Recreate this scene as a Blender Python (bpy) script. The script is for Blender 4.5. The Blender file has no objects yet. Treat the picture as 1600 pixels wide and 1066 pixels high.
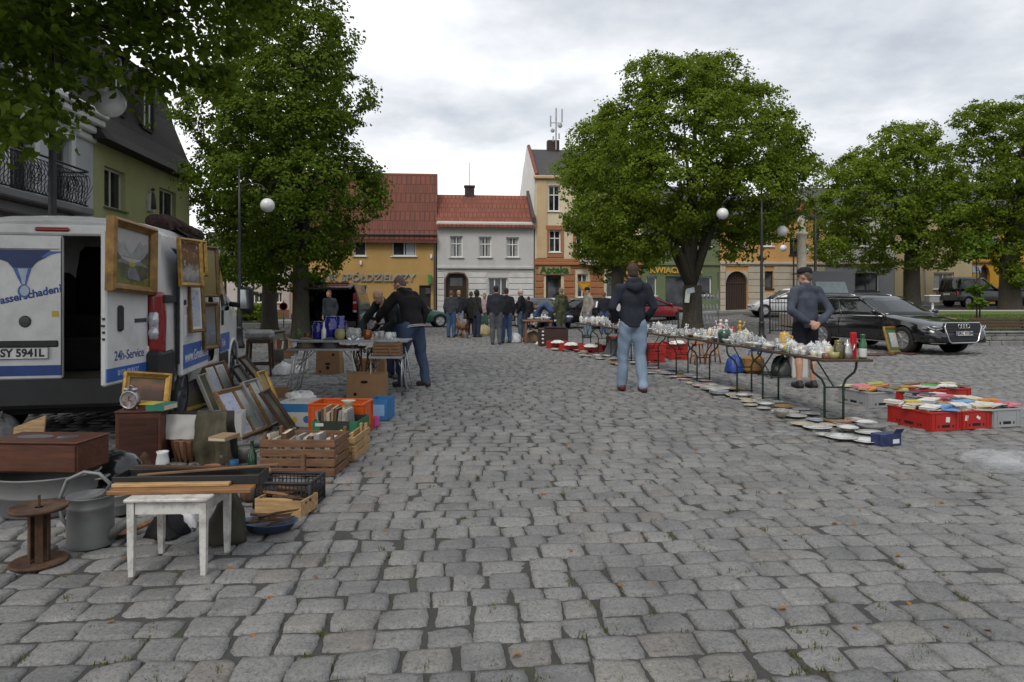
import bpy,bmesh,math,random
import numpy as np
from mathutils import Matrix,Vector,noise
R=math.radians
PI=math.pi
rnd=random.Random(7)
S=bpy.context.scene
COL=S.collection
F,HZ,CH=1067.0,467.0,1.4
def W(x,y,Y):
 return Vector(((x-800)/F*Y,Y,CH-(y-HZ)/F*Y))
def P(x,y,h=0.0):
 Y=(CH-h)*F/(y-HZ)
 return Vector(((x-800)/F*Y,Y,h))
def sst(a,b,x):
 t=min(1.0,max(0.0,(x-a)/(b-a)));return t*t*(3-2*t)
def gz(X,Y):
 return 0.58*sst(5,15,X)*sst(25,42,Y)+0.4*sst(16,34,X)*sst(25,44,Y)
def T(x=0,y=0,z=0):return Matrix.Translation((x,y,z))
def RX(a):return Matrix.Rotation(R(a),4,'X')
def RY(a):return Matrix.Rotation(R(a),4,'Y')
def RZ(a):return Matrix.Rotation(R(a),4,'Z')
def SC(x,y,z):return Matrix.Diagonal((x,y,z,1))
class MB:
 def __init__(s):s.v=[];s.f=[];s.m=[];s.sm=[];s.M=Matrix();s.mi=0;s.smooth=False
 def at(s,M):s.M=M;return s
 def use(s,i,smooth=None):
  s.mi=i
  if smooth is not None:s.smooth=smooth
  return s
 def add(s,vs,fs):
  b=len(s.v);M=s.M
  s.v+=[tuple(M@Vector(p))for p in vs]
  for f in fs:
   s.f.append([b+i for i in f]);s.m.append(s.mi);s.sm.append(s.smooth)
  return s
 def box(s,cx,cy,cz,sx,sy,sz,bev=0.0,rot=None):
  hx,hy,hz=sx/2,sy/2,sz/2
  Q=T(cx,cy,cz)@(rot or Matrix())
  M0=s.M;s.M=M0@Q
  if bev<=0:
   s.add([(x,y,z)for x in(-hx,hx)for y in(-hy,hy)for z in(-hz,hz)],[(0,1,3,2),(4,6,7,5),(0,4,5,1),(2,3,7,6),(0,2,6,4),(1,5,7,3)])
  else:
   b=min(bev,hx*.9,hy*.9,hz*.9)
   vs=[];ix={}
   for i in(-1,1):
    for j in(-1,1):
     for k in(-1,1):
      for a in range(3):
       p=[i*(hx-b),j*(hy-b),k*(hz-b)]
       p[a]=(i,j,k)[a]*(hx,hy,hz)[a]
       ix[(i,j,k,a)]=len(vs);vs.append(p)
   fs=[]
   for a in range(3):
    for g in(-1,1):
     o=[q for q in range(3)if q!=a]
     L=[]
     for(p,q)in((-1,-1),(1,-1),(1,1),(-1,1)):
      c=[0,0,0];c[a]=g;c[o[0]]=p;c[o[1]]=q
      L.append(ix[(*c,a)])
     fs.append(L)
   for a in range(3):
    o=[q for q in range(3)if q!=a]
    for p in(-1,1):
     for q in(-1,1):
      c1=[0,0,0];c1[a]=-1;c1[o[0]]=p;c1[o[1]]=q
      c2=list(c1);c2[a]=1
      fs.append([ix[(*c1,o[0])],ix[(*c2,o[0])],ix[(*c2,o[1])],ix[(*c1,o[1])]])
   for i in(-1,1):
    for j in(-1,1):
     for k in(-1,1):fs.append([ix[(i,j,k,a)]for a in range(3)])
   s.add(vs,fs)
  s.M=M0;return s
 def bb(s,x0,x1,y0,y1,z0,z1,bev=0.0):
  return s.box((x0+x1)/2,(y0+y1)/2,(z0+z1)/2,abs(x1-x0),abs(y1-y0),abs(z1-z0),bev)
 def tube(s,pts,rad,seg=8,cap=True,closed=False,flat=1.0):
  pts=[Vector(p)for p in pts];n=len(pts)
  if not hasattr(rad,'__len__'):rad=[rad]*n
  up=None;vs=[]
  for i,p in enumerate(pts):
   if closed:d=pts[(i+1)%n]-pts[i-1]
   else:d=pts[min(i+1,n-1)]-pts[max(i-1,0)]
   if d.length<1e-9:d=Vector((0,0,1))
   d.normalize()
   if up is None:up=Vector((0,1,0))if abs(d.z)>.95 else Vector((0,0,1))
   a=d.cross(up)
   if a.length<1e-4:a=d.orthogonal()
   a.normalize();b=a.cross(d).normalized();up=b
   for k in range(seg):
    t=2*PI*k/seg
    vs.append(p+a*(math.cos(t)*rad[i])+b*(math.sin(t)*rad[i]*flat))
  fs=[]
  for i in range(n if closed else n-1):
   j=(i+1)%n
   for k in range(seg):
    l=(k+1)%seg
    fs.append((i*seg+k,i*seg+l,j*seg+l,j*seg+k))
  if cap and not closed:fs+=[tuple(range(seg))[::-1],tuple((n-1)*seg+k for k in range(seg))]
  return s.add(vs,fs)
 def cyl(s,x,y,z0,z1,r0,r1=None,seg=12):return s.tube([(x,y,z0),(x,y,z1)],[r0,r0 if r1 is None else r1],seg)
 def lathe(s,prof,seg=16,c=(0,0,0),sx=1,sy=1):
  vs=[];fs=[];n=len(prof)
  for(r,z)in prof:
   for k in range(seg):
    t=2*PI*k/seg
    vs.append((c[0]+r*math.cos(t)*sx,c[1]+r*math.sin(t)*sy,c[2]+z))
  for i in range(n-1):
   for k in range(seg):
    l=(k+1)%seg
    fs.append((i*seg+k,i*seg+l,(i+1)*seg+l,(i+1)*seg+k))
  if prof[0][0]>1e-4:fs.append(tuple(range(seg))[::-1])
  if prof[-1][0]>1e-4:fs.append(tuple((n-1)*seg+k for k in range(seg)))
  return s.add(vs,fs)
 def ball(s,c,rx,ry=None,rz=None,seg=14,n=8):
  ry=ry or rx;rz=rz or rx
  return s.lathe([(max(1e-5,math.sin(PI*i/n)),-math.cos(PI*i/n)*rz)for i in range(n+1)],seg,c,rx,ry)
 def prism(s,poly,d0,d1):
  n=len(poly)
  vs=[(p[0],d0,p[1])for p in poly]+[(p[0],d1,p[1])for p in poly]
  fs=[tuple(range(n)),tuple(range(2*n-1,n-1,-1))]
  fs+=[(i,(i+1)%n,n+(i+1)%n,n+i)for i in range(n)]
  return s.add(vs,fs)
 def loft(s,rings,closed=True,cap=True):
  n=len(rings[0]);vs=[p for r in rings for p in r];fs=[]
  for i in range(len(rings)-1):
   for k in range(n if closed else n-1):
    l=(k+1)%n
    fs.append((i*n+k,i*n+l,(i+1)*n+l,(i+1)*n+k))
  if cap and closed:fs+=[tuple(range(n))[::-1],tuple((len(rings)-1)*n+k for k in range(n))]
  return s.add(vs,fs)
 def quad(s,a,b,c,d):return s.add([a,b,c,d],[(0,1,2,3)])
 def mesh(s,name,mats):
  me=bpy.data.meshes.new(name)
  me.from_pydata(s.v,[],s.f)
  for m in(mats if isinstance(mats,(list,tuple))else[mats]):me.materials.append(m)
  me.polygons.foreach_set('material_index',s.m)
  me.polygons.foreach_set('use_smooth',s.sm)
  bm=bmesh.new();bm.from_mesh(me)
  bmesh.ops.recalc_face_normals(bm,faces=bm.faces)
  bm.to_mesh(me);bm.free();me.update()
  return me
 def build(s,name,mats,parent=None,loc=None,rz=0.0):
  return link(name,s.mesh(name,mats),parent,loc,rz)
def link(name,me,parent=None,loc=None,rz=0.0):
 o=bpy.data.objects.new(name,me);COL.objects.link(o)
 if parent is not None:o.parent=parent
 if loc is not None:o.location=loc
 o.rotation_euler.z=R(rz)
 return o
def tag(o,label=None,cat=None,group=None,kind=None):
 if label:o['label']=label
 if cat:o['category']=cat
 if group:o['group']=group
 if kind:o['kind']=kind
 return o
def thing(name,label,cat,loc=(0,0,0),rz=0,group=None):
 o=bpy.data.objects.new(name,None);COL.objects.link(o)
 o.empty_display_size=.1
 o.location=loc;o.rotation_euler.z=R(rz)
 return tag(o,label,cat,group)
def dup(o,loc=None,rz=None,label=None,group=None,scale=None,parent=None):
 c=o.copy();COL.objects.link(c)
 if parent is not None:c.parent=parent
 if loc is not None:c.location=loc
 if rz is not None:c.rotation_euler.z=R(rz)
 if label:c['label']=label
 if group:c['group']=group
 if scale is not None:c.scale=(scale,)*3 if not hasattr(scale,'__len__')else scale
 for ch in list(KIDS(o)):dup(ch,parent=c)
 return c
def KIDS(o):return[x for x in o.children]
def modmesh(me,*mods):
 o=bpy.data.objects.new('tmp',me);COL.objects.link(o)
 for t,kw in mods:
  m=o.modifiers.new(t,t)
  for k,v in kw.items():setattr(m,k,v)
 dg=bpy.context.evaluated_depsgraph_get()
 r=bpy.data.meshes.new_from_object(o.evaluated_get(dg),depsgraph=dg)
 bpy.data.objects.remove(o)
 return r
def text_mesh(txt,size,M,m,ext=.002,shear=0.0,bold=0.0,align='CENTER',sp=1.0):
 cu=bpy.data.curves.new('t','FONT');cu.body=txt;cu.size=size;cu.extrude=ext
 cu.align_x=align;cu.align_y='CENTER';cu.shear=shear;cu.offset=bold;cu.space_character=sp
 cu.resolution_u=3
 o=bpy.data.objects.new('t',cu);COL.objects.link(o)
 dg=bpy.context.evaluated_depsgraph_get()
 me=bpy.data.meshes.new_from_object(o.evaluated_get(dg),depsgraph=dg)
 bpy.data.objects.remove(o)
 me.transform(M);me.materials.clear();me.materials.append(m)
 return me
_mats={}
def ramp(nt,stops,mode='LINEAR'):
 n=nt.nodes.new('ShaderNodeValToRGB');e=n.color_ramp.elements
 n.color_ramp.interpolation=mode
 while len(e)<len(stops):e.new(.5)
 for i,(p,c)in enumerate(stops):
  e[i].position=p;e[i].color=(*c,1)if len(c)==3 else c
 return n
def nz(nt,coord,scale,detail=4,rough=.55,dim='3D',sc=None):
 if sc is not None:
  mp=nt.nodes.new('ShaderNodeMapping');mp.inputs['Scale'].default_value=sc
  nt.links.new(coord,mp.inputs[0]);coord=mp.outputs[0]
 n=nt.nodes.new('ShaderNodeTexNoise');n.inputs['Scale'].default_value=scale
 n.inputs['Detail'].default_value=detail;n.inputs['Roughness'].default_value=rough
 nt.links.new(coord,n.inputs['Vector']);return n.outputs['Fac']
def mixc(nt,fac,a,b,mode='MIX'):
 n=nt.nodes.new('ShaderNodeMix');n.data_type='RGBA';n.blend_type=mode
 for k,v in((0,fac),(6,a),(7,b)):
  if hasattr(v,'links')or hasattr(v,'is_linked'):nt.links.new(v,n.inputs[k])
  elif isinstance(v,(int,float)):n.inputs[k].default_value=v
  else:n.inputs[k].default_value=(*v,1)
 return n.outputs[2]
def mth(nt,op,a,b=None,clamp=False):
 n=nt.nodes.new('ShaderNodeMath');n.operation=op;n.use_clamp=clamp
 for k,v in((0,a),(1,b)):
  if v is None:continue
  if isinstance(v,(int,float)):n.inputs[k].default_value=v
  else:nt.links.new(v,n.inputs[k])
 return n.outputs[0]
def newmat(name):
 m=bpy.data.materials.new(name);m.use_nodes=True
 nt=m.node_tree;b=nt.nodes['Principled BSDF']
 tc=nt.nodes.new('ShaderNodeTexCoord')
 return m,nt,b,tc.outputs['Object']
def bumpn(nt,b,h,strength=.3,dist=.01):
 n=nt.nodes.new('ShaderNodeBump');n.inputs['Strength'].default_value=strength
 n.inputs['Distance'].default_value=dist
 nt.links.new(h,n.inputs['Height']);nt.links.new(n.outputs[0],b.inputs['Normal'])
def mat(name,col,rough=.65,metal=0.0,var=.18,vs=6.0,bump=.0,bs=60.0,dirt=None,dscale=3.0,damt=.5,spec=.5,isl=0.0,obr=0.0,coat=0.0,grain=None,trans=0.0,ior=1.45,bdist=.004,emit=0.0):
 if name in _mats:return _mats[name]
 m,nt,b,oc=newmat(name)
 f=nz(nt,oc,vs,5,.6,sc=grain)
 lo=tuple(c*(1-var)for c in col);hi=tuple(min(1,c*(1+var))for c in col)
 rp=ramp(nt,[(.3,lo),(.7,hi)]);nt.links.new(f,rp.inputs[0]);c=rp.outputs[0]
 if dirt is not None:
  d=nz(nt,oc,dscale,7,.68);dr=ramp(nt,[(.45,(0,0,0)),(.72,(damt,)*3)])
  nt.links.new(d,dr.inputs[0]);c=mixc(nt,dr.outputs[0],c,dirt)
 for amt,node,sock in((isl,'ShaderNodeNewGeometry','Random Per Island'),(obr,'ShaderNodeObjectInfo','Random')):
  if amt:
   g=nt.nodes.new(node);k=mth(nt,'MULTIPLY_ADD',g.outputs[sock],2*amt)
   k.node.inputs[2].default_value=1-amt
   cc=nt.nodes.new('ShaderNodeCombineXYZ')
   for q in range(3):nt.links.new(k,cc.inputs[q])
   c=mixc(nt,1.0,c,cc.outputs[0],'MULTIPLY')
 nt.links.new(c,b.inputs['Base Color'])
 b.inputs['Roughness'].default_value=rough;b.inputs['Metallic'].default_value=metal
 b.inputs['Specular IOR Level'].default_value=spec;b.inputs['IOR'].default_value=ior
 b.inputs['Coat Weight'].default_value=coat;b.inputs['Coat Roughness'].default_value=.05
 b.inputs['Transmission Weight'].default_value=trans
 if rough>.2 and metal<.5:
  rr=nz(nt,oc,vs*2.3,3);k=mth(nt,'MULTIPLY_ADD',rr,.25);k.node.inputs[2].default_value=rough-.125
  nt.links.new(k,b.inputs['Roughness'])
 if bump:bumpn(nt,b,nz(nt,oc,bs,4,.6,sc=grain),bump,bdist)
 _mats[name]=m
 return m
def wood(name,col,rough=.6,g=(3,30,30)):return mat(name,col,rough,var=.38,vs=1.6,grain=g,bump=.25,bs=3.0,dirt=tuple(c*.45 for c in col),dscale=5,damt=.4)
cam=bpy.data.objects.new('camera',bpy.data.cameras.new('camera'));COL.objects.link(cam)
cam.location=(0,0,CH);cam.rotation_euler=(R(90),0,0)
cam.data.sensor_width=36;cam.data.lens=36*F/1600
cam.data.shift_y=-(533-HZ)/1600
cam.data.clip_start=.05;cam.data.clip_end=4000
S.camera=cam
S.view_settings.view_transform='Standard';S.view_settings.look='None'
S.view_settings.exposure=.44;S.view_settings.gamma=1
S.cycles.max_bounces=7;S.cycles.diffuse_bounces=4;S.cycles.transparent_max_bounces=8
S.cycles.transmission_bounces=6;S.cycles.glossy_bounces=3
S.cycles.use_denoising=True
SUN_EL,SUN_AZ=52,200
wd=bpy.data.worlds.new('World');S.world=wd;wd.use_nodes=True
nt=wd.node_tree;bg=nt.nodes['Background']
sky=nt.nodes.new('ShaderNodeTexSky');sky.sky_type='NISHITA';sky.sun_disc=False
sky.sun_elevation=R(SUN_EL);sky.sun_rotation=R(SUN_AZ);sky.dust_density=3
tc=nt.nodes.new('ShaderNodeTexCoord');dirv=tc.outputs['Generated']
sep=nt.nodes.new('ShaderNodeSeparateXYZ');nt.links.new(dirv,sep.inputs[0])
zc=mth(nt,'ADD',mth(nt,'MAXIMUM',sep.outputs[2],0.0),.22)
px_,py_=mth(nt,'DIVIDE',sep.outputs[0],zc),mth(nt,'DIVIDE',sep.outputs[1],zc)
cv=nt.nodes.new('ShaderNodeCombineXYZ');nt.links.new(px_,cv.inputs[0]);nt.links.new(py_,cv.inputs[1]);cv.inputs[2].default_value=3.7
n1=nz(nt,cv.outputs[0],.62,7,.55,sc=(1.0,1.25,1))
n2=nz(nt,cv.outputs[0],2.1,6,.6)
cl=mth(nt,'ADD',mth(nt,'MULTIPLY',n1,.72),mth(nt,'MULTIPLY',n2,.28))
side=mth(nt,'MULTIPLY',sep.outputs[0],-.17)
hi_=mth(nt,'MULTIPLY',mth(nt,'MAXIMUM',sep.outputs[2],0.0),-.06)
cl=mth(nt,'ADD',mth(nt,'ADD',cl,side),hi_)
crp=ramp(nt,[(.34,(4.4,4.7,5.2)),(.40,(5.8,6.05,6.4)),(.47,(7.9,8.05,8.3)),(.55,(9.9,9.95,10.0))])
nt.links.new(cl,crp.inputs[0])
mx=mixc(nt,.93,sky.outputs[0],crp.outputs[0])
nt.links.new(mx,bg.inputs['Color']);bg.inputs['Strength'].default_value=.1
sl=bpy.data.lights.new('sun','SUN');sl.energy=1.25;sl.angle=R(25);sl.color=(1,.96,.9)
so=bpy.data.objects.new('sun',sl);COL.objects.link(so)
el,az=R(SUN_EL),R(SUN_AZ)
sd=Vector((math.sin(az)*math.cos(el),math.cos(az)*math.cos(el),math.sin(el)))
so.rotation_euler=sd.to_track_quat('Z','Y').to_euler()
def npmesh(name,V,Q,mats,smooth=True,mi=None):
 me=bpy.data.meshes.new(name);k=Q.shape[1]
 me.vertices.add(len(V));me.vertices.foreach_set('co',np.ascontiguousarray(V,np.float32).ravel())
 me.loops.add(Q.size);me.loops.foreach_set('vertex_index',np.ascontiguousarray(Q,np.int32).ravel())
 me.polygons.add(len(Q));me.polygons.foreach_set('loop_start',np.arange(0,Q.size,k,dtype=np.int32))
 me.polygons.foreach_set('use_smooth',np.full(len(Q),smooth))
 for m in(mats if isinstance(mats,list)else[mats]):me.materials.append(m)
 if mi is not None:me.polygons.foreach_set('material_index',mi)
 me.update(calc_edges=True);return me
def npsst(a,b,x):
 t=np.clip((x-a)/(b-a),0,1);return t*t*(3-2*t)
def npg(X,Y):
 return .58*npsst(5,15,X)*npsst(25,42,Y)+.4*npsst(16,34,X)*npsst(25,44,Y)
m,nt,b,oc=newmat('joint grit')
g1=nz(nt,oc,260,3,.7);g2=nz(nt,oc,3.0,6,.65)
rp=ramp(nt,[(.3,(.022,.022,.021)),(.55,(.052,.051,.049)),(.75,(.115,.11,.105))]);nt.links.new(g1,rp.inputs[0])
ms=ramp(nt,[(.56,(0,0,0)),(.70,(.75,.75,.75))]);nt.links.new(g2,ms.inputs[0])
nt.links.new(mixc(nt,ms.outputs[0],rp.outputs[0],(.05,.058,.02)),b.inputs['Base Color'])
b.inputs['Roughness'].default_value=.95;bumpn(nt,b,g1,.7,.006)
m_joint=m
m,nt,b,oc=newmat('granite sett')
geo=nt.nodes.new('ShaderNodeNewGeometry');ri=geo.outputs['Random Per Island']
tone=ramp(nt,[(0,(.178,.177,.175)),(.2,(.194,.193,.19)),(.55,(.208,.206,.202)),(.85,(.226,.224,.219)),(.95,(.212,.206,.19)),(1,(.20,.184,.172))])
nt.links.new(ri,tone.inputs[0])
sp=nz(nt,oc,120,3,.75);spr=ramp(nt,[(.30,(.42,.42,.42)),(.46,(.92,.92,.92)),(.58,(1.0,1.0,1.0)),(.72,(1.4,1.4,1.4))]);nt.links.new(sp,spr.inputs[0])
c=mixc(nt,1.0,mixc(nt,1.0,tone.outputs[0],(.93,.935,.945),'MULTIPLY'),spr.outputs[0],'MULTIPLY')
bl=nz(nt,oc,2.2,6,.65);blr=ramp(nt,[(.34,(.72,.72,.73)),(.62,(1.08,1.07,1.05))]);nt.links.new(bl,blr.inputs[0])
c=mixc(nt,1.0,c,blr.outputs[0],'MULTIPLY')
st=nz(nt,oc,9,5,.7);strp=ramp(nt,[(.62,(0,0,0)),(.74,(.45,.45,.45))]);nt.links.new(st,strp.inputs[0])
c=mixc(nt,strp.outputs[0],c,(.15,.14,.11))
md_=nz(nt,oc,48,4,.7);mdr=ramp(nt,[(.32,(.62,.62,.61)),(.47,(1,1,1)),(.72,(1.18,1.18,1.17))]);nt.links.new(md_,mdr.inputs[0])
c=mixc(nt,1.0,c,mdr.outputs[0],'MULTIPLY')
nt.links.new(c,b.inputs['Base Color']);b.inputs['Roughness'].default_value=.72
b.inputs['Specular IOR Level'].default_value=.35
bumpn(nt,b,mth(nt,'ADD',mth(nt,'MULTIPLY',nz(nt,oc,60,5,.7),1.0),mth(nt,'MULTIPLY',sp,.3)),.55,.006)
m_sett=m
def setts():
 r=np.random.default_rng(11)
 ang=R(4.8);ca,sa=math.cos(ang),math.sin(ang)
 U0,V,rows=[],0.0,[]
 cu,cvv,wu,wv=[],[],[],[]
 v=1.3;k=0
 while v<41.0:
  p=r.uniform(.158,.192)
  half=3.2+.80*v
  u=-half-r.uniform(0,.2)-v*.08
  umax=half-v*.08+1.0
  n=int((umax-u)/.198)+8
  w=np.clip(r.normal(.198,.024,n),.145,.27)
  e=u+np.concatenate([[0],np.cumsum(w)])
  cu.append((e[:-1]+e[1:])/2);wu.append(w);cvv.append(np.full(n,v+p/2));wv.append(np.full(n,p))
  v+=p;k+=1
 cu,cv_,wu,wv=map(np.concatenate,(cu,cvv,wu,wv))
 cv_=cv_+.05*np.sin(cu*.55+cv_*.3)+.035*np.sin(cu*1.3-cv_*.7+1.0)+.08*np.sin(cu*.21+2)
 keep=np.ones(len(cu),bool)
 X=cu*ca-cv_*sa;Y=cu*sa+cv_*ca
 keep&=(X>-12.6)&(Y<38.5+.09*X)&~((X>13.2)&(Y>20.2+.05*X))&(np.abs(X)<3.0+.80*np.maximum(Y,1))
 cu,cv_,wu,wv,X,Y=(a[keep]for a in(cu,cv_,wu,wv,X,Y))
 parts=[];off=0;AV=[];AQ=[]
 for(y0,y1,n)in((-5,6.5,9),(6.5,12,6),(12,22,5),(22,60,4)):
  s=(Y>=y0)&(Y<y1);N=int(s.sum())
  if not N:continue
  t=np.concatenate([[-1],np.linspace(-.94,.94,n-2),[1]])
  ss,tt=np.meshgrid(t,t,indexing='ij');ss,tt=ss.ravel()[None],tt.ravel()[None]
  kq=r.uniform(.01,.10,(N,1))
  ex=ss*np.sqrt(1-kq*tt*tt*np.abs(ss)**3);ey=tt*np.sqrt(1-kq*ss*ss*np.abs(tt)**3)
  gap=r.uniform(.001,.0075,(N,1));gapv=r.uniform(.0,.0035,(N,1))
  hx=wu[s][:,None]/2-gap;hy=wv[s][:,None]/2-gapv
  cj=r.normal(0,.006,(N,4));ck=r.normal(0,.0048,(N,4))
  def bil(c):return(c[:,:1]*(1-ss)*(1-tt)+c[:,1:2]*(1+ss)*(1-tt)+c[:,2:3]*(1+ss)*(1+tt)+c[:,3:4]*(1-ss)*(1+tt))/4
  lx=ex*hx+bil(cj)*1.3;ly=ey*hy+bil(ck)*1.3
  edge=np.maximum(np.abs(ss),np.abs(tt))
  a1,a2=r.uniform(0,6.28,(N,1)),r.uniform(0,6.28,(N,1));f1=r.uniform(2.2,4.5,(N,1))
  wob=(.0045*np.sin(f1*2*ss+a1+3*tt)+.0035*np.sin(f1*3*tt+a2-2*ss))*edge**4
  ly=ly+wob;lx=lx+wob[:,::-1]*.8
  rot=r.normal(0,.025,(N,1))
  lx,ly=lx-rot*ly,ly+rot*lx
  z=.004*r.normal(0,1,(N,1))+r.normal(0,.009,(N,1))*ss*.5+r.normal(0,.009,(N,1))*tt*.5
  z=z-.0045*(edge**8)-.0012*(ss**2+tt**2)+r.normal(0,.0012,ss.shape)*(edge<.99)
  brk=(r.random((N,1))<.10);z=z-brk*.012*np.clip(ss*np.cos(a1)+tt*np.sin(a1)-.7,0,1)
  rim=edge>.999
  z=np.where(rim,z-.038,z)
  lx=np.where(rim,lx*1.012,lx);ly=np.where(rim,ly*1.012,ly)
  gu=cu[s][:,None]+lx;gv=cv_[s][:,None]+ly
  gx=gu*ca-gv*sa;gy=gu*sa+gv*ca
  AV.append(np.stack([gx,gy,z+npg(gx,gy)],-1).reshape(-1,3))
  i,j=np.meshgrid(np.arange(n-1),np.arange(n-1),indexing='ij')
  q=np.stack([i*n+j,(i+1)*n+j,(i+1)*n+j+1,i*n+j+1],-1).reshape(-1,4)
  AQ.append((q[None]+(np.arange(N)*n*n)[:,None,None]).reshape(-1,4)+off)
  off+=N*n*n
 o=link('cobblestone_paving',npmesh('cobblestone_paving',np.concatenate(AV),np.concatenate(AQ),m_sett))
 tag(o,'grey granite setts laid in uneven courses across the market square',kind='structure')
setts()
gx=np.concatenate([[-900,-300,-120,-60],np.arange(-40,60.1,1.0),[80,140,300,900]])
gy=np.concatenate([[-300,-60,-10],np.arange(0,70.1,1.0),[90,140,300,900,2500]])
GX,GY=np.meshgrid(gx,gy,indexing='ij');nx,ny=GX.shape
i,j=np.meshgrid(np.arange(nx-1),np.arange(ny-1),indexing='ij')
q=np.stack([i*ny+j,(i+1)*ny+j,(i+1)*ny+j+1,i*ny+j+1],-1).reshape(-1,4)
o=link('ground',npmesh('ground',np.stack([GX,GY,npg(GX,GY)-.014],-1).reshape(-1,3),q,m_joint))
tag(o,'dark grit and moss in the joints between the setts',kind='structure')
def sheet(name,label,poly_fn,m,nu,nv,dz,kind='structure'):
 V=[];Q=[]
 for a in range(nu+1):
  for b_ in range(nv+1):
   X,Y=poly_fn(a/nu,b_/nv);V.append((X,Y,gz(X,Y)+dz))
 for a in range(nu):
  for b_ in range(nv):Q.append((a*(nv+1)+b_,(a+1)*(nv+1)+b_,(a+1)*(nv+1)+b_+1,a*(nv+1)+b_+1))
 o=link(name,npmesh(name,np.array(V),np.array(Q),m));return tag(o,label,kind=kind)
ROWK=.094
def rowY(X):return 42.3+ROWK*X
asphalt=mat('asphalt',(.075,.075,.076),.9,var=.2,vs=1.2,bump=.5,bs=180)
slabs=mat('pavement slab',(.27,.265,.255),.85,var=.15,vs=2,bump=.3,bs=50,dirt=(.15,.145,.13))
sheet('road','grey asphalt street along the foot of the house fronts',lambda u,v:((-30+85*u),rowY(-30+85*u)-4.2+3.0*v),asphalt,40,3,.012)
def pave():
 mb=MB()
 for k in range(30):
  X0,X1=-30+85*k/30,-30+85*(k+1)/30
  a,b_=rowY(X0),rowY(X1);z0,z1=gz(X0,a),gz(X1,b_)
  mb.add([(X0,a-1.2,z0-.1),(X1,b_-1.2,z1-.1),(X1,b_-1.2,z1+.13),(X0,a-1.2,z0+.13),(X0,a+.4,z0+.14),(X1,b_+.4,z1+.14)],[(0,1,2,3),(3,2,5,4)])
 tag(mb.build('pavement',slabs),'raised concrete pavement with kerb under the far house fronts',kind='structure')
pave()
def leafmat(name,dark,light,tr=.28):
 m,nt,b,oc=newmat(name)
 g=nt.nodes.new('ShaderNodeNewGeometry')
 rp=ramp(nt,[(0,dark),(.55,tuple((a+c)/2 for a,c in zip(dark,light))),(1,light)])
 n=nz(nt,oc,.9,3)
 k=mth(nt,'ADD',mth(nt,'MULTIPLY',g.outputs['Random Per Island'],.6),mth(nt,'MULTIPLY',n,.45),True)
 nt.links.new(k,rp.inputs[0]);nt.links.new(rp.outputs[0],b.inputs['Base Color'])
 b.inputs['Roughness'].default_value=.6;b.inputs['Specular IOR Level'].default_value=.15
 t=nt.nodes.new('ShaderNodeBsdfTranslucent');mxs=nt.nodes.new('ShaderNodeMixShader');mxs.inputs[0].default_value=tr
 nt.links.new(mixc(nt,.5,rp.outputs[0],(.11,.18,.018)),t.inputs['Color'])
 out=nt.nodes['Material Output']
 nt.links.new(b.outputs[0],mxs.inputs[1]);nt.links.new(t.outputs[0],mxs.inputs[2]);nt.links.new(mxs.outputs[0],out.inputs['Surface'])
 return m
bark=mat('bark',(.055,.047,.036),.95,var=.45,vs=5,grain=(6,6,1.2),bump=.9,bs=7,bdist=.03,dirt=(.05,.06,.025),dscale=2,damt=.6)
leaf_lime=leafmat('lime leaf',(.09,.132,.011),(.225,.305,.03),.5)
leaf_pale=leafmat('pale lime leaf',(.10,.15,.016),(.235,.32,.038),.52)
leaf_deep=leafmat('deep lime leaf',(.054,.092,.009),(.155,.22,.02),.45)
leaf_young=leafmat('young leaf',(.06,.11,.012),(.13,.21,.02),.35)
def leaves(rg,Pn,Nn,size,fold=.25):
 n=len(Pn)
 Nn=Nn+rg.normal(0,.42,(n,3));Nn[:,2]+=.75
 Nn/=np.linalg.norm(Nn,axis=1,keepdims=True)
 a=np.cross(Nn,rg.normal(0,1,(n,3)));a/=np.linalg.norm(a,axis=1,keepdims=True)+1e-9
 a[:,2]-=.25;a/=np.linalg.norm(a,axis=1,keepdims=True)
 b=np.cross(Nn,a);b/=np.linalg.norm(b,axis=1,keepdims=True)+1e-9
 L=size*rg.uniform(.65,1.25,(n,1));Wd=L*rg.uniform(.36,.5,(n,1));h=Nn*L*fold*rg.uniform(.2,1,(n,1))
 V=np.stack([Pn-a*L*.5,Pn-a*L*.12+b*Wd+h,Pn+a*L*.22+b*Wd*.8+h*.8,Pn+a*L*.58-h*.3,Pn+a*L*.22-b*Wd*.8+h*.8,Pn-a*L*.12-b*Wd+h],1).reshape(-1,3)
 k=(np.arange(n)*6)[:,None]
 Q=np.concatenate([k+np.array([[0,1,2,3]]),k+np.array([[0,3,4,5]])],1).reshape(-1,4)
 return V,Q
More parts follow.
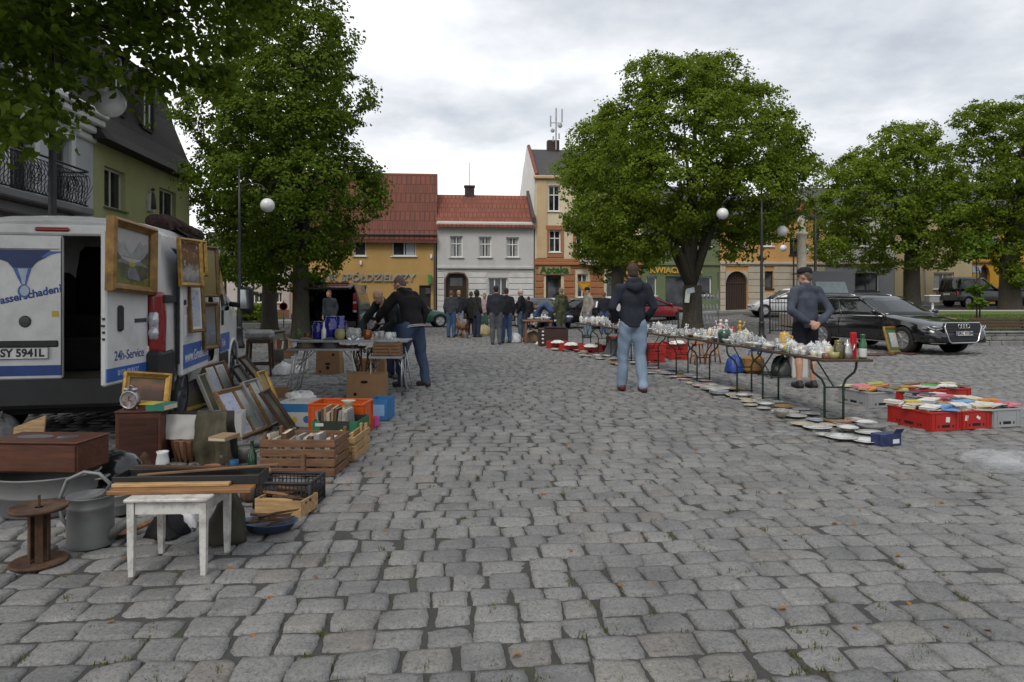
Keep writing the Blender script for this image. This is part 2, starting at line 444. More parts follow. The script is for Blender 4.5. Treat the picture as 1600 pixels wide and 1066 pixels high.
def lobes_to_leaves(rg,lobes,n,size,inner=.25,clump=.42,holes=.0,knob=12):
 big=np.array(lobes,float);sub=[big*np.array([1,1,1,.9,.9,.9])]
 for q_ in range(knob):
  dd=rg.normal(0,1,(len(big),3));dd/=np.linalg.norm(dd,axis=1,keepdims=True);dd[:,2]=np.abs(dd[:,2])*.9-.15
  kk=rg.uniform(.26,.46,(len(big),1))
  sub.append(np.concatenate([big[:,:3]+dd*big[:,3:]*.86,big[:,3:]*kk],1))
 L=np.concatenate(sub);vol=(L[:,3]*L[:,4]+L[:,4]*L[:,5]+L[:,3]*L[:,5]);pr=vol/vol.sum()
 per=36;ns=n//per
 w=rg.choice(len(L),ns,p=pr);d=rg.normal(0,1,(ns,3));d/=np.linalg.norm(d,axis=1,keepdims=True)
 rr=np.where(rg.random(ns)<inner,rg.uniform(.25,.8,ns),rg.uniform(.88,1.03,ns))
 C=L[w,:3]+d*rr[:,None]*L[w,3:]
 deep=np.zeros(ns,bool)
 for l in L:
  deep|=(((C-l[:3])/l[3:])**2).sum(1)<.5
 keep=~deep|(rg.random(ns)<.22)
 C,d=C[keep],d[keep];ns=len(C)
 if holes:
  f=np.sin(C[:,0]*2.1+1)*np.sin(C[:,1]*1.9)*np.sin(C[:,2]*2.3+.5)
  k=f<1-holes;C,d=C[k],d[k];ns=len(C)
 sz=clump*rg.uniform(.6,1.3,(ns,1,1))
 tang=rg.normal(0,1,(ns,per,3));tang-=(tang*d[:,None]).sum(2,keepdims=True)*d[:,None]*.55
 tang[...,2]*=.62
 Pn=(C[:,None]+tang*sz*.55).reshape(-1,3)
 Nn=np.repeat(d,per,0)
 return leaves(rg,Pn,Nn,size)
def limbs(mb,base,r0,h,lobes,seed,fork=.35,lean=(0,0),seg=12,nb=9):
 q=random.Random(seed)
 b=Vector(base);fk=b+Vector((lean[0],lean[1],h*fork))
 mb.use(0,True)
 pts=[b+Vector((0,0,-.1)),b+Vector((0,0,.12)),b+Vector((lean[0]*.2,lean[1]*.2,h*fork*.3)),b+Vector((lean[0]*.6,lean[1]*.6,h*fork*.7)),fk]
 mb.tube(pts,[r0*1.5,r0*1.18,r0,r0*.93,r0*.9],seg)
 ls=sorted(lobes,key=lambda l:-l[3])[:nb]
 for l in ls:
  e=Vector(l[:3])+Vector((q.uniform(-.3,.3),q.uniform(-.3,.3),.2*l[5]))
  s0=fk+Vector((0,0,q.uniform(-.25,.1)*h*fork*.4))
  mid=s0.lerp(e,.45)+Vector((0,0,.12*(e-s0).length))+Vector((q.uniform(-.2,.2),q.uniform(-.2,.2),0))
  rr=r0*q.uniform(.30,.46)
  mb.tube([s0,s0.lerp(mid,.5)+Vector((0,0,.1)),mid,mid.lerp(e,.6),e],[rr*1.15,rr,rr*.7,rr*.45,rr*.16],7)
  for k in range(5):
   t0=mid.lerp(e,q.uniform(0,.8));dv=Vector((q.gauss(0,1),q.gauss(0,1),q.gauss(.3,.8))).normalized()
   e2=t0+dv*l[3]*q.uniform(.6,1.0)
   mb.tube([t0,t0.lerp(e2,.5)+Vector((0,0,.08)),e2],[rr*.36,rr*.22,rr*.06],5)
def tree(name,label,loc,r0,h,lobes,n,size,leafm,seed,fork=.3,lean=(0,0),group=None,clump=.42,nb=9,inner=.25,holes=0,cat='tree'):
 t=thing(name,label,cat,loc,0,group)
 mb=MB();limbs(mb,(0,0,0),r0,h,lobes,seed,fork,lean,nb=nb);mb.build('trunk',bark,t)
 rg=np.random.default_rng(seed)
 V,Q=lobes_to_leaves(rg,lobes,n,size,inner,clump,holes)
 link('crown',npmesh('crown',V,Q,leafm,smooth=False),t)
 return t
def pixlobes(Y,base,rows,seed,jit=.25,dep=1.0):
 q=random.Random(seed);out=[]
 for r_ in rows:
  c=W(r_[0],r_[1],Y);rad=r_[2]*Y/F
  dy=r_[3]if len(r_)>3 else q.uniform(-1,1)*1.2
  out.append((c.x-base[0],dy,c.z-base[2],rad*q.uniform(.95,1.1),rad*dep*q.uniform(.9,1.1),rad*q.uniform(.85,1.0)))
 return out
b0=(W(470,0,24).x,24,0)
rows=[(470,20,75),(445,75,90),(500,90,62),(400,130,88),(480,160,88),(370,205,72),(505,215,66,-1),(430,225,95),(368,290,62),(520,290,68),(450,300,95,-1.2),(545,325,56),(400,345,66),(480,365,82),(390,400,42),(510,372,42),(430,420,46,1),(485,405,42,.5),(460,-40,62),(350,130,42,.5),(462,446,28,1),(555,290,42)]
tree('lime_tree','tall dark columnar lime tree behind the white van, nearest on the left of the square',b0,.30,13,pixlobes(24,b0,rows,1,dep=1.1),150000,.105,leaf_deep,1,fork=.2,nb=12,clump=.36)
b1=(W(421,0,31).x,31,0)
rows=[(400,330,70),(430,250,80),(380,260,60),(350,395,50),(440,380,60),(405,420,40),(450,160,80),(420,80,70),(340,330,40),(385,440,26)]
tree('lime_tree','dark lime tree whose bare trunk stands just left of the tall columnar one',b1,.34,14,pixlobes(31,b1,rows,2,dep=1.1),50000,.135,leaf_deep,2,fork=.2,nb=8,clump=.42)
b2=(W(1082,0,27).x,27,.06)
rows=[(1015,135,48),(1130,130,52),(1070,150,62),(985,190,54),(1170,180,56),(1060,220,85,-1.5),(1210,235,52),(1140,235,80,-1),(975,265,62),(1040,300,78,-1.6),(1225,285,44),(1150,310,74,-1.2),(960,335,52),(1215,335,46),(1090,345,56,1),(1010,365,56),(1180,370,42),(950,380,34),(1025,388,26,1),(1230,260,30),(1195,140,22),(1100,105,26),(1145,400,20,-.8)]
tree('lime_tree','broad domed lime tree whose forked trunk rises behind the porcelain tables',b2,.40,11,pixlobes(27,b2,rows,3,dep=1.0),190000,.10,leaf_lime,3,fork=.17,nb=9,clump=.34)
b3=(W(965,0,34).x,34,.05)
rows=[(925,235,46),(905,290,40),(950,290,60),(915,345,36),(970,350,60),(940,220,34),(935,390,36),(985,400,44),(895,262,26),(960,420,26)]
tree('lime_tree','paler yellow-green lime tree half hidden behind the left side of the big domed one',b3,.33,10,pixlobes(34,b3,rows,4),60000,.115,leaf_pale,4,fork=.3,clump=.38)
b4=(W(1425,0,38).x,38,gz(22,38))
rows=[(1400,235,42),(1440,225,40),(1365,260,40),(1470,265,44),(1330,295,40),(1420,290,62,-1),(1300,330,38),(1490,315,40),(1360,330,58,-1),(1450,340,60,-1),(1310,370,42),(1500,360,34),(1400,385,46),(1340,400,32),(1460,390,40),(1290,395,24),(1415,210,24),(1310,290,22),(1385,410,24),(1490,405,20)]
tree('lime_tree','round lime tree behind the black estate car, with light showing through its open crown',b4,.42,11,pixlobes(38,b4,rows,5),110000,.12,leaf_lime,5,fork=.3,clump=.38,holes=.12)
b5=(W(1578,0,37).x,37,gz(27,37))
rows=[(1545,185,34),(1580,200,46),(1625,190,50),(1540,230,32),(1600,260,60),(1545,285,34,-1),(1650,260,50),(1560,330,44),(1620,340,60),(1550,375,32),(1600,400,44),(1660,360,44),(1530,345,20),(1525,200,16),(1580,430,22),(1555,165,20),(1640,410,40)]
tree('lime_tree','tall lime tree cut by the right edge of the picture',b5,.5,13,pixlobes(37,b5,rows,6),95000,.12,leaf_lime,6,fork=.3,clump=.38,holes=.1)
def overhang():
 b_=(-9.6,9.5,0)
 q=random.Random(5);lob=[]
 spots=[(60,40,8.6,.95),(150,20,9.0,.9),(230,30,9.4,.9),(300,20,9.8,.95),(365,-30,10.2,.95),(40,110,8.2,.6),(130,100,8.6,.55),(215,95,9.2,.52),(285,85,9.6,.5),(330,60,10,.55),(395,20,10.3,.5),(345,110,9.9,.28),(15,190,7.6,.42),(62,160,8.4,.36),(8,238,7.4,.24),(105,150,9,.3),(190,125,9.5,.3),(250,128,9.6,.32),(300,125,9.8,.26),(232,150,9.3,.18),(330,140,9.9,.16),(30,258,7.3,.16),(-60,100,8,1.0),(-120,110,8,1.2),(-250,60,8.5,1.9),(-200,-120,9,2.2),(0,-140,9,2.0),(200,-120,9.6,1.6),(360,-120,10.4,1.2),(-420,-40,9.5,2.4),(-350,190,10,1.5),(100,-260,10,2.2),(-200,-300,10,2.5),(-480,-260,11,2.6),(90,40,10.5,1.0),(250,40,11,.9),(-40,60,10,1.2)]
 for(x,y,Y,r_)in spots:
  c=W(x,y,Y);lob.append((c.x-b_[0],c.y-b_[1],c.z,r_,r_,r_*.8))
 t=thing('overhanging_tree','old tree left of the van whose dark leafy boughs hang over the top left corner','tree',b_)
 mb=MB();limbs(mb,(0,0,0),.38,12,lob,9,.28,nb=16);mb.build('trunk',bark,t)
 rg=np.random.default_rng(9)
 V,Q=lobes_to_leaves(rg,lob,64000,.11,.3,.36,0,5)
 link('crown',npmesh('crown',V,Q,leaf_deep,smooth=False),t)
 top=[(-6,6,7,1.8),(-4,6.5,7.4,1.6),(-5,4,7,1.8),(-7,3,7,2),(-3.2,8.3,8.2,1.3),(-4.6,9.5,9,1.4),(-3.5,4.5,6.6,1.2),(-6,1.5,7,1.8)]  # extra leaf lobes out of camera view, added to shade van and left stall
 V,Q=lobes_to_leaves(rg,[(x+9.6,y-9.5,z,r_,r_,r_*.7)for x,y,z,r_ in top],34000,.22,.4,.55,0,5)
 link('crown',npmesh('crown',V,Q,leaf_deep,smooth=False),t)
overhang()
def sapling():
 Y=27;c=W(1526,0,Y);z0=.62
 t=thing('young_tree','thin staked sapling with bright leaves on the lawn near the grey van','tree',(c.x,Y,z0))
 mb=MB();mb.use(0,True).tube([(0,0,-.05),(.02,0,1.2),(-.02,0,2.4),(0,0,3.2)],[.03,.025,.018,.008],7)
 mb.tube([(.13,0,-.05),(.12,0,1.9)],.03,7)
 for k in range(9):
  z=1.0+k*.24;a=k*2.4
  mb.tube([(0,0,z),(.2*math.cos(a),.2*math.sin(a),z+.2),(.36*math.cos(a),.36*math.sin(a),z+.28)],[.012,.009,.004],5)
 mb.build('trunk',bark,t)
 lob=[(0,0,3.0,.36,.36,.45),(.05,0,2.3,.42,.4,.4),(-.1,0,2.6,.34,.34,.4),(0,0,.55,.3,.3,.3),(.15,0,1.25,.34,.3,.16),(-.1,0,1.0,.2,.2,.2)]
 rg=np.random.default_rng(3);V,Q=lobes_to_leaves(rg,lob,2000,.15,.5,.22)
 link('crown',npmesh('crown',V,Q,leaf_young,smooth=False),t)
sapling()
for k,(x,y,Y,r_,lab)in enumerate([(352,405,46,1.9,'pale green bush in the gap between the green house and the limes'),(398,492,40,.7,'low green bush at the foot of the far pale house')]):
 c=W(x,y,Y)
 t=thing('bush',lab,'bush',(c.x,Y,0))
 mb=MB()
 zc_=c.z
 mb.use(0,True).tube([(0,0,-.1),(0,0,zc_)],[.12,.05],7);mb.build('stem',bark,t)
 rg=np.random.default_rng(20+k)
 V,Q=lobes_to_leaves(rg,[(0,0,zc_,r_,r_,r_*.9),(.6*r_,0,zc_-.4*r_,r_*.7,r_*.7,r_*.6),(-.6*r_,.2,zc_-.3*r_,r_*.7,r_*.7,r_*.6)],3500,.2,.3,.5)
 link('foliage',npmesh('foliage',V,Q,leaf_young if k==0 else leaf_lime,smooth=False),t)
class Front:
 def __init__(s,O,ang):s.O=Vector((O[0],O[1]));s.ang=ang;s.a=Vector((math.cos(R(ang)),math.sin(R(ang))));s.n=Vector((-s.a.y,s.a.x))
 def px(s,x,y,off=0.0):
  u=Vector(((x-800)/F,1.0));o=s.O+s.n*off
  t=(o.dot(s.n))/u.dot(s.n)
  p=u*t-o
  return p.dot(s.a),CH-(y-HZ)/F*t
 def w(s,d,e,z):v=s.O+s.a*d+s.n*e;return Vector((v.x,v.y,z))
def pane_mat():
 m,nt,b,oc=newmat('window glass')
 n=nz(nt,oc,1.3,3);rp=ramp(nt,[(.4,(.012,.014,.016)),(.62,(.05,.055,.06))]);nt.links.new(n,rp.inputs[0])
 nt.links.new(rp.outputs[0],b.inputs['Base Color']);b.inputs['Roughness'].default_value=.06;b.inputs['Specular IOR Level'].default_value=.6
 return m
m_pane=pane_mat()
m_white=mat('white paint',(.72,.72,.70),.5,var=.06,vs=20)
m_black=mat('black iron',(.018,.018,.02),.45,var=.2,bump=.2,bs=90)
m_zinc=mat('zinc sheet',(.30,.31,.32),.45,.7,var=.15)
def stucco(name,c,d=None,amt=.4,ds=.9):return mat(name,c,.9,var=.09,vs=.8,bump=.35,bs=45,dirt=d or tuple(k*.55 for k in c),dscale=ds,damt=amt)
def tiles(name,c,c2,rowh=.33,colw=.22,wear=.5):
 m,nt,b,oc=newmat(name)
 br=nt.nodes.new('ShaderNodeTexBrick');sp_=nt.nodes.new('ShaderNodeSeparateXYZ');nt.links.new(oc,sp_.inputs[0])
 cc=nt.nodes.new('ShaderNodeCombineXYZ');nt.links.new(sp_.outputs[0],cc.inputs[0]);nt.links.new(sp_.outputs[2],cc.inputs[1])
 nt.links.new(cc.outputs[0],br.inputs['Vector'])
 br.inputs['Color1'].default_value=(*c,1);br.inputs['Color2'].default_value=(*c2,1);br.inputs['Mortar'].default_value=(*[k*.35 for k in c],1)
 br.inputs['Scale'].default_value=1;br.inputs['Brick Width'].default_value=colw;br.inputs['Row Height'].default_value=rowh
 br.inputs['Mortar Size'].default_value=.022;br.inputs['Mortar Smooth'].default_value=.4
 d=nz(nt,oc,.8,7,.7);dr=ramp(nt,[(.42,(0,0,0)),(.68,(wear,)*3)]);nt.links.new(d,dr.inputs[0])
 c_=mixc(nt,dr.outputs[0],br.outputs[0],tuple(k*.4+.01 for k in c))
 nt.links.new(c_,b.inputs['Base Color']);b.inputs['Roughness'].default_value=.85
 saw=mth(nt,'FRACT',mth(nt,'DIVIDE',sp_.outputs[2],rowh));wv=mth(nt,'SINE',mth(nt,'MULTIPLY',sp_.outputs[0],2*PI/colw))
 h=mth(nt,'ADD',mth(nt,'MULTIPLY',saw,-1.0),mth(nt,'MULTIPLY',wv,.35));bumpn(nt,b,h,.8,.04)
 return m
def wall_bm(mb,W_,H,D,ops,t=.28,hip=None):
 xs=sorted({0,W_,*[o[0]for o in ops],*[o[2]for o in ops]});zs=sorted({-1.0,H,*[o[1]for o in ops],*[o[3]for o in ops]})
 for i in range(len(xs)-1):
  for j in range(len(zs)-1):
   cx,cz=(xs[i]+xs[i+1])/2,(zs[j]+zs[j+1])/2
   if any(o[0]<cx<o[2]and o[1]<cz<o[3]for o in ops):continue
   mb.quad((xs[i],0,zs[j]),(xs[i+1],0,zs[j]),(xs[i+1],0,zs[j+1]),(xs[i],0,zs[j+1]))
 for(a,b_,c,d)in ops:
  mb.quad((a,0,b_),(a,t,b_),(a,t,d),(a,0,d));mb.quad((c,0,b_),(c,0,d),(c,t,d),(c,t,b_))
  mb.quad((a,0,b_),(c,0,b_),(c,t,b_),(a,t,b_));mb.quad((a,0,d),(a,t,d),(c,t,d),(c,0,d))
 mb.quad((0,0,-1),(0,0,H),(0,D,H),(0,D,-1));mb.quad((W_,0,-1),(W_,D,-1),(W_,D,H),(W_,0,H))
 mb.quad((0,D,-1),(0,D,H),(W_,D,H),(W_,D,-1));mb.quad((0,t+.5,H-.01),(W_,t+.5,H-.01),(W_,D,H-.01),(0,D,H-.01))
def window(par,o,style='cross',frame=None,y=.12,sill=True,fw=.07,bars=None,surround=None,sillm=None,pane=None,curtain=None):
 x0,z0,x1,z1=o;w,h=x1-x0,z1-z0
 mb=MB();d=.06
 mb.bb(x0,x1,y,y+d,z0,z0+fw);mb.bb(x0,x1,y,y+d,z1-fw,z1)
 mb.bb(x0,x0+fw,y,y+d,z0+fw,z1-fw);mb.bb(x1-fw,x1,y,y+d,z0+fw,z1-fw)
 xm=(x0+x1)/2;b=fw*.8
 if style in('cross','two'):mb.bb(xm-b/2,xm+b/2,y+.004,y+d,z0+fw,z1-fw)
 if style=='three':
  for k in(1/3,2/3):mb.bb(x0+w*k-b/2,x0+w*k+b/2,y+.004,y+d,z0+fw,z1-fw)
 if style=='cross':mb.bb(x0+fw,x1-fw,y-.006,y+d-.01,z0+h*.62,z0+h*.62+b)
 f=mb.build('window',frame or m_white,par)
 p=MB();p.bb(x0+.02,x1-.02,y+.03,y+.045,z0+.02,z1-.02);p.build('pane',pane or m_pane,f)
 if curtain:
  for(a,b_)in((x0+fw,x0+w*.33),(x1-w*.33,x1-fw)):
   n=8;c=MB()
   for k in range(n):
    xa,xb=a+(b_-a)*k/n,a+(b_-a)*(k+1)/n
    c.quad((xa,y+.026,z0+fw),(xb,y+.026,z0+fw),(xb,y+.026,z1-fw),(xa,y+.026,z1-fw))
   c.build('curtain',curtain,f)
 if sill:
  s_=MB();s_.bb(x0-.08,x1+.08,-.09,y,z0-.06,z0-.004,.01);s_.build('sill',sillm or frame or m_white,f)
 if surround:
  s_=MB();q=.2;pr=-.05
  s_.bb(x0-q,x0-.002,pr,.02,z0-.004,z1+.002);s_.bb(x1+.002,x1+q,pr,.02,z0-.004,z1+.002)
  s_.bb(x0-q-.05,x1+q+.05,pr-.03,.02,z1+.004,z1+.3,.02);s_.bb(x0-q,x1+q,pr-.01,.02,z0-.35,z0-.064,.02)
  s_.build('surround',surround,f)
 return f
def gable_roof(par,W_,D,He,Hr,m,ov=.25,th=.14,name='roof',ends=None,rise=None,xoff=(0,0)):
 yr=D/2 if rise is None else rise
 mb=MB();x0,x1=-ov*.2-xoff[0],W_+ov*.2+xoff[1]
 sl=(Hr-He)/yr;zf=He-ov*sl
 mb.prism([(0,0)],0,0)if False else None
 V=[(x0,-ov,zf),(x1,-ov,zf),(x1,yr,Hr),(x0,yr,Hr),(x0,2*yr+ov,zf),(x1,2*yr+ov,zf)]
 V+=[(a,b,c-th)for(a,b,c)in V]
 mb.add(V,[(0,1,2,3),(3,2,5,4),(6,9,8,7),(9,10,11,8),(0,6,7,1),(4,5,11,10),(0,3,9,6),(3,4,10,9),(1,7,8,2),(2,8,11,5)])
 r_=mb.build(name,m,par)
 for x in(.0,W_):
  g=MB();g.add([(x,0,He-.02),(x,2*yr,He-.02),(x,yr,Hr-th*1.05)],[(0,1,2)]);g.build('gable',ends or m_white,par)
 return r_
def house(fr,x0,x1,y,name,label,off=0.0,z0=None,group=None):
 d0,_=fr.px(x0,y,off);d1,_=fr.px(x1,y,off)
 p=fr.w(d0,off,0)
 z=gz(p.x,p.y)if z0 is None else z0
 t=thing(name,label,'house',(p.x,p.y,z),fr.ang,group)
 def L(x,yy):
  d,zz=fr.px(x,yy,off);return d-d0,zz-z
 return t,L,d1-d0
def ops_of(L,rects):return[(*L(r_[0],r_[3]),*L(r_[2],r_[1]))for r_ in rects]
def fixo(ops):
 return[(a,b,c,d)for(a,b,c,d)in ops]
FAR=Front((0,42.3),5.37)
LEFT=Front((-13.2,21.6),95.5)
ochre=stucco('ochre render',(.44,.275,.095),(.32,.20,.07),.35)
redtile=tiles('brown-red roof tile',(.15,.045,.026),(.115,.036,.022),.62,.30,.5)
t,L,wd_=house(FAR,455,681,500,'bank_building','ochre two-storey bank with steep red-brown tiled roof and silver lettering on its wall')
He=L(600,358)[1];Hr=L(600,271)[1]+.42
rects=[(613,373,650,400),(553,372,572,400),(554,446,573,475),(655,446,673,492),(500,372,519,400)]
ops=ops_of(L,rects)
mb=MB();wall_bm(mb,wd_,He,9,ops);mb.build('wall',ochre,t)
mb=MB();zb=L(600,490)[1];mb.bb(.0,ops[3][0]-.02,-.06,.02,-1,zb);mb.bb(ops[3][2]+.02,wd_,-.06,.02,-1,zb);mb.build('plinth',mat('maroon brick',(.07,.022,.02),.8,var=.3,vs=7),t)
for k,o in enumerate(ops):
 if k==3:continue
 window(t,o,'two' if k==0 else 'one',m_white,.1)
curt=mat('pale blind',(.42,.46,.55),.8,var=.12,grain=(30,1,1),vs=1)
mb=MB();o=ops[0];mb.bb((o[0]+o[2])/2+.1,o[2]-.1,.115,.122,o[1]+.08,o[3]-.08);mb.build('blind',curt,t)
mb=MB();o=ops[2]
for k in range(7):mb.box(o[0]+(o[2]-o[0])*(k+.5)/7,-.02,(o[1]+o[3])/2,.02,.02,o[3]-o[1])
for k in range(5):mb.box((o[0]+o[2])/2,-.024,o[1]+(o[3]-o[1])*(k+.5)/5,o[2]-o[0],.018,.02)
mb.build('window_grille',m_black,t)
mb=MB();o=ops[3];mb.bb(o[0],o[2],.12,.18,o[1],o[3]);mb.build('door',mat('dark door',(.02,.018,.016),.5),t)
gable_roof(t,wd_,8,He,Hr,redtile,.35,.25,ends=ochre,rise=2.2)
mb=MB();mb.bb(-.1,wd_+.1,-.40,-.28,He-.42,He-.30,.03);mb.tube([(wd_-.08,-.16,-.2),(wd_-.08,-.16,He-.5),(wd_-.08,-.34,He-.38)],.05,8);mb.build('gutter',mat('brown gutter',(.07,.05,.045),.5),t)
silver=mat('silver letters',(.42,.42,.40),.4,.6)
for txt,xa,xb in(('BANK SPÓŁDZIELCZY',482,648),):
 a,z=L(xa,434);b_,_=L(xb,434)
 me=text_mesh(txt,1.0,Matrix(),silver,.06,.12,.015)
 wdt=max(v.co.x for v in me.vertices)-min(v.co.x for v in me.vertices)
 k=(b_-a)/wdt
 me.transform(T((a+b_)/2,-.05,z-.02)@RX(90)@SC(k,k*.95,k));link('lettering',me,t)
mb=MB();x,z=L(672,437);mb.box(x,-.2,z,.22,.3,.62,.04);mb.build('pharmacy_cross',mat('green lamp box',(.05,.22,.06),.4),t)
mb=MB();x,z=L(669,455);mb.box(x,-.04,z,.30,.06,.35,.02);mb.build('notice_board',mat('dark notice',(.06,.06,.07),.3),t)
for(x_,y_)in((564,411),(674,401)):
 mb=MB();x,z=L(x_,y_);mb.box(x,-.06,z,.13,.12,.26,.03);mb.build('wall_box',m_white,t)
shab=stucco('shabby white render',(.52,.51,.49),(.28,.275,.265),.6,.8)
shab2=stucco('rusticated pale render',(.60,.59,.565),(.36,.35,.33),.55,1.2)
clay=tiles('clay roof tile',(.22,.06,.03),(.16,.046,.026),.36,.26,.5)
t,L,wd_=house(FAR,683,834,503,'white_house','low whitish house with clay tiles and arched dark doorway between bank and pharmacy')
He=L(750,346)[1];Hr=L(750,305)[1]+.45;zm=L(750,418)[1]
rects=[(703,369,723,402),(748,370,768,402),(791,371,811,402),(697,428,729,505),(763,434,793,462)]
ops=ops_of(L,rects)
ops[3]=(ops[3][0],0.0,ops[3][2],ops[3][3])
mb=MB();wall_bm(mb,wd_,He,8,ops)
o=ops[3];r_=(o[2]-o[0])/2;xc=(o[0]+o[2])/2;q=r_*.55
for sgn in(-1,1):
 pts=[(xc+sgn*r_,o[3]-q)]+[(xc+sgn*(r_-q+q*math.cos(a*PI/12)),o[3]-q+q*math.sin(a*PI/12))for a in range(1,7)]+[(xc+sgn*r_,o[3])]
 mb.prism(pts,.0,.27)
mb.build('wall',shab,t)
low=MB()
zz=.55
while zz<zm-.2:
 h=min(.34,zm-.2-zz)
 for(a,b_)in((0.02,ops[3][0]-.12),(ops[3][2]+.12,wd_-.02)):
  segs=[(a,b_)]
  if zz+h>ops[4][1]-.1 and zz<ops[4][3]+.05:
   segs=[s_ for s0 in segs for s_ in(((s0[0],ops[4][0]-.1),(ops[4][2]+.1,s0[1]))if s0[0]<ops[4][0]and s0[1]>ops[4][2]else(s0,))]
  for(p,q)in segs:
   if q-p>.05:low.bb(p,q,-.035,.01,zz,zz+h-.035,.012)
 zz+=.36
low.build('rustication',shab2,t)
mb=MB();mb.bb(0,wd_,-.12,.01,zm-.1,zm+.08,.03);mb.bb(-.05,wd_+.05,-.22,.01,He-.28,He-.06,.05);mb.bb(-.03,wd_+.03,-.12,.008,He-.46,He-.29,.03);mb.build('cornice',shab,t)
mb=MB();mb.bb(0,ops[3][0]-.02,-.05,.01,-1,.5);mb.bb(ops[3][2]+.02,wd_,-.05,.01,-1,.5);mb.build('plinth',stucco('grey plinth',(.22,.22,.22)),t)
lace=mat('lace curtain',(.30,.30,.29),.9,var=.3,vs=9)
for k,o in enumerate(ops):
 if k==3:continue
 window(t,o,'cross' if k<3 else 'three',m_white,.14,curtain=lace if k<3 else None,sillm=shab)
mb=MB();o=ops[3];mb.bb(o[0],o[2],.26,.34,-.1,o[3]);d=mb.build('door',mat('deep brown door',(.03,.017,.012),.5),t)
p=MB();p.bb(o[0]+.25,o[2]-.25,.24,.262,o[3]-.75,o[3]-.25);p.build('pane',m_pane,d)
mb=MB();r_=(o[2]-o[0])/2
for sgn in(-1,1):
 pts=[(xc+sgn*r_,-.05,0),(xc+sgn*r_,-.05,o[3]-r_*.55)]
 mb.tube([(xc+sgn*(r_+.05),-.01,0),(xc+sgn*(r_+.05),-.01,o[3]-r_*.5),(xc+sgn*r_*.75,-.01,o[3]+.02),(xc,-.01,o[3]+.06)],.06,6)
mb.build('door_surround',mat('brown stone',(.13,.085,.06),.8),t)
rf=gable_roof(t,wd_,7,He-.05,Hr,clay,.3,.16,ends=shab,rise=3)
mb=MB();x,z=L(736,300);z+=.45;mb.box(x,3.0,z-.1,.62,.5,.9);mb.box(x,3.0,z+.36,.72,.6,.1);mb.build('chimney',mat('sooty brick',(.05,.035,.03),.9),rf)
mb=MB();mb.tube([(x,2.7,z),(x,2.7,z+1.9)],.018,5);mb.build('aerial',m_black,rf)
mb=MB();mb.bb(wd_-.1,wd_+.12,-.2,3.1,Hr-.1,Hr+.1)if False else mb.add([(wd_-.12,-.3,He-.1),(wd_+.1,-.3,He-.1),(wd_+.1,3,Hr+.35),(wd_-.12,3,Hr+.35),(wd_-.12,-.3,He+.25),(wd_+.1,-.3,He+.25),(wd_-.12,3,Hr-.2),(wd_+.1,3,Hr-.2)],[(4,5,2,3),(0,6,7,1),(0,4,3,6),(1,7,2,5),(0,1,5,4)])
mb.build('fire_wall',mat('dark coping',(.06,.05,.045),.9),t)
cream=stucco('cream render',(.62,.53,.37),(.48,.4,.27),.3)
terra=stucco('terracotta render',(.34,.145,.065),(.22,.10,.05),.35)
slate=mat('grey slate',(.05,.047,.047),.8,var=.35,vs=3,bump=.5,bs=9,grain=(3,3,8))
whitew=stucco('white gable render',(.60,.60,.58),(.45,.42,.36),.35)
t,L,wd_=house(FAR,836,1001,500,'pharmacy_house','tall cream house with terracotta ground floor and an aerial mast on its slate roof')
He=L(860,275)[1];Hr=L(860,234)[1]+.92;zm=L(860,413)[1]
rects=[(857,290,875,330),(858,360,876,394),(900,290,918,330),(900,360,918,394),(853,430,877,500),(902,428,918,465),(947,428,968,465),(945,360,963,394),(945,290,963,330)]
ops=ops_of(L,rects);ops[4]=(ops[4][0],0.15,ops[4][2],ops[4][3])
mb=MB();wall_bm(mb,wd_,He,9,ops);mb.build('wall',cream,t)
for k,o in enumerate(ops):
 if k==4:continue
 window(t,o,'cross',m_white,.14,surround=terra if k in(1,3,7)else None)
mb=MB();zz=.1
spans=[]
while zz<zm-.15:
 h=.40
 cut=[o for o in ops if o[1]<zz+h and o[3]>zz and o[3]<zm+.3]
 xs=[0.0]+[v for o in sorted(cut)for v in(o[0]-.16,o[2]+.16)]+[wd_]
 for i in range(0,len(xs),2):
  if xs[i+1]-xs[i]>.05:mb.bb(xs[i],xs[i+1],-.09,.01,zz,min(zz+h-.05,zm-.1),.025)
 zz+=h
mb.bb(-.05,wd_+.05,-.2,.012,zm-.08,zm+.12,.04);mb.bb(-.02,wd_,-.06,.011,zm+.13,zm+.35,.02)
mb.build('rustication',terra,t)
mb=MB();mb.bb(-.1,wd_+.1,-.25,.01,He-.22,He,.05);mb.bb(.1,.75,-.08,.01,zm+.36,He-.24,.02);mb.build('cornice',stucco('peach trim',(.52,.38,.22)),t)
mb=MB();o=ops[4];mb.bb(o[0],o[2],.2,.28,.15,o[3]);d=mb.build('door',mat('brown shop door',(.05,.025,.015),.4),t)
p=MB();p.bb(o[0]+.15,o[2]-.15,.18,.202,1.0,o[3]-.2);p.build('pane',m_pane,d)
mb=MB();mb.bb(o[0]-.1,o[2]+.1,-.5,0,-.1,.14);mb.build('doorstep',slabs,t)
me=text_mesh('Apteka',.62,T(L(866,422)[0],-.11,L(866,422)[1])@RX(90),mat('green sign letters',(.02,.10,.02),.4),.03,0,.02);link('lettering',me,t)
mb=MB();x,z=L(866,422);mb.bb(x-1.0,x+1.0,-.1,-.085,z-.28,z+.3);mb.build('sign_panel',stucco('dull sign board',(.40,.27,.14)),t)
yr=4.2
mb=MB();V=[(0.25,-.2,He-.05),(wd_+.2,-.2,He-.05),(wd_+.2,yr,Hr),(0.25,yr,Hr),(.25,9.2,He-.05),(wd_+.2,9.2,He-.05)]
mb.add(V,[(0,1,2,3),(3,2,5,4),(0,3,4),(1,5,2)]);rf=mb.build('roof',slate,t)
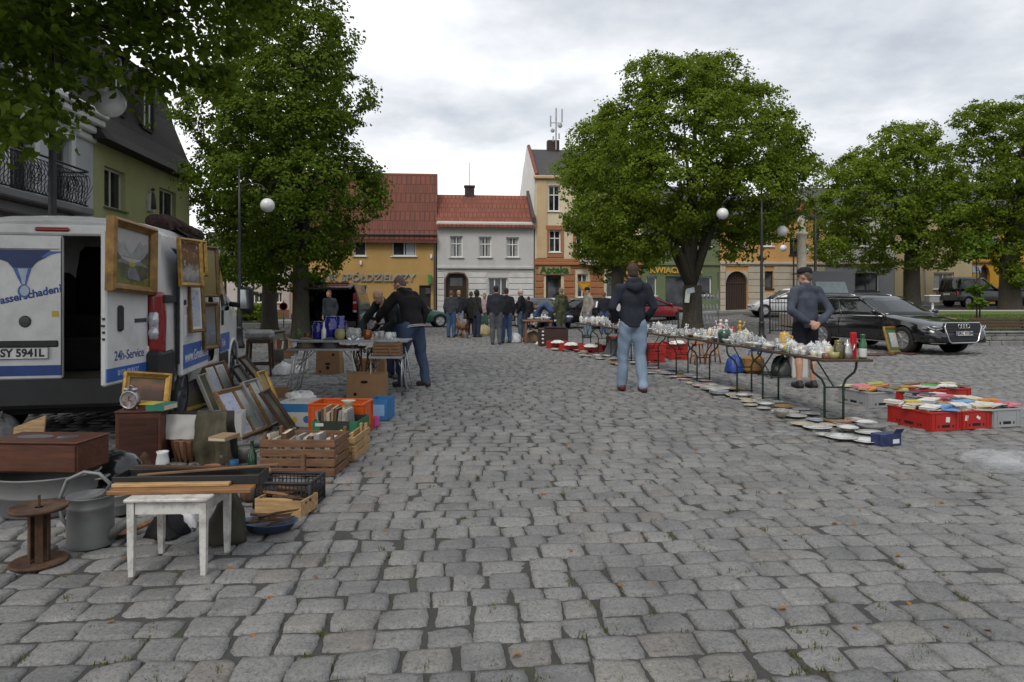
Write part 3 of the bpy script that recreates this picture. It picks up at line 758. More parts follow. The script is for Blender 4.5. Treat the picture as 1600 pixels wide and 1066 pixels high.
mb=MB();mb.add([(-.02,0,0),(-.02,9,0),(-.02,9,He),(-.02,yr,Hr+.15),(-.02,0,He),(.22,0,0),(.22,9,0),(.22,9,He),(.22,yr,Hr+.15),(.22,0,He)],[(0,1,2,3,4),(9,8,7,6,5),(3,8,9,4),(2,7,8,3)]);mb.build('fire_wall',whitew,t)
mb=MB();mb.tube([(.1,-.05,He+.05),(.1,yr,Hr+.22)],.12,6);mb.tube([(.1,9,He+.05),(.1,yr,Hr+.22)],.12,6);mb.build('coping',mat('rust red coping',(.16,.05,.03),.8),t)
mb=MB();x,z=L(880,234);mb.box(x,yr,Hr+.2,.8,.6,.8);mb.build('chimney',mat('sooty brick',(.05,.035,.03),.9),rf)
mb=MB();zt=L(876,172)[1]+1.15;x=L(876,200)[0]+.3;zb=Hr-.1
mb.tube([(x,yr-.5,zb),(x,yr-.5,zt)],.05,6);mb.tube([(x-.35,yr-.5,zt-1.0),(x+.4,yr-.5,zt-1.0)],.03,5)
for(dx,z1,l)in((-.38,zt-.7,1.0),(.4,zt-.3,1.2),(.2,zt-1.7,.5),(-.2,zt-1.9,.5),(0,zt-.2,.9)):
 mb.box(x+dx,yr-.55,z1-.2,.09,.1,l*.75,.02)
mb.ball((x+.25,yr-.62,zt-1.2),.17,.08);mb.ball((x-.25,yr-.62,zt-1.55),.15,.08);mb.build('aerial_mast',mat('mast grey',(.32,.32,.33),.5),rf)
mb=MB();mb.bb(L(905,0)[0],L(932,0)[0],-.5,-.4,L(0,410)[1],L(0,398)[1]);bn=mb.build('banner',m_white,t)
link('lettering',text_mesh('CENTRUM',.2,T(L(918,0)[0],-.52,L(0,407)[1])@RX(90),m_black,.004,0,.01),bn)
mb=MB();mb.bb(L(912,0)[0],L(925,0)[0],-.515,-.505,L(0,403)[1],L(0,399.5)[1]);mb.build('emblem',mat('dark red mark',(.25,.02,.03),.5),bn)
sage=stucco('sage green render',(.13,.17,.085),(.09,.11,.06),.3)
t,L,wd_=house(FAR,1002,1124,495,'green_shop','sage green shop house behind the big lime trunk with yellow florist lettering')
He=L(1060,318)[1];Hr=L(1060,275)[1]
ops=ops_of(L,[(1010,432,1026,462),(1040,432,1072,492),(1090,432,1112,462),(1015,350,1032,385),(1055,350,1072,385),(1095,350,1112,385)])
mb=MB();wall_bm(mb,wd_,He,8,ops);mb.build('wall',sage,t)
for k,o in enumerate(ops):window(t,o,'cross' if k>2 else 'one',m_white if k!=1 else mat('dark shop frame',(.03,.03,.03),.5),.14)
mb=MB();mb.bb(0,wd_,-.1,.01,L(0,410)[1],L(0,405)[1],.02);mb.build('cornice',sage,t)
x,z=L(1056,423);link('lettering',text_mesh('KWIACIARNIA',.52,T(x,-.06,z)@RX(90),mat('yellow letters',(.55,.33,.03),.5),.03,0,.012),t)
gable_roof(t,wd_,8,He,Hr,slate,.25,ends=sage)
ashl=stucco('pale ashlar',(.44,.39,.31),(.30,.26,.2),.4);peach=stucco('peach render',(.52,.29,.11),(.4,.22,.1),.3)
t,L,wd_=house(FAR,1125,1289,488,'gate_house','pale stone-fronted house with a big brown arched gate and peach upper floor')
He=L(1200,334)[1];Hr=L(1200,306)[1];zm=L(1200,412)[1]
ops=ops_of(L,[(1134,424,1168,486),(1195,424,1208,451),(1234,372,1250,398),(1150,345,1166,385),(1192,345,1208,385),(1262,440,1280,484),(1270,350,1284,385)])
ops[0]=(ops[0][0],0.0,ops[0][2],ops[0][3]);ops[5]=(ops[5][0],0.0,ops[5][2],ops[5][3])
mb=MB();wall_bm(mb,wd_,He,9,ops);mb.build('wall',peach,t)
mb=MB();zz=0;o=ops[0];xc,r_=(o[0]+o[2])/2,(o[2]-o[0])/2
while zz<zm-.1:
 h=.42
 cut=[q for q in ops if q[1]<zz+h and q[3]>zz and q[3]<zm+.3]
 xs=[0.0]+[v for q in sorted(cut)for v in(q[0]-.02,q[2]+.02)]+[wd_]
 for i in range(0,len(xs),2):
  a=xs[i];n=max(1,int((xs[i+1]-a)/1.0));stp=(xs[i+1]-a)/n
  for k in range(n):
   if stp>.05:mb.bb(a+k*stp+.012,a+(k+1)*stp-.012,-.08,.01,zz+.012,min(zz+h-.012,zm-.1),.02)
 zz+=h
for sgn in(-1,1):
 pts=[(xc+sgn*r_,o[3]-.75)]+[(xc+sgn*r_*math.cos(a*PI/16),o[3]-.75+.75*math.sin(a*PI/16))for a in range(1,9)]+[(xc+sgn*(r_),o[3])]
 mb.prism(pts,-.06,.25)
mb.bb(0,wd_,-.16,.012,zm-.08,zm+.1,.03)
mb.build('stone_facing',ashl,t)
mb=MB();n=9
for k in range(n):mb.bb(o[0]+(o[2]-o[0])*k/n+.01,o[0]+(o[2]-o[0])*(k+1)/n-.01,.2,.26,-.1,o[3],.01)
mb.bb(o[0],o[2],.25,.3,-.1,o[3]);mb.bb(o[0],o[2],.17,.2,o[3]-.8,o[3]-.68);mb.build('gate',wood('dark brown planks',(.045,.026,.018)),t)
mb=MB();q=ops[5];mb.bb(q[0],q[2],.15,.2,-.1,q[3]);mb.build('door',wood('dark brown planks',(.045,.026,.018)),t)
for k in(1,2,3,4,6):window(t,ops[k],'cross' if k>1 else 'one',m_white if k>2 else m_black,.14)
gable_roof(t,wd_,8,He,Hr+.5,slate,.25,ends=peach)
mb=MB();x=L(1262,0)[0];mb.add([(x-.7,-.05,He-.2),(x+.8,-.05,He-.2),(x+.5,-.05,L(0,300)[1]),(x-.3,-.05,L(0,296)[1]),(x-.7,.4,He-.2),(x+.8,.4,He-.2),(x+.5,.4,L(0,300)[1]),(x-.3,.4,L(0,296)[1])],[(0,1,2,3),(7,6,5,4),(0,3,7,4),(1,5,6,2),(2,6,7,3)]);mb.build('gable_stub',mat('brick red',(.19,.06,.04),.85),t)
mb=MB();mb.box(L(1152,0)[0]+1.6,-.09,1.9,.25,.02,.4);mb.build('house_plate',mat('pinkish plate',(.35,.2,.15),.5),t)
greyr=stucco('blue-grey render',(.27,.27,.29),(.2,.2,.21),.3);offw=stucco('offwhite render',(.55,.54,.50))
t,L,wd_=house(FAR,1290,1397,482,'grey_shop','blue-grey fronted shop with a wide dark window behind the round lime')
He=L(1340,325)[1];Hr=L(1340,290)[1]
ops=ops_of(L,[(1336,427,1372,455),(1300,350,1318,385),(1340,350,1358,385),(1375,350,1392,385)])
mb=MB();wall_bm(mb,wd_,He,9,ops);mb.build('wall',offw,t)
zm=L(1340,416)[1];o=ops[0]
mb=MB();mb.bb(.02,o[0]-.03,-.05,.01,-1,zm);mb.bb(o[2]+.03,wd_-.02,-.05,.01,-1,zm);mb.bb(o[0]-.03,o[2]+.03,-.05,.01,-1,o[1]-.07);mb.bb(o[0]-.03,o[2]+.03,-.05,.01,o[3]+.03,zm);mb.build('shop_front',greyr,t)
mb=MB();mb.bb(0,wd_,-.14,.012,zm+.004,zm+.16,.03);mb.build('cornice',mat('dark red trim',(.08,.03,.028),.7),t)
window(t,o,'two',mat('dark shop frame',(.03,.03,.03),.5),.1)
for k in(1,2,3):window(t,ops[k],'cross',m_white,.14)
gable_roof(t,wd_,8,He,Hr+.5,slate,.25,ends=offw)
t,L,wd_=house(FAR,1398,1519,478,'cream_house','plain cream house with a white two-pane ground floor window, beside the deep yellow one')
crm2=stucco('pale yellow render',(.50,.41,.24),(.40,.33,.2),.25)
He=L(1460,325)[1];Hr=L(1460,280)[1]
ops=ops_of(L,[(1459,426,1491,452),(1411,424,1424,472),(1430,345,1448,380),(1485,345,1503,380),(1478,373,1490,385)])[:4]
ops[1]=(ops[1][0],0,ops[1][2],ops[1][3])
mb=MB();wall_bm(mb,wd_,He,9,ops);mb.build('wall',crm2,t)
mb=MB();mb.bb(.0,ops[1][0]-.02,-.05,.01,-1,.45);mb.bb(ops[1][2]+.02,wd_,-.05,.01,-1,.45);mb.build('plinth',stucco('grey plinth',(.22,.22,.22)),t)
for k in(0,2,3):window(t,ops[k],'two',m_white,.12,curtain=lace)
mb=MB();o=ops[1];mb.bb(o[0],o[2],.12,.18,-.1,o[3]);mb.build('door',mat('russet door',(.16,.05,.022),.5),t)
mb=MB();x=L(1444,0)[0];mb.tube([(x,-.08,-.2),(x,-.08,He-.1)],.05,6);mb.build('downpipe',m_zinc,t)
gable_roof(t,wd_,9,He,Hr+.6,slate,.3,ends=crm2)
yel=stucco('deep yellow render',(.50,.27,.03),(.36,.19,.03),.35)
t,L,wd_=house(FAR,1520,1690,476,'yellow_house','deep yellow house with a pointed dark doorway at the right edge')
He=L(1560,325)[1];Hr=L(1560,280)[1]
ops=ops_of(L,[(1530,413,1547,472),(1583,424,1606,446),(1528,385,1540,398),(1625,424,1648,446),(1545,345,1563,380),(1600,345,1618,380)])
ops[0]=(ops[0][0],0,ops[0][2],ops[0][3])
mb=MB();wall_bm(mb,wd_,He,9,ops)
o=ops[0];xc,r_=(o[0]+o[2])/2,(o[2]-o[0])/2
for sgn in(-1,1):mb.prism([(xc+sgn*r_,o[3]-.7),(xc+sgn*r_*.75,o[3]-.3),(xc,o[3]),(xc+sgn*r_,o[3])],.0,.26)
mb.build('wall',yel,t)
mb=MB();mb.bb(o[0],o[2],.27,.33,-.1,o[3]);mb.build('door',wood('dark brown planks',(.045,.026,.018)),t)
for k in range(1,6):window(t,ops[k],'two',m_white,.12,curtain=lace)
mb=MB();mb.bb(0,wd_,-.12,.01,L(0,404)[1],L(0,400)[1],.02);mb.build('cornice',mat('brown trim',(.13,.08,.05),.8),t)
mb=MB();x,z=L(1526,421);mb.bb(x-.3,x+.3,-.03,.01,z-.22,z+.22);p=mb.build('number_plate',mat('blue grey plate',(.35,.42,.5),.4),t)
link('lettering',text_mesh('12',.3,T(x,-.035,z)@RX(90),mat('navy letters',(.02,.03,.1),.4),.003,0,.01),p)
gable_roof(t,wd_,9,He,Hr+.6,slate,.3,ends=yel)
FL=Front((0,52),5.37)
t,L,wd_=house(FL,300,452,502,'pale_house','pale pinkish house with brown plinth seen past the trunks on the left',z0=0)
pink=stucco('pale pink render',(.50,.45,.42))
He=L(400,402)[1];ops=ops_of(L,[(390,457,411,473),(330,457,350,473),(425,457,441,473)])
mb=MB();wall_bm(mb,wd_,He,8,ops);mb.build('wall',pink,t)
for o in ops:window(t,o,'three',m_white,.12)
mb=MB();mb.bb(-.05,wd_,-.06,.01,-1,L(400,484)[1]);mb.build('plinth',mat('brown plinth',(.19,.10,.06),.8),t)
gable_roof(t,wd_,8,He,He+2.2,slate,.3,ends=pink)
lime_r=stucco('lime green render',(.45,.46,.22),(.30,.30,.16),.35)
shing=mat('brown-black shingle',(.030,.026,.025),.85,var=.35,vs=4,bump=.8,bs=8,grain=(2,2,6))
t,L,wd_=house(LEFT,147,296,340,'green_house','lime green house with tall dark mansard roof in the left row',z0=0)
He=L(147,212)[1]
ops=ops_of(L,[(163,256,195,330),(250,296,274,352),(230,290,238,322)])
ops[0]=(L(163,0)[0],L(163,322)[1],L(196,0)[0],L(163,256)[1]-.05);h0=ops[0]
ops[1]=(L(249,0)[0],h0[1],L(275,0)[0],h0[3]);ops[2]=(L(229,0)[0],h0[1]+.25,L(238,0)[0],h0[3]-.35)
gf=[(a[0],.6,a[2],2.3)for a in ops[:2]]
mb=MB();wall_bm(mb,wd_,He,9,ops[:2]+gf);mb.build('wall',lime_r,t)
for o in ops[:2]+gf:window(t,o,'two',m_white,.16,sillm=stucco('green grey sill',(.2,.21,.12)))
o=ops[2];mb=MB();xc=(o[0]+o[2])/2;w2=(o[2]-o[0])/2
arch=[(xc-w2,o[1]),(xc+w2,o[1]),(xc+w2,o[3]-.3),(xc+w2*.6,o[3]-.1),(xc,o[3]),(xc-w2*.6,o[3]-.1),(xc-w2,o[3]-.3)]
mb.prism(arch,-.1,.0);nb_=mb.build('niche',whitew,t)
mb=MB();mb.use(0,True).tube([(xc,-.13,o[1]+.1),(xc,-.13,o[1]+.5),(xc,-.13,o[1]+.72)],[.12,.09,.05],8);mb.ball((xc,-.13,o[1]+.82),.07);mb.build('figure',mat('dark stone',(.1,.09,.08),.8),nb_)
zt=He+4.2
prof=[(-.55,He-.15),(-.25,He+.25),(.15,He+.9),(.75,He+2.4),(1.25,zt),(4.5,zt+1.3),(8.2,zt),(8.6,He+1.6),(9.3,He-.1)]
mb=MB();r0_=[(-.35,a,b_)for a,b_ in prof];r1_=[(wd_+.25,a,b_)for a,b_ in prof]
mb.loft([r0_,r1_]);rf=mb.build('roof',shing,t)
for(xa,xb)in((190,206),(233,249)):
 a,b_=L(xa,0)[0],L(xb,0)[0]
 mb=MB();z0,z1=He+1.35,He+3.3
 mb.bb(a-.12,b_+.12,.15,1.6,z1,z1+.18);mb.bb(a-.12,a,.22,1.4,z0,z1);mb.bb(b_,b_+.12,.22,1.4,z0,z1);mb.bb(a,b_,.22,1.2,z0-.12,z0);dm=mb.build('dormer',shing,rf)
 window(dm,(a,z0,b_,z1),'two',m_white,.34,sill=False).name='dormer_window'
greyw=stucco('pale grey render',(.56,.57,.59),(.4,.4,.41),.3)
t,L,wd_=house(LEFT,-330,146,340,'grey_house','pale grey house with white moulded cornice and wrought iron balcony at far left',z0=0)
He=L(146,178)[1]
dz=(L(84,318)[0],L(84,322)[1],L(108,318)[0],L(96,214)[1])
w3=(L(45,318)[0]-.9,dz[1],L(45,0)[0]+.15,dz[3])
ops=[dz,w3,(w3[0]-2.6,dz[1],w3[0]-1.5,dz[3]),(dz[0],.4,dz[2]+.3,2.5),(w3[0],.4,w3[2],2.5)]
mb=MB();wall_bm(mb,wd_,He,10,ops);mb.build('wall',greyw,t)
for o in ops:
 f=window(t,o,'cross',mat('grey brown frame',(.16,.15,.14),.6),.16)
 s_=MB();q=.22
 s_.bb(o[0]-q,o[0]-.003,-.07,.01,o[1],o[3]);s_.bb(o[2]+.003,o[2]+q,-.07,.01,o[1],o[3]);s_.bb(o[0]-q,o[2]+q,-.08,.011,o[3]+.003,o[3]+.2);s_.bb(o[0]-q-.1,o[2]+q+.1,-.2,.012,o[3]+.3,o[3]+.42,.03);s_.build('surround',m_white,f)
mb=MB()
for k,(d_,h)in enumerate(((.5,.22),(.38,.2),(.25,.25),(.12,.3))):mb.bb(-.2,wd_,-d_,.01+.002*k,He-.22-.24*k,He-.24*k-.01,.04)
mb.build('cornice',m_white,t)
mb=MB();mb.add([(-.2,-.45,He),(wd_,-.45,He),(wd_,4,He+1.8),(-.2,4,He+1.8),(-.2,9,He),(wd_,9,He)],[(0,1,2,3),(3,2,5,4),(0,3,4),(1,5,2)]);mb.build('roof',slate,t)
bx1=LEFT.px(143,300,-.95)[0]-LEFT.px(-330,340,0)[0]+.2;bx0=bx1-6.2;zb=dz[1]-.05;dp=.95
mb=MB();mb.bb(bx0-.1,bx1-.25,-dp-.1,.0,zb-.22,zb,.04);mb.bb(bx0+.05,bx1-.55,-dp+.25,.0,zb-.5,zb-.224,.04);mb.build('balcony_slab',stucco('grey concrete',(.2,.2,.2)),t)
mb=MB();n=40;zr=zb+1.02
def bel(k):return .14*math.sin(PI*min(1,k*1.25))*(1-k*.3)
path=[(bx0+(bx1-bx0-.4)*i/n,-dp)for i in range(n+1)]+[(bx1-.3,-dp+.12),(bx1-.25,-dp*.7),(bx1-.25,-dp*.35),(bx1-.25,0)]
mb.use(0,True).tube([(x,y,zr)for x,y in path],.03,6);mb.tube([(x,y,zb+.05)for x,y in path],.022,6);mb.tube([(x,y,zr-.12)for x,y in path],.015,5)
for i in range(0,n,1):
 for sgn in(1,-1):
  pts=[]
  for k in range(7):
   f_=k/6;x=bx0+(bx1-bx0-.4)*(i+(f_*3.2*sgn))/n
   if x<bx0 or x>bx1-.35:continue
   pts.append((x,-dp-bel(1-f_),zb+.05+f_*.86))
  if len(pts)>1:mb.tube(pts,.011,4)
for k in range(7):
 y=-dp+.14+k*.13
 mb.tube([(bx1-.25+bel(1-f_/6),y,zb+.05+.86*f_/6)for f_ in range(7)],.011,4)
for cx in(bx0+1.5,bx0+3.1,bx0+4.7):
 for rr in(.12,.2,.27):
  mb.tube([(cx+rr*math.cos(a*PI/6),-dp-.12,zb+.5+rr*math.sin(a*PI/6))for a in range(12)],.013,4,closed=True)
mb.build('balcony_railing',m_black,t)
mb=MB();mb.add([(bx0,-.02,2.95),(bx1-1.5,-.02,2.95),(bx1-1.5,-1.1,2.45),(bx0,-1.1,2.45),(bx1-1.5,-1.1,2.2),(bx0,-1.1,2.2)],[(0,1,2,3),(3,2,4,5)]);mb.build('awning',mat('dark red awning',(.14,.025,.025),.8),t)
def paint(name,c,rough=.28,coat=.6):return mat(name,c,rough,var=.05,vs=3,coat=coat,dirt=tuple(k*.7+.02 for k in c),dscale=2.5,damt=.25)
def carglass():
 m,nt,b,oc=newmat('tinted car glass');b.inputs['Base Color'].default_value=(.012,.014,.015,1)
 b.inputs['Roughness'].default_value=.04;b.inputs['Specular IOR Level'].default_value=.7;return m
m_cglass=carglass()
m_tyre=mat('tyre rubber',(.014,.014,.014),.85,bump=.3,bs=120)
m_rim=mat('alloy rim',(.36,.36,.37),.45,.35)
m_rimd=mat('steel rim',(.10,.10,.105),.5,.4)
m_plas=mat('black plastic',(.020,.020,.021),.6,bump=.25,bs=200)
m_chrome=mat('chrome trim',(.62,.62,.62),.15,1.0,var=.03)
m_red=mat('red lamp lens',(.22,.012,.012),.15,coat=.6)
m_clear=mat('clear lamp lens',(.50,.50,.52),.1,.3,coat=.8)
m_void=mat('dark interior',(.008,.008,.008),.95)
def boolean(me,cutters,op='DIFFERENCE'):
 o=bpy.data.objects.new('t',me);COL.objects.link(o);tmp=[]
 for c in cutters:
  k=bpy.data.objects.new('c',c);COL.objects.link(k);tmp.append(k)
  m=o.modifiers.new('b','BOOLEAN');m.operation=op;m.object=k;m.solver='EXACT'
 dg=bpy.context.evaluated_depsgraph_get();r_=bpy.data.meshes.new_from_object(o.evaluated_get(dg),depsgraph=dg)
 for k in[o]+tmp:bpy.data.objects.remove(k)
 return r_
def wheel(par,x,y,r_,w,side,rim=None,spokes=5,name='wheel'):
 Mx=T(x,y,r_)@RY(90*side)
 t_=MB();t_.at(Mx).use(0,True)
 t_.lathe([(r_*.62,-w/2),(r_*.9,-w/2),(r_*.985,-w*.38),(r_,-w*.2),(r_,w*.2),(r_*.985,w*.38),(r_*.9,w/2),(r_*.66,w/2),(r_*.64,w*.3)],28)
 wo=t_.build(name,m_tyre,par)
 d=MB();d.at(Mx).use(0,False)
 d.lathe([(r_*.66,w*.40),(r_*.66,w*.5),(r_*.60,w*.5),(r_*.57,w*.25)],28)
 for k in range(spokes):
  a=2*PI*k/spokes;ca,sa=math.cos(a),math.sin(a)
  d.tube([(.05*ca,.05*sa,w*.40),(r_*.6*ca,r_*.6*sa,w*.44)],[r_*.13,r_*.085],6,flat=.5)
 d.lathe([(.001,w*.47),(r_*.14,w*.47),(r_*.17,w*.4)],14)
 d.build('rim',rim or m_rim,wo)
 b=MB();b.at(Mx);b.lathe([(.001,w*.18),(r_*.63,w*.18)],20);b.build('brake_disc',m_void,wo)
 return wo
def car(name,label,loc,rz,L,Wd,H,col,prof,wb,wr=.31,group=None,cat='car',tail=None,rim=None,sc=1.0,front_lamps=True):
 t=thing(name,label,cat,loc,rz,group);hw=Wd/2
 fr=[0,.012,.04,.1,.2,.35,.5,.6,.7,.8,.88,.94,.975,1.0]
 def top(f):
  P_=prof['top']
  for i in range(len(P_)-1):
   if P_[i][0]<=f<=P_[i+1][0]:
    k=(f-P_[i][0])/(P_[i+1][0]-P_[i][0]);return P_[i][1]+(P_[i+1][1]-P_[i][1])*k
  return P_[-1][1]
 rings=[]
 for f in fr:
  y=-L/2+f*L;zt=top(f)*H;e=min(f,1-f)
  w=hw*(1-.20*max(0,(.07-e)/.07)**2);zl=.19*H+.05*max(0,(.06-e)/.06)
  if e==0:w*=.93
  h=[(w*.80,zl),(w*.95,zl+.03),(w*.985,zl+.13),(w,zl+(zt-zl)*.45),(w*.985,zl+(zt-zl)*.7),(w*.95,zt-.05),(w*.88,zt-.008),(w*.5,zt+.012),(0,zt+.018)]
  rings.append([(a,y,z)for a,z in h]+[(-a,y,z)for a,z in reversed(h[:-1])])
 b=MB();b.use(0,True).loft(rings);bm_=b.mesh('body',[col])
 ys=(-wb/2+prof.get('ax',0),wb/2+prof.get('ax',0));cut=[]
 for y in ys:
  for s_ in(-1,1):
   c=MB();c.at(T(s_*hw,y,wr)@RY(90)).lathe([(wr*1.13,-.26),(wr*1.13,.26)],24);cut.append(c.mesh('c',[m_void]))
 bm_=boolean(bm_,cut);bm_.shade_smooth()if hasattr(bm_,'shade_smooth')else None
 bm_.set_sharp_from_angle(angle=R(38));body=link('body',bm_,t)
 u=MB();u.box(0,0,.19*H+.02,Wd*.62,L*.9,.12);u.build('underbody',m_void,t)
 for y in ys:
  for s_ in(-1,1):
   a=MB();a.at(T(s_*(hw-.30),y,wr)@RY(90*s_)).lathe([(.001,-.02),(wr*1.1,-.02)],18);a.build('wheel_well',m_void,t)
   wheel(t,s_*(hw-.12),y,wr,.2,s_,rim)
 g0,g1,g2,g3=[-L/2+k*L for k in prof['gl']];zb=prof['belt']*H;wb_,wt_=hw*.93,hw*prof.get('tw',.74)
 def ring(k,ins=0.0):
  a=g0+(g1-g0)*k;c=g3+(g2-g3)*k;w=wb_+(wt_-wb_)*(k**1.2)-ins;z=zb-.03+(H-.05-zb+.03)*k
  r_=.09+.16*k;z2=z
  return[(-w*.86,a,z2),(w*.86,a,z2),(w,a+r_,z),(w,(a+c)/2,z),(w,c-r_*1.5,z),(w*.82,c-.03,z2),(w*.4,c+.03,z2),(-w*.4,c+.03,z2),(-w*.82,c-.03,z2),(-w,c-r_*1.5,z),(-w,(a+c)/2,z),(-w,a+r_,z)]
 ks=[0,.25,.5,.75,.93]
 gl=MB();gl.use(0,True).loft([ring(k)for k in ks]);gl.build('window_glass',m_cglass,t)
 ro=MB();ro.use(0,True);r9=ring(.90,-.012);r10=ring(1.0)
 ctr=[(p[0]*.6,(p[1]-(g1+g2)/2)*.8+(g1+g2)/2,H)for p in r10]
 ro.loft([[(p[0],p[1],p[2])for p in r9],[(p[0]*.97,p[1],H-.035)for p in r10],ctr,[(0,(g1+g2)/2,H+.005)]*12],cap=False)
 rf=ro.build('roof',col,t)
 npl=prof.get('pillars',((2,.03),(3,.028),(4,.03)))
 for s_ in(0,1):
  for(i,r_)in npl:
   j=i if not s_ else 13-i
   pl=MB();pl.use(0,True).tube([Vector(ring(k,-.006)[j%12])for k in(0,.3,.6,.92)],[r_*1.3,r_*1.1,r_,r_],6);pl.build('pillar',col,t)
 for i in(0,1):
  pl=MB();pl.use(0,True).tube([Vector(ring(k,-.006)[i])for k in(0,.3,.6,.92)],.035,6);pl.build('pillar',col,t)
 for s_ in(-1,1):
  mi_=MB();yv=g3-.35;mi_.use(0,True).ball((s_*(hw+.07),yv,zb+.09),.10,.07,.075,12,6);mi_.tube([(s_*(hw*.9),yv+.02,zb+.04),(s_*(hw+.06),yv,zb+.06)],.025,6);mi_.build('wing_mirror',col,t)
  for y in(g0+(g3-g0)*.48,g3-.25):
   d=MB();d.box(s_*(hw-.004),y,.62*H/1.45,.012,.012,.50);d.build('door_gap',m_void,t)
  for y in(g0+(g3-g0)*.38,g0+(g3-g0)*.66):
   h_=MB();h_.box(s_*(hw-.006),y,zb-.13,.03,.17,.03,.01);h_.build('door_handle',col,t)
  l_=MB();l_.use(0,True).ball((s_*hw*.70,L/2-.11,prof['top'][-2][1]*H-.13),.20,.12,.075,12,6);l_.build('headlight',m_clear,t)
  tl=MB();tl.box(s_*hw*.86,-L/2+.05,zb-.16,.17,.14,.28,.04);tl.build('tail_light',m_red,t)
 p=MB();p.box(0,-L/2-.012,.42*H,.50,.015,.11,.004);p.build('number_plate',m_white,t)
 p=MB();p.box(0,L/2+.0,.30*H,.50,.02,.11,.004);p.build('number_plate',m_white,t)
 bp=MB();bp.box(0,L/2-.03,.33*H,Wd*.5,.08,.12,.03);bp.build('grille',m_plas,t)
 if sc!=1:t.scale=(sc,)*3
 return t,hw,(g0,g1,g2,g3),zb,ring
ESTATE=dict(top=[(0,.56),(.02,.64),(.1,.65),(.62,.655),(.70,.645),(.80,.60),(.90,.54),(.97,.45),(1,.36)],gl=(.02,.07,.52,.715),belt=.645,ax=.05,tw=.72)
HATCH=dict(top=[(0,.50),(.02,.60),(.08,.63),(.66,.64),(.74,.62),(.86,.56),(.95,.48),(1,.36)],gl=(.015,.12,.52,.75),belt=.63,ax=.05)
MPV=dict(top=[(0,.42),(.02,.52),(.1,.54),(.70,.55),(.78,.53),(.90,.46),(.97,.40),(1,.3)],gl=(.012,.05,.55,.80),belt=.535,ax=.05,tw=.82)
AX=Vector((.26,-.966));ang=math.degrees(math.atan2(-AX.x,AX.y))
c0=Vector((10.12,17.6))-AX*1.51+Vector((.966,.26))*.82
m_blk=paint('black car paint',(.006,.006,.007),.12,1.0)
au,hw,gg,zb,ring=car('estate_car','shiny black estate car with raised tailgate, parked facing right beside the benches',(c0.x,c0.y,.0),ang,4.95,1.88,1.50,m_blk,ESTATE,2.92,.345,'parked cars',rim=mat('dark alloy',(.22,.22,.23),.4,.4),sc=1.0)
for ch in list(au.children):
 if ch.name.split('.')[0]in('headlight','grille','number_plate'):bpy.data.objects.remove(ch)
L2=4.95/2
g=MB();out=[(-.50,.80),(.50,.80),(.56,.70),(.44,.36),(.36,.31),(-.36,.31),(-.44,.36),(-.56,.70)]
ys_=lambda z:L2-.02-.10*max(0,(z-.45))**1.5*1.6
g.loft([[(x,ys_(z)-.06,z)for x,z in out],[(x,ys_(z)+.03,z)for x,z in out]])
gr=g.build('grille',m_plas,au)
c=MB();c.use(0,True).tube([(x*1.03,ys_(z)+.03,z)for x,z in out],.020,8,closed=True);c.build('grille_ring',m_chrome,gr)
c=MB()
for k in range(6):
 z=.38+k*.072;w_=.40+(.14*min(1,(z-.33)/.38));c.box(0,ys_(z)+.03,z,2*w_-.02,.02,.014)
c.build('grille_bars',mat('dark chrome',(.10,.10,.10),.3,.8),gr)
c=MB();c.use(0,True)
for k in range(4):
 cx=(k-1.5)*.082;c.tube([(cx+.055*math.cos(a*PI/10),ys_(.73)+.055,.722+.055*math.sin(a*PI/10))for a in range(20)],.0085,6,closed=True)
c.build('ring_emblem',m_chrome,gr)
def plate(par,M,txt,w=.52,h=.114,name='number_plate'):
 p=MB();p.at(M).box(0,0,0,w,.014,h,.004);o=p.build(name,mat('plate white',(.60,.60,.58),.4),par)
 p=MB();p.at(M).box(-w/2+.022,-.002,0,.04,.0135,h*.94);p.build('country_band',mat('plate blue',(.02,.06,.30),.4),o)
 me=text_mesh(txt,h*.92,M@T(.02,-.0085,0)@RX(90),m_black,.0008,0,.004)
 link('lettering',me,o)
 f=MB();f.at(M)
 for(x,z,a,b_)in((0,h/2-.003,w,.005),(0,-h/2+.003,w,.005),(-w/2+.003,0,.005,h-.012),(w/2-.003,0,.005,h-.012)):f.box(x,-.0085,z,a,.003,b_)
 f.build('plate_frame',m_plas,o)
 return o
plate(au,T(0,ys_(.55)+.055,.545)@RZ(180)@RX(0),'SRC 01EM')
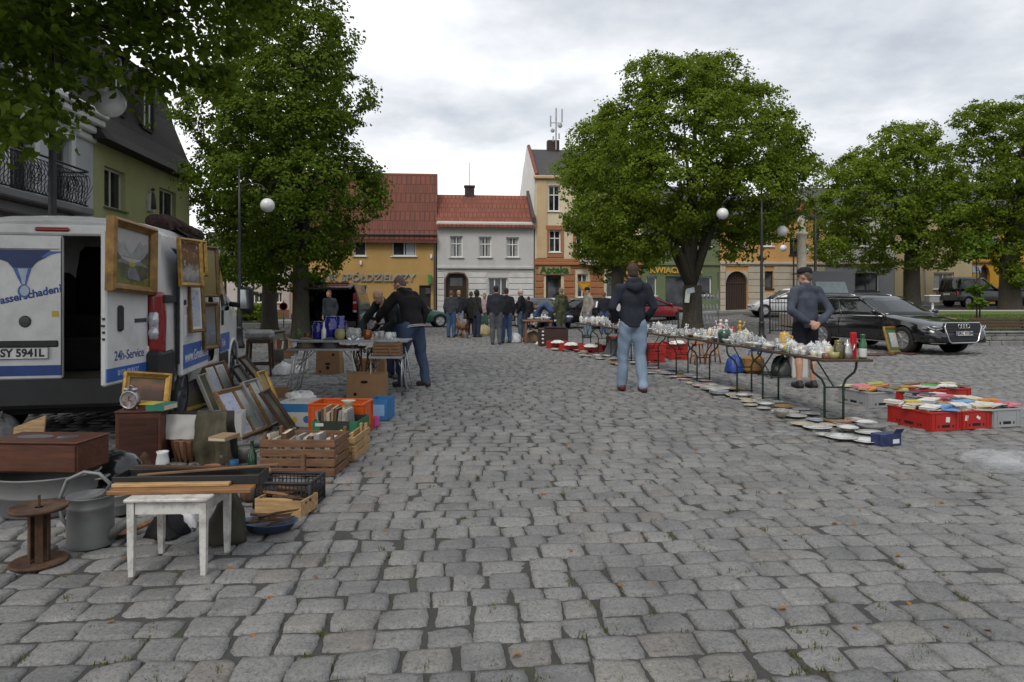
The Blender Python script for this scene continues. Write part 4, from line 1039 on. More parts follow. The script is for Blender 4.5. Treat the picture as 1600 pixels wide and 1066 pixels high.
for s_ in(-1,1):
 pts=[(.56,.70),(.86,.745),(.93,.66),(.74,.60),(.60,.615)]
 yv=lambda x:L2-.10-.40*max(0,x-.45)**1.4
 c=MB();c.loft([[(s_*x,yv(x)-.12,z)for x,z in pts],[(s_*x,yv(x)+.035,z-.01)for x,z in pts]]);h_=c.build('headlight',mat('headlamp glass',(.05,.052,.056),.08,coat=1),au)
 c=MB();c.use(0,True).tube([(s_*.57,yv(.57)+.045,.665),(s_*.72,yv(.72)+.045,.625),(s_*.84,yv(.84)+.05,.66),(s_*.91,yv(.91)+.05,.715)],.013,6);c.tube([(s_*.60,yv(.6)+.04,.69),(s_*.80,yv(.8)+.045,.715)],.012,6);c.build('lamp_strip',m_clear,h_)
 c=MB();c.box(s_*.70,L2-.16,.36,.34,.16,.12,.03,RZ(-s_*14));a_=c.build('air_intake',m_plas,au)
 c=MB();c.box(s_*.70,L2-.068,.30,.38,.012,.014,0,RZ(-s_*14));c.build('trim_strip',m_chrome,a_)
 c=MB();c.use(0,True);P1=[ring(k,-.018)for k in(0,.3,.6,.9)]
 j=(2,3,4)if s_>0 else(11,10,9)
 c.tube([P1[0][j[0]],P1[0][j[1]],P1[0][j[2]]],.012,6)
 c.tube([P1[0][j[2]],P1[1][j[2]],P1[2][j[2]],P1[3][j[2]],P1[3][j[1]],P1[3][j[0]],P1[2][j[0]],P1[1][j[0]]],.011,6);c.build('window_trim',m_chrome,au)
 c=MB();c.use(0,True).tube([(s_*.62,gg[1]+.25,1.49),(s_*.63,gg[1]+.4,1.53),(s_*.64,gg[2]-.7,1.53),(s_*.63,gg[2]-.5,1.49)],.015,6);c.build('roof_rail',m_chrome,au)
 c=MB();c.box(s_*.935,.1,.28,.02,2.2,.025,.006);c.build('sill_trim',mat('satin trim',(.3,.3,.3),.35,.6),au)
c=MB();c.use(0,True)
fr_=[(-.66,0),(.66,0),(.62,.62),(.5,.78),(-.5,.78),(-.62,.62)]
Mt=T(0,gg[1]+.03,1.50)@RX(-205)
c.at(Mt@RX(90));
tg=MB();tg.at(T(0,gg[1]+.06,1.49)@RX(18));tg.prism([(-.70,.0),(.70,.0),(.66,.55),(.56,.80),(-.56,.80),(-.66,.55)],-.04,.04);tgo=tg.build('tailgate',m_blk,au)
tg=MB();tg.at(T(0,gg[1]+.06,1.49)@RX(18));tg.prism([(-.58,.08),(.58,.08),(.55,.45),(-.55,.45)],-.052,.052);tg.build('rear_window',mat('pale tailgate glass',(.10,.125,.13),.05,spec=.8),tgo)
c=MB();c.at(T(0,0,0));p=MB();p.box(0,L2-.95,1.0,.3,.01,.1)
p=MB();p.box(.0,gg[2]+.55,1.13,.001,.001,.001)
def pcar(name,label,x,y,Y,rz,L,Wd,H,c,prof,wb,**kw):
 X=(x-800)/F*Y
 return car(name,label,(X,Y,gz(X,Y)),rz,L,Wd,H,paint('paint '+name+str(x),c),prof,wb,group='parked cars',**kw)
pcar('small_car','small silver hatchback parked under the ochre bank wall behind the vase table',536,0,30,-84,3.7,1.6,1.5,(.42,.43,.45),HATCH,2.4)
pcar('parked_car','low green car parked by the corner between bank and white house',645,0,34,-74,3.9,1.6,1.35,(.012,.085,.06),HATCH,2.4)
pcar('parked_car','silver car half hidden behind the men at the white house',826,0,36,96,4.2,1.7,1.45,(.42,.43,.44),HATCH,2.5)
pcar('parked_car','dark blue car with dull windscreen parked before the pharmacy',846,0,33,200,4.1,1.7,1.45,(.02,.028,.06),HATCH,2.5)
pcar('parked_car','black car parked in front of the pharmacy house, right of the camouflage jacket',900,0,33,62,4.2,1.7,1.45,(.012,.012,.014),HATCH,2.5)
pcar('parked_car','bright red hatchback parked before the green shop, left of the big lime trunk',1022,0,39,-80,4.0,1.65,1.4,(.30,.012,.018),HATCH,2.45)
pcar('parked_car','white-silver hatchback parked left of the capped man, behind the lamp post',1226,0,37,84,3.7,1.65,1.5,(.55,.56,.57),HATCH,2.4)
kv=pcar('family_van','dusty grey-green small van parked under the cream house window',1522,0,43,-78,4.05,1.7,1.85,(.085,.09,.08),MPV,2.6)[0]
pcar('parked_car','dark car half out of the picture at the far right',1612,0,43.5,-80,4.2,1.7,1.45,(.03,.03,.033),HATCH,2.5)
def peoplevan():
 Y=25.0;X=(517-800)/F*Y
 t=thing('people_carrier','black people carrier with its boot open, behind the vase table on the left','van',(X,Y,0),6,'parked cars')
 col=paint('carrier paint',(.012,.012,.013))
 mb=MB();mb.use(0,True)
 rings=[]
 for y,k in((0,1),(.15,1.0),(3.2,1),(3.8,.8),(4.4,.58)):
  sec=[(.88,.35),(.95,.55),(.95,1.05),(.90,1.5),(.80,1.86),(.6,1.93)]
  rr=[(x*(1 if k==1 else .97),y,min(z,1.93*k))for x,z in sec]
  rings.append([(-a,b,c_)for a,b,c_ in rr]+[(a,b,c_)for a,b,c_ in reversed(rr)])
 mb.loft(rings,closed=False);me=mb.mesh('body',[col]);me=modmesh(me,('SOLIDIFY',dict(thickness=-.07)));link('body',me,t)
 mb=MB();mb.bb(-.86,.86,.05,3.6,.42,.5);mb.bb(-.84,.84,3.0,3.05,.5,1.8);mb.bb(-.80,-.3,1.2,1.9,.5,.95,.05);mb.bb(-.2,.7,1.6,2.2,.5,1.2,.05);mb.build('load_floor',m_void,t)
 for s_ in(-1,1):
  mb=MB();mb.bb(s_*.78,s_*.93,-.03,.02,.98,1.62,.02);tl=mb.build('tail_light',m_red,t)
  mb=MB();mb.bb(s_*.79,s_*.92,-.034,.018,.9,.975,.01);mb.bb(s_*.79,s_*.92,-.036,.0,1.22,1.30,.01);mb.build('reversing_lamp',m_clear,tl)
  wheel(t,s_*.86,.75,.32,.2,s_);wheel(t,s_*.86,3.6,.32,.2,s_)
 mb=MB();mb.at(T(0,.02,1.93)@RX(8));mb.bb(-.84,.84,-1.2,0,-.05,.03,.02);tg=mb.build('tailgate',col,t)
 mb=MB();mb.at(T(0,.02,1.93)@RX(8));mb.bb(-.7,.7,-.7,-.12,-.06,.045);mb.build('rear_window',m_cglass,tg)
 mb=MB();mb.bb(-.90,.90,-.1,.12,.36,.58,.04);mb.build('bumper',m_plas,t)
peoplevan()
VL=(-4.454,6.679);VA=12.5
VM=T(VL[0],VL[1],0)@RZ(VA)
def van():
 t=thing('delivery_van','white panel van with open rear and side doors, hung with paintings, blue lettering','van',(VL[0],VL[1],0),VA)
 wht=mat('van white',(.60,.60,.585),.42,var=.05,vs=2,coat=.25,dirt=(.30,.285,.25),dscale=3.5,damt=.45);blue=mat('vinyl blue',(.035,.105,.34),.35);navy=mat('vinyl navy',(.02,.05,.20),.35);grey=m_plas
 st=[(0,2.13,1.0,.90),(.1,2.19,1.02,.92),(1.0,2.21,1.02,.92),(2.6,2.21,1.02,.91),(3.15,2.15,1.02,.88),(3.6,1.9,1.02,.82),(4.1,1.50,1.01,.80),(4.45,1.26,.98,.86),(4.7,1.10,.93,.84),(4.9,.92,.84,.76),(4.98,.72,.74,.66)]
 rings=[]
 for y,tp,hx,hr in st:
  belt=min(1.28,tp-.12)
  h=[(hx*.93,.40),(hx*.985,.52),(hx,.75),(hx,1.02 if tp>1.2 else tp*.7),(hx*.995,belt),(hr+(hx-hr)*.40,belt+(tp-belt)*.55),(hr,tp-.13*min(1,tp/2)),(hr-.10,tp-.03),(hr*.5,tp+.02),(0,tp+.035)]
  rings.append([(a,y,z)for a,z in h]+[(-a,y,z)for a,z in reversed(h[:-1])])
 mb=MB();mb.use(0,True).loft(rings,closed=False,cap=False)
 k=len(rings[0]);base=(len(rings)-1)*k;mb.f.append([base+i for i in range(k)]);mb.m.append(0);mb.sm.append(False)
 me=mb.mesh('body',[wht]);me=modmesh(me,('SOLIDIFY',dict(thickness=.05,offset=-1)))
 cut=[]
 for y in(.96,3.98):
  c=MB();c.at(T(1.0,y,.34)@RY(90)).lathe([(.40,-.4),(.40,.4)],28);cut.append(c.mesh('c',[m_void]))
  c=MB();c.at(T(-1.0,y,.34)@RY(90)).lathe([(.40,-.4),(.40,.4)],28);cut.append(c.mesh('c',[m_void]))
 c=MB();c.bb(.8,1.2,1.72,2.78,.55,2.02,.06);cut.append(c.mesh('c',[m_void]))
 pw=[(3.02,1.22),(3.86,1.22),(3.98,1.30),(3.55,1.86),(3.10,1.98)]
 for s_ in(1,-1):
  c=MB();c.add([(s_*.6,y,z)for y,z in pw]+[(s_*1.2,y,z)for y,z in pw],[(0,1,2,3,4),(9,8,7,6,5)]+[(i,(i+1)%5,5+(i+1)%5,5+i)for i in range(5)]);cut.append(c.mesh('c',[m_void]))
 me=boolean(me,cut);me.shade_smooth()if hasattr(me,'shade_smooth')else None;me.set_sharp_from_angle(angle=R(35))
 body=link('body',me,t)
 mb=MB();mb.add([(s_*.93 if z<1.5 else s_*.89,y,z)for s_ in(1,)for y,z in pw],[(0,1,2,3,4)]);mb.build('window_glass',m_cglass,t)
 mb=MB();mb.add([(-.93 if z<1.5 else-.89,y,z)for y,z in pw],[(0,1,2,3,4)]);mb.build('window_glass',m_cglass,t)
 ws=[(3.2,2.12,.80),(3.62,1.91,.80),(4.12,1.51,.82)]
 mb=MB();mb.use(0,True).loft([[(-w,y,z+.02),(-w*.5,y,z+.052),(0,y,z+.062),(w*.5,y,z+.052),(w,y,z+.02)]for y,z,w in ws],closed=False);mb.build('windscreen',m_cglass,t)
 mb=MB();mb.bb(-.92,.92,.03,2.75,.52,.60);mb.build('load_floor',mat('worn plywood',(.10,.085,.065),.8,var=.3),t)
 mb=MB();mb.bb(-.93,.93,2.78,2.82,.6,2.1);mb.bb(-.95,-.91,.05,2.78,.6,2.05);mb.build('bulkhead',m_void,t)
 mb=MB();mb.bb(-.88,.3,1.6,2.6,.6,1.2,.03);mb.bb(-.5,.1,.9,1.5,.6,.95,.03);mb.bb(-.1,.7,1.9,2.5,.6,1.5,.03);mb.build('dark_cargo',mat('dark blanket',(.028,.024,.022),.95,var=.5,vs=3),t)
 mb=MB();mb.bb(.1,.84,-.035,.05,.565,.6,.006);mb.build('sill_plate',m_zinc,t)
 mb=MB();mb.bb(-.90,.90,-.03,.05,2.02,2.125,.02);hd=mb.build('rear_header',wht,t)
 mb=MB();mb.bb(-.19,.14,-.055,-.02,2.055,2.095,.015);mb.build('brake_light',m_red,t)
 for s_ in(-1,1):
  mb=MB();mb.bb(s_*.88,s_*.995,-.015,.06,.62,2.06,.01);mb.build('corner_post',wht,t)
  mb=MB();mb.use(0,True);mb.loft([[(s_*.87,-.03,z),(s_*.95,-.055,z),(s_*1.015,-.02,z),(s_*1.035,.09+dz,z),(s_*1.02,.13+dz,z),(s_*.87,.06,z)]for z,dz in((.86,-.02),(.9,.0),(1.2,.03),(1.42,.0),(1.47,-.05))]);tl=mb.build('tail_light',m_red,t)
  mb=MB();mb.use(0,True).ball((s_*.95,-.055,1.19),.055,.03,.075);mb.ball((s_*.95,-.055,1.06),.055,.03,.055);mb.bb(s_*.90,s_*.995,-.062,-.02,.99,1.27,.02);mb.build('lamp_insert',m_clear,tl)
 mb=MB();mb.bb(-1.03,1.03,-.11,.10,.34,.62,.04);mb.bb(.86,1.045,-.09,.42,.40,.88,.04);mb.bb(-1.045,-.86,-.09,.42,.40,.88,.04);bp=mb.build('bumper',m_plas,t)
 mb=MB();mb.at(T(.955,-.092,.60)@RX(90)).lathe([(.001,.012),(.028,.012),(.033,0)],14);mb.build('reflector',m_red,bp)
 mb=MB();mb.bb(-.875,.062,-.03,.03,.62,2.015,.012);ld=mb.build('rear_door',wht,t);ld['label']='closed left rear door with water drop picture and number plate'
 mb=MB();mb.bb(-.85,.04,-.034,-.02,1.88,1.886);mb.bb(.055,.059,-.034,-.02,.66,2.0);mb.bb(-.85,.04,-.036,-.028,.60,.612);mb.build('seam',m_plas,ld)
 mb=MB();mb.bb(-.80,.03,-.045,-.02,.93,.995,.012);mb.build('handle_strip',m_plas,ld)
 mb=MB();mb.bb(-.872,.055,-.0335,-.02,.655,.755);mb.build('blue_stripe',navy,ld)
 mb=MB();mb.at(T(-.28,-.034,1.18)@RX(90)).lathe([(.001,.012),(.05,.01),(.058,0)],20);e_=mb.build('round_emblem',mat('dark badge',(.06,.06,.06),.3,.5),ld)
 mb=MB();mb.bb(-.03,.05-.02,-.0345,-.02,1.225,1.28);mb.build('yellow_sticker',mat('yellow sticker',(.50,.36,.02),.5),ld)
 plate(ld,T(-.315,-.045,.875),'SY 5941L')
 dk=mat('drop navy',(.012,.03,.10),.35);md=mat('drop blue',(.05,.12,.32),.3);pl_=mat('drop pale',(.36,.42,.50),.3)
 def dro(x,z):return(-.285+x,z)
 top_=[(-.36,1.875),(.24,1.875),(.20,1.80),(.13,1.765),(.10,1.74),(.06,1.69),(-.10,1.69),(-.15,1.75),(-.20,1.77),(-.30,1.79)]
 mb=MB();mb.prism([dro(x,z)for x,z in top_],-.036,-.03);g_=mb.build('drop_picture',dk,ld)
 neck=[(-.105,1.70),(.065,1.70),(.035,1.60),(.018,1.535),(-.025,1.535),(-.06,1.60)]
 mb=MB();mb.prism([dro(x,z)for x,z in neck],-.0385,-.03);mb.build('drop_neck',md,g_)
 neck=[(-.06,1.692),(.035,1.692),(.015,1.60),(.008,1.54),(-.018,1.54),(-.028,1.60)]
 mb=MB();mb.prism([dro(x,z)for x,z in neck],-.0395,-.03);mb.build('drop_gleam',pl_,g_)
 mb=MB();mb.prism([dro(-.004+.056*math.cos(a),1.475+.062*math.sin(a))for a in[k*PI/10 for k in range(20)]],-.0385,-.03);mb.build('drop_bead',md,g_)
 mb=MB();mb.prism([dro(.004+.042*math.cos(a),1.478+.050*math.sin(a))for a in[k*PI/10 for k in range(20)]],-.0395,-.03);mb.build('drop_gleam',pl_,g_)
 mb=MB();mb.prism([(.10-.02,1.862),(.14-.2,1.862),(-.13,1.80),(-.09,1.80),(-.04,1.83)],-.0385,-.03);mb.build('drop_gleam',md,g_)
 link('lettering',text_mesh('Wasserschaden?',.104,T(-.275,-.031,1.43)@RX(90)@RZ(12),navy,.0012,.08,.0035),ld)
 DM=T(.865,-.03,0)@RZ(80);dw=.78
 mb=MB();mb.at(DM);mb.bb(-dw,0,-.03,.03,.62,2.01,.014);rd=mb.build('rear_door',wht,t);rd['label']='right rear door swung open'
 mb=MB();mb.at(DM);mb.bb(-.70,-.04,.026,.036,1.04,1.8,.008);mb.bb(-.70,-.04,.026,.036,.78,1.0,.008);mb.build('door_pressing',wht,rd)
 mb=MB();mb.at(DM);mb.bb(-.60,-.52,-.065,-.02,1.10,1.34,.03);mb.build('handle',m_plas,rd)
 mb=MB();mb.at(DM);mb.bb(-.775,-.01,-.0345,-.02,.655,.775);mb.build('blue_stripe',blue,rd)
 for z in(1.04,1.10,1.22):mb=MB();mb.at(DM);mb.box(-dw-.004,-.005,z,.014,.022,.022);mb.build('latch_bolt',m_plas,rd)
 mb=MB();mb.at(DM);mb.box(-dw-.012,.0,1.16,.03,.03,.016);mb.build('latch',m_plas,rd)
 mb=MB();mb.at(DM);mb.bb(-.03,.12,-.04,-.0,.93-.07,.93,.01);mb.build('door_check',m_white,rd)
 link('lettering',text_mesh('24h-Service',.125,DM@T(-.37,-.031,.875)@RX(90),navy,.001,0,.001,sp=.95),rd)
 link('lettering',text_mesh('0151 40 8127',.07,DM@T(-.40,-.0355,.72)@RX(90),mat('pale vinyl',(.45,.55,.7),.4),.001,0,.0),rd)
 link('lettering',text_mesh('DUCATO',.05,DM@T(-.20,-.031,1.19)@RX(90),m_plas,.001,0,.002),rd)if False else None
 mb=MB();mb.at(DM);mb.bb(-.28,-.05,-.0345,-.02,1.17,1.21);mb.build('nameplate',mat('dark badge',(.06,.06,.06),.3,.5),rd)
 SM=T(1.05,0,0)
 mb=MB();mb.at(SM);mb.bb(.0,.06,.46,1.74,.56,2.0,.02);sd=mb.build('sliding_door',wht,t)
 mb=MB();mb.at(SM);mb.bb(.05,.068,.56,1.64,1.30,1.85,.01);mb.bb(.05,.066,.56,1.64,.98,1.22,.01);mb.build('door_pressing',wht,sd)
 mb=MB();mb.at(SM);mb.bb(.055,.0645,.48,1.72,.64,.90);mb.build('blue_stripe',blue,sd)
 mb=MB();mb.at(SM);mb.bb(.0,.03,.44,.462,.7,1.9);mb.build('door_seal',m_plas,sd);mb=MB();mb.at(SM);mb.bb(.055,.08,.50,.56,1.33,1.39,.01);mb.build('door_seal',m_plas,sd)
 link('lettering',text_mesh('www.Gruebe.de',.17,SM@T(.066,1.11,.755)@RZ(90)@RX(90),mat('vinyl white',(.6,.62,.64),.4),.0012,0,.002),sd)
 mb=MB();mb.bb(1.012,1.06,.02,.42,1.36,1.44,.01);mb.build('door_rail',m_plas,t)
 mb=MB();mb.prism([(0,0),(.6,.0),(.0,.22)],0,.002)if False else mb.add([(1.022,.30,1.94),(1.022,.95,1.94),(1.022,.95,1.76)],[(0,1,2)]);mb.build('blue_corner',md,t)
 mb=MB();mb.bb(1.018,1.026,2.94,3.60,.64,.90);mb.build('blue_stripe',blue,t)
 mb=MB();mb.bb(1.018,1.027,2.86,2.875,.55,1.95);mb.bb(1.02,1.05,3.0,3.05,1.02,1.24,.01);mb.bb(1.0,1.03,2.92,3.5,.42,.62,.01);mb.build('door_trim',m_plas,t)
 link('lettering',text_mesh('Eule',.15,T(1.027,3.15,.76)@RZ(90)@RX(90),mat('vinyl pink',(.5,.4,.5),.4),.001,0,.002),t)
 mb=MB();mb.use(0,True).tube([(1.0,3.78,1.32),(1.2,3.72,1.30)],.04,8);mb.box(1.27,3.74,1.38,.22,.14,.42,.06);mr=mb.build('wing_mirror',m_plas,t)
 mb=MB();mb.bb(1.18,1.36,3.664,3.674,1.25,1.54);mb.build('mirror_glass',mat('mirror glass',(.3,.32,.34),.05,.9),mr)
 mb=MB();mb.use(0,True).tube([(-1.0,3.78,1.32),(-1.2,3.72,1.30)],.04,8);mb.box(-1.27,3.74,1.38,.22,.14,.42,.06);mb.build('wing_mirror',m_plas,t)
 for s_ in(-1,1):
  wheel(t,s_*.88,.96,.335,.2,s_,m_rimd);wheel(t,s_*.88,3.98,.335,.2,s_,m_rimd)
  mb=MB();mb.use(0,True).ball((s_*.78,4.55,1.0),.16,.25,.20);mb.build('headlight',m_clear,t)
  mb=MB();mb.use(0,True);mb.at(T(s_*1.01,3.98,.335)@RY(90*s_))
  mb.tube([(.43*math.cos(a),.43*math.sin(a),0)for a in[PI/2+k*PI/14 for k in range(15)]],.028,6);mb.build('wheel_arch',wht,t)
 mb=MB();mb.bb(-.92,.92,4.86,5.04,.36,.66,.05);mb.build('front_bumper',m_plas,t)
 mb=MB();mb.bb(-.85,.85,.05,4.6,.27,.42);mb.build('underbody',m_void,t)
 t.scale=(.93,1,1)
van()
grass=mat('lawn grass',(.075,.115,.02),.95,var=.35,vs=3,bump=.8,bs=60,dirt=(.05,.07,.02),dscale=.6,damt=.5)
stone=mat('rough wall stone',(.20,.195,.185),.9,var=.25,vs=3,bump=.9,bs=14,bdist=.02,dirt=(.09,.09,.08),dscale=4)
TX0,TY0=13.4,20.4
def terrace():
 Y1=lambda X:rowY(X)-7.0
 sheet('lawn','mown green lawn on the raised ground behind the benches',lambda u,v:(TX0+.4+46*u,(TY0+.35)+.05*46*u+v*(11.5+.03*46*u)),grass,24,12,0)
 o=bpy.data.objects['lawn'];me=o.data
 for v in me.vertices:v.co.z=max(.40+.03*(v.co.y-20),gz(v.co.x,v.co.y)+.03)+.03*math.sin(v.co.x*.7)*.3
 rg=np.random.default_rng(4);n=26000
 X=rg.uniform(TX0+.5,34,n);Y=rg.uniform(TY0+.4,TY0+9,n)+.05*(X-TX0);z=.40+.03*(Y-20)
 a=rg.uniform(0,6.28,n);h=rg.uniform(.04,.10,n);w=.012
 V=np.stack([np.stack([X-w*np.cos(a),Y-w*np.sin(a),z],-1),np.stack([X+w*np.cos(a),Y+w*np.sin(a),z],-1),np.stack([X+rg.normal(0,.03,n),Y+rg.normal(0,.03,n),z+h],-1)],1).reshape(-1,3)
 o=link('grass_blades',npmesh('grass_blades',V,np.arange(3*n).reshape(-1,3),leafmat('grass blade',(.05,.09,.012),(.11,.17,.03)),smooth=False));tag(o,'short grass blades over the raised lawn','grass',kind='stuff')
 sheet('footpath','pale gravel path crossing the far side of the lawn',lambda u,v:(TX0+2+44*u,32.2+.07*44*u+1.4*v),mat('pale gravel',(.34,.32,.27),.95,bump=.4,bs=90),24,2,0)
 me=bpy.data.objects['footpath'].data
 for v in me.vertices:v.co.z=max(.40+.03*(v.co.y-20),gz(v.co.x,v.co.y)+.03)+.03*math.sin(v.co.x*.7)*.3+.02
 mb=MB();q=random.Random(3)
 def course(ax,ay,bx,by,name,label):
  mb=MB();A=Vector((ax,ay));B=Vector((bx,by));L=(B-A).length;d=(B-A)/L;ang=math.degrees(math.atan2(d.y,d.x))
  mb.at(T(ax,ay,0)@RZ(ang))
  for z,h in((-.05,.20),(.15,.13),(.28,.09)):
   s_=q.uniform(0,.2)-.3
   while s_<L:
    w=q.uniform(.35,.75);a0,a1=max(0,s_),min(L,s_+w)
    if a1-a0>.08:mb.bb(a0+.006,a1-.006,q.uniform(-.012,.012),.34,z,z+h-.008,.02)
    s_+=w
  mb.bb(-.02,L+.02,-.03,.36,.37,.43,.02)
  tag(mb.build(name,stone),label,'wall')
 course(TX0,TY0,40,TY0+.05*27,'stone_wall','low rough stone wall holding up the lawn behind the black estate car')
 course(TX0,34,TX0,TY0+.36,'stone_wall','return of the low stone wall running back from its corner towards the houses')
terrace()
slatw=wood('dark brown slat',(.055,.028,.016))
def bench(x,Y,rz,label):
 c=W(x,0,Y);t=thing('park_bench',label,'bench',(c.x,Y,.435),rz,'benches on the lawn wall')
 mb=MB()
 for k in range(4):mb.box(0,.02+k*.085,.045,1.9,.07,.035,.008)
 mb.build('seat',slatw,t)
 mb=MB()
 for k in range(3):mb.at(T(0,.34,.10)@RX(-12)).box(0,0,k*.098+.04,1.9,.035,.082,.008)
 mb.build('backrest',slatw,t)
 for s_ in(-.75,.75):
  mb=MB();mb.box(s_,.15,.013,.07,.36,.026,.006);mb.at(T(s_,.37,.0)@RX(-12)).box(0,0,.2,.06,.03,.40,.006);mb.build('bracket',m_black,t)
bench(1576,20.6,3,'brown slatted bench fixed on the wall just right of the black estate car')
bench(1684,20.72,3,'brown slatted wall bench cut by the right picture edge')
def lamp(x,Y,ztop,zg,gx,gzc,label,z0=None,gr=.20):
 c=W(x,0,Y);g=W(gx,gzc,Y);z0=gz(c.x,Y)if z0 is None else z0
 t=thing('street_lamp',label,'street lamp',(c.x,Y,z0),0,'globe street lamps round the square')
 dx=g.x-c.x;zgl=g.z-z0;H=zgl+.55
 mb=MB();mb.use(0,True).tube([(0,0,-.1),(0,0,.9),(0,0,.95),(0,0,H*.75),(0,0,ztop-z0 if ztop else H+.25)],[.085,.08,.06,.045,.022],10)
 mb.lathe([(.15,0),(.15,.1),(.10,.18),(.09,.5),(.11,.55),(.08,.62)],12);mb.ball((0,0,(ztop-z0 if ztop else H+.25)+.03),.05);mb.build('post',m_black,t)
 mb=MB();mb.use(0,True);r_=abs(dx)*.5;s_=1 if dx>0 else-1
 pts=[(0,0,zgl-.25),(s_*.02,0,zgl+.1)]+[(s_*(r_-r_*math.cos(a)),0,zgl+.30+.32*math.sin(a))for a in[k*PI/12 for k in range(1,12)]]+[(dx,0,zgl+gr+.06)]
 mb.tube(pts,.018,7);mb.cyl(dx,0,zgl+gr-.03,zgl+gr+.07,.06,.03,10);mb.build('arm',m_black,t)
 mb=MB();mb.use(0,True).ball((dx,0,zgl),gr,seg=24,n=16);mb.build('globe',mat('opal globe',(.66,.66,.65),.3,var=.03,coat=.3),t)
 return t
lamp(82,9.3,None,0,172,160,'tall black lamp behind the van whose globe hangs among the overhanging leaves')
lamp(374,19.4,W(0,262,19.4).z,0,418,321,'black crook lamp in front of the columnar lime, above the van bonnet')
lamp(1190,23.7,W(0,290,23.7).z,0,1129,334,'black lamp in front of the big domed lime, left of the capped man')
lamp(1274,25.5,W(0,330,25.5).z,0,1222,361,'lamp right of the stone column with its globe hanging on the left')
lamp(1240,40,None,0,1224,388,'distant lamp with small globe left of the stone column')
lamp(1246,42.5-.6,None,0,1259,393,'distant lamp with small globe right of the stone column')
lamp(943,38,None,0,958,402,'distant lamp beside the pale lime before the terracotta ground floor')if False else None
def column():
 Y=31;c=W(1253,0,Y);z0=gz(c.x,Y);zt=W(0,366,Y).z-z0;s_=.17
 t=thing('stone_column','slim pale stone column carrying a small statue, behind the capped man','monument',(c.x,Y,z0))
 st=mat('weathered sandstone',(.42,.38,.31),.85,var=.2,vs=4,bump=.4,bs=30)
 mb=MB();mb.box(0,0,.3,1.5,1.5,.6,.04);mb.box(0,0,1.0,.9,.9,.85,.04);mb.box(0,0,1.5,1.05,1.05,.16,.04);mb.build('pedestal',st,t)
 mb=MB();mb.use(0,True).lathe([(.26,1.58),(.24,1.7),(.19,1.76),(.185,3),(.165,zt-.25),(.20,zt-.2),(.22,zt-.05),(.27,zt)],16);mb.build('shaft',st,t)
 mb=MB();mb.use(0,True).lathe([(.27,zt),(.27,zt+.08),(.14,zt+.1),(.18,zt+.2),(.17,zt+.45),(.13,zt+.62),(.15,zt+.75),(.06,zt+.86),(.075,zt+.95),(.06,zt+1.04),(.001,zt+1.07)],14,sy=.8)
 mb.tube([(.12,-.02,zt+.74),(.2,-.06,zt+.6),(.12,-.12,zt+.52)],.04,7);mb.tube([(-.12,-.02,zt+.74),(-.2,-.04,zt+.58),(-.17,-.08,zt+.42)],.04,7);mb.build('statue',st,t)
column()
def railing(x0,x1,Y,label,h=1.05):
 a,b=W(x0,0,Y),W(x1,0,Y);z0=gz(a.x,Y);L=b.x-a.x
 t=thing('iron_railing',label,'fence',(a.x,Y,z0))
 mb=MB();n=int(L/.11)
 for k in range(n+1):mb.tube([(L*k/n,0,.1),(L*k/n,0,h-.05),(L*k/n,0,h+.06)],[.011,.011,.003],5)
 mb.build('bars',m_black,t)
 for z in(h-.14,.12):mb=MB();mb.bb(0,L,-.018,.018,z,z+.04);mb.build('rail',m_black,t)
 for x in(0,L):mb=MB();mb.box(x,0,h/2+.05,.05,.05,h+.2,.008);mb.build('post',m_black,t)
railing(1203,1262,27,'black iron railing in front of the white-silver hatchback',1.35)
railing(1003,1060,25,'black iron railing at the foot of the big domed lime',.9)
def yieldsign():
 Y=29;c=W(914,0,Y);t=thing('give_way_sign','yellow downward triangle road sign on a post in front of the pharmacy','road sign',(c.x,Y,gz(c.x,Y)))
 za=W(0,440,Y).z;zb_=W(0,456,Y).z
 mb=MB();mb.use(0,True).tube([(0,.03,0),(0,.03,za)],.03,8);mb.build('post',m_zinc,t)
 mb=MB();h=za-zb_;mb.prism([(-.36,za),(.36,za),(.0,zb_-.15)],-.01,.01);p=mb.build('triangle',mat('sign orange',(.50,.20,.01),.4),t)
 mb=MB();mb.prism([(-.22,za-.09),(.22,za-.09),(.0,zb_+.02)],-.014,-.009);mb.build('sign_face',mat('sign yellow',(.60,.34,.02),.4),p)
yieldsign()
def noentry():
 Y=33;c=W(443,479,Y);t=thing('round_road_sign','small round red-rimmed road sign between the two left trunks','road sign',(c.x,Y,0))
 mb=MB();mb.use(0,True).tube([(0,.03,0),(0,.03,c.z+.3)],.03,8);mb.build('post',m_zinc,t)
 mb=MB();mb.at(T(0,0,c.z)@RX(90)).lathe([(.001,.0),(.20,.0),(.20,.02),(.001,.021)],24);d=mb.build('disc',mat('sign red',(.40,.02,.02),.4),t)
 mb=MB();mb.at(T(0,-.024,c.z)@RX(90)).lathe([(.001,.0),(.145,.0)],24);mb.build('sign_face',m_white,d)
 mb=MB();mb.box(0,-.027,c.z,.05,.004,.17);mb.build('sign_symbol',m_black,d)
noentry()
def infoboard():
 Y=34;c=W(1457,470,Y);z0=gz(c.x,Y);t=thing('litter_bin','white-topped grey waste bin on one leg by the lawn','bin',(c.x,Y,z0))
 zt=W(0,463,Y).z-z0;h=W(0,473,Y).z-z0
 mb=MB();mb.box(0,0,(zt+h)/2,.5,.35,zt-h,.02);mb.build('bin_body',m_zinc,t)
 mb=MB();mb.box(0,0,zt+.03,.56,.42,.05,.01);mb.build('lid',m_white,t)
 mb=MB();mb.box(0,0,h/2-.1,.09,.09,h+.2,.01);mb.build('leg',m_white,t)
infoboard()
mb=MB();a,b=W(296,325,30),W(420,395,44)
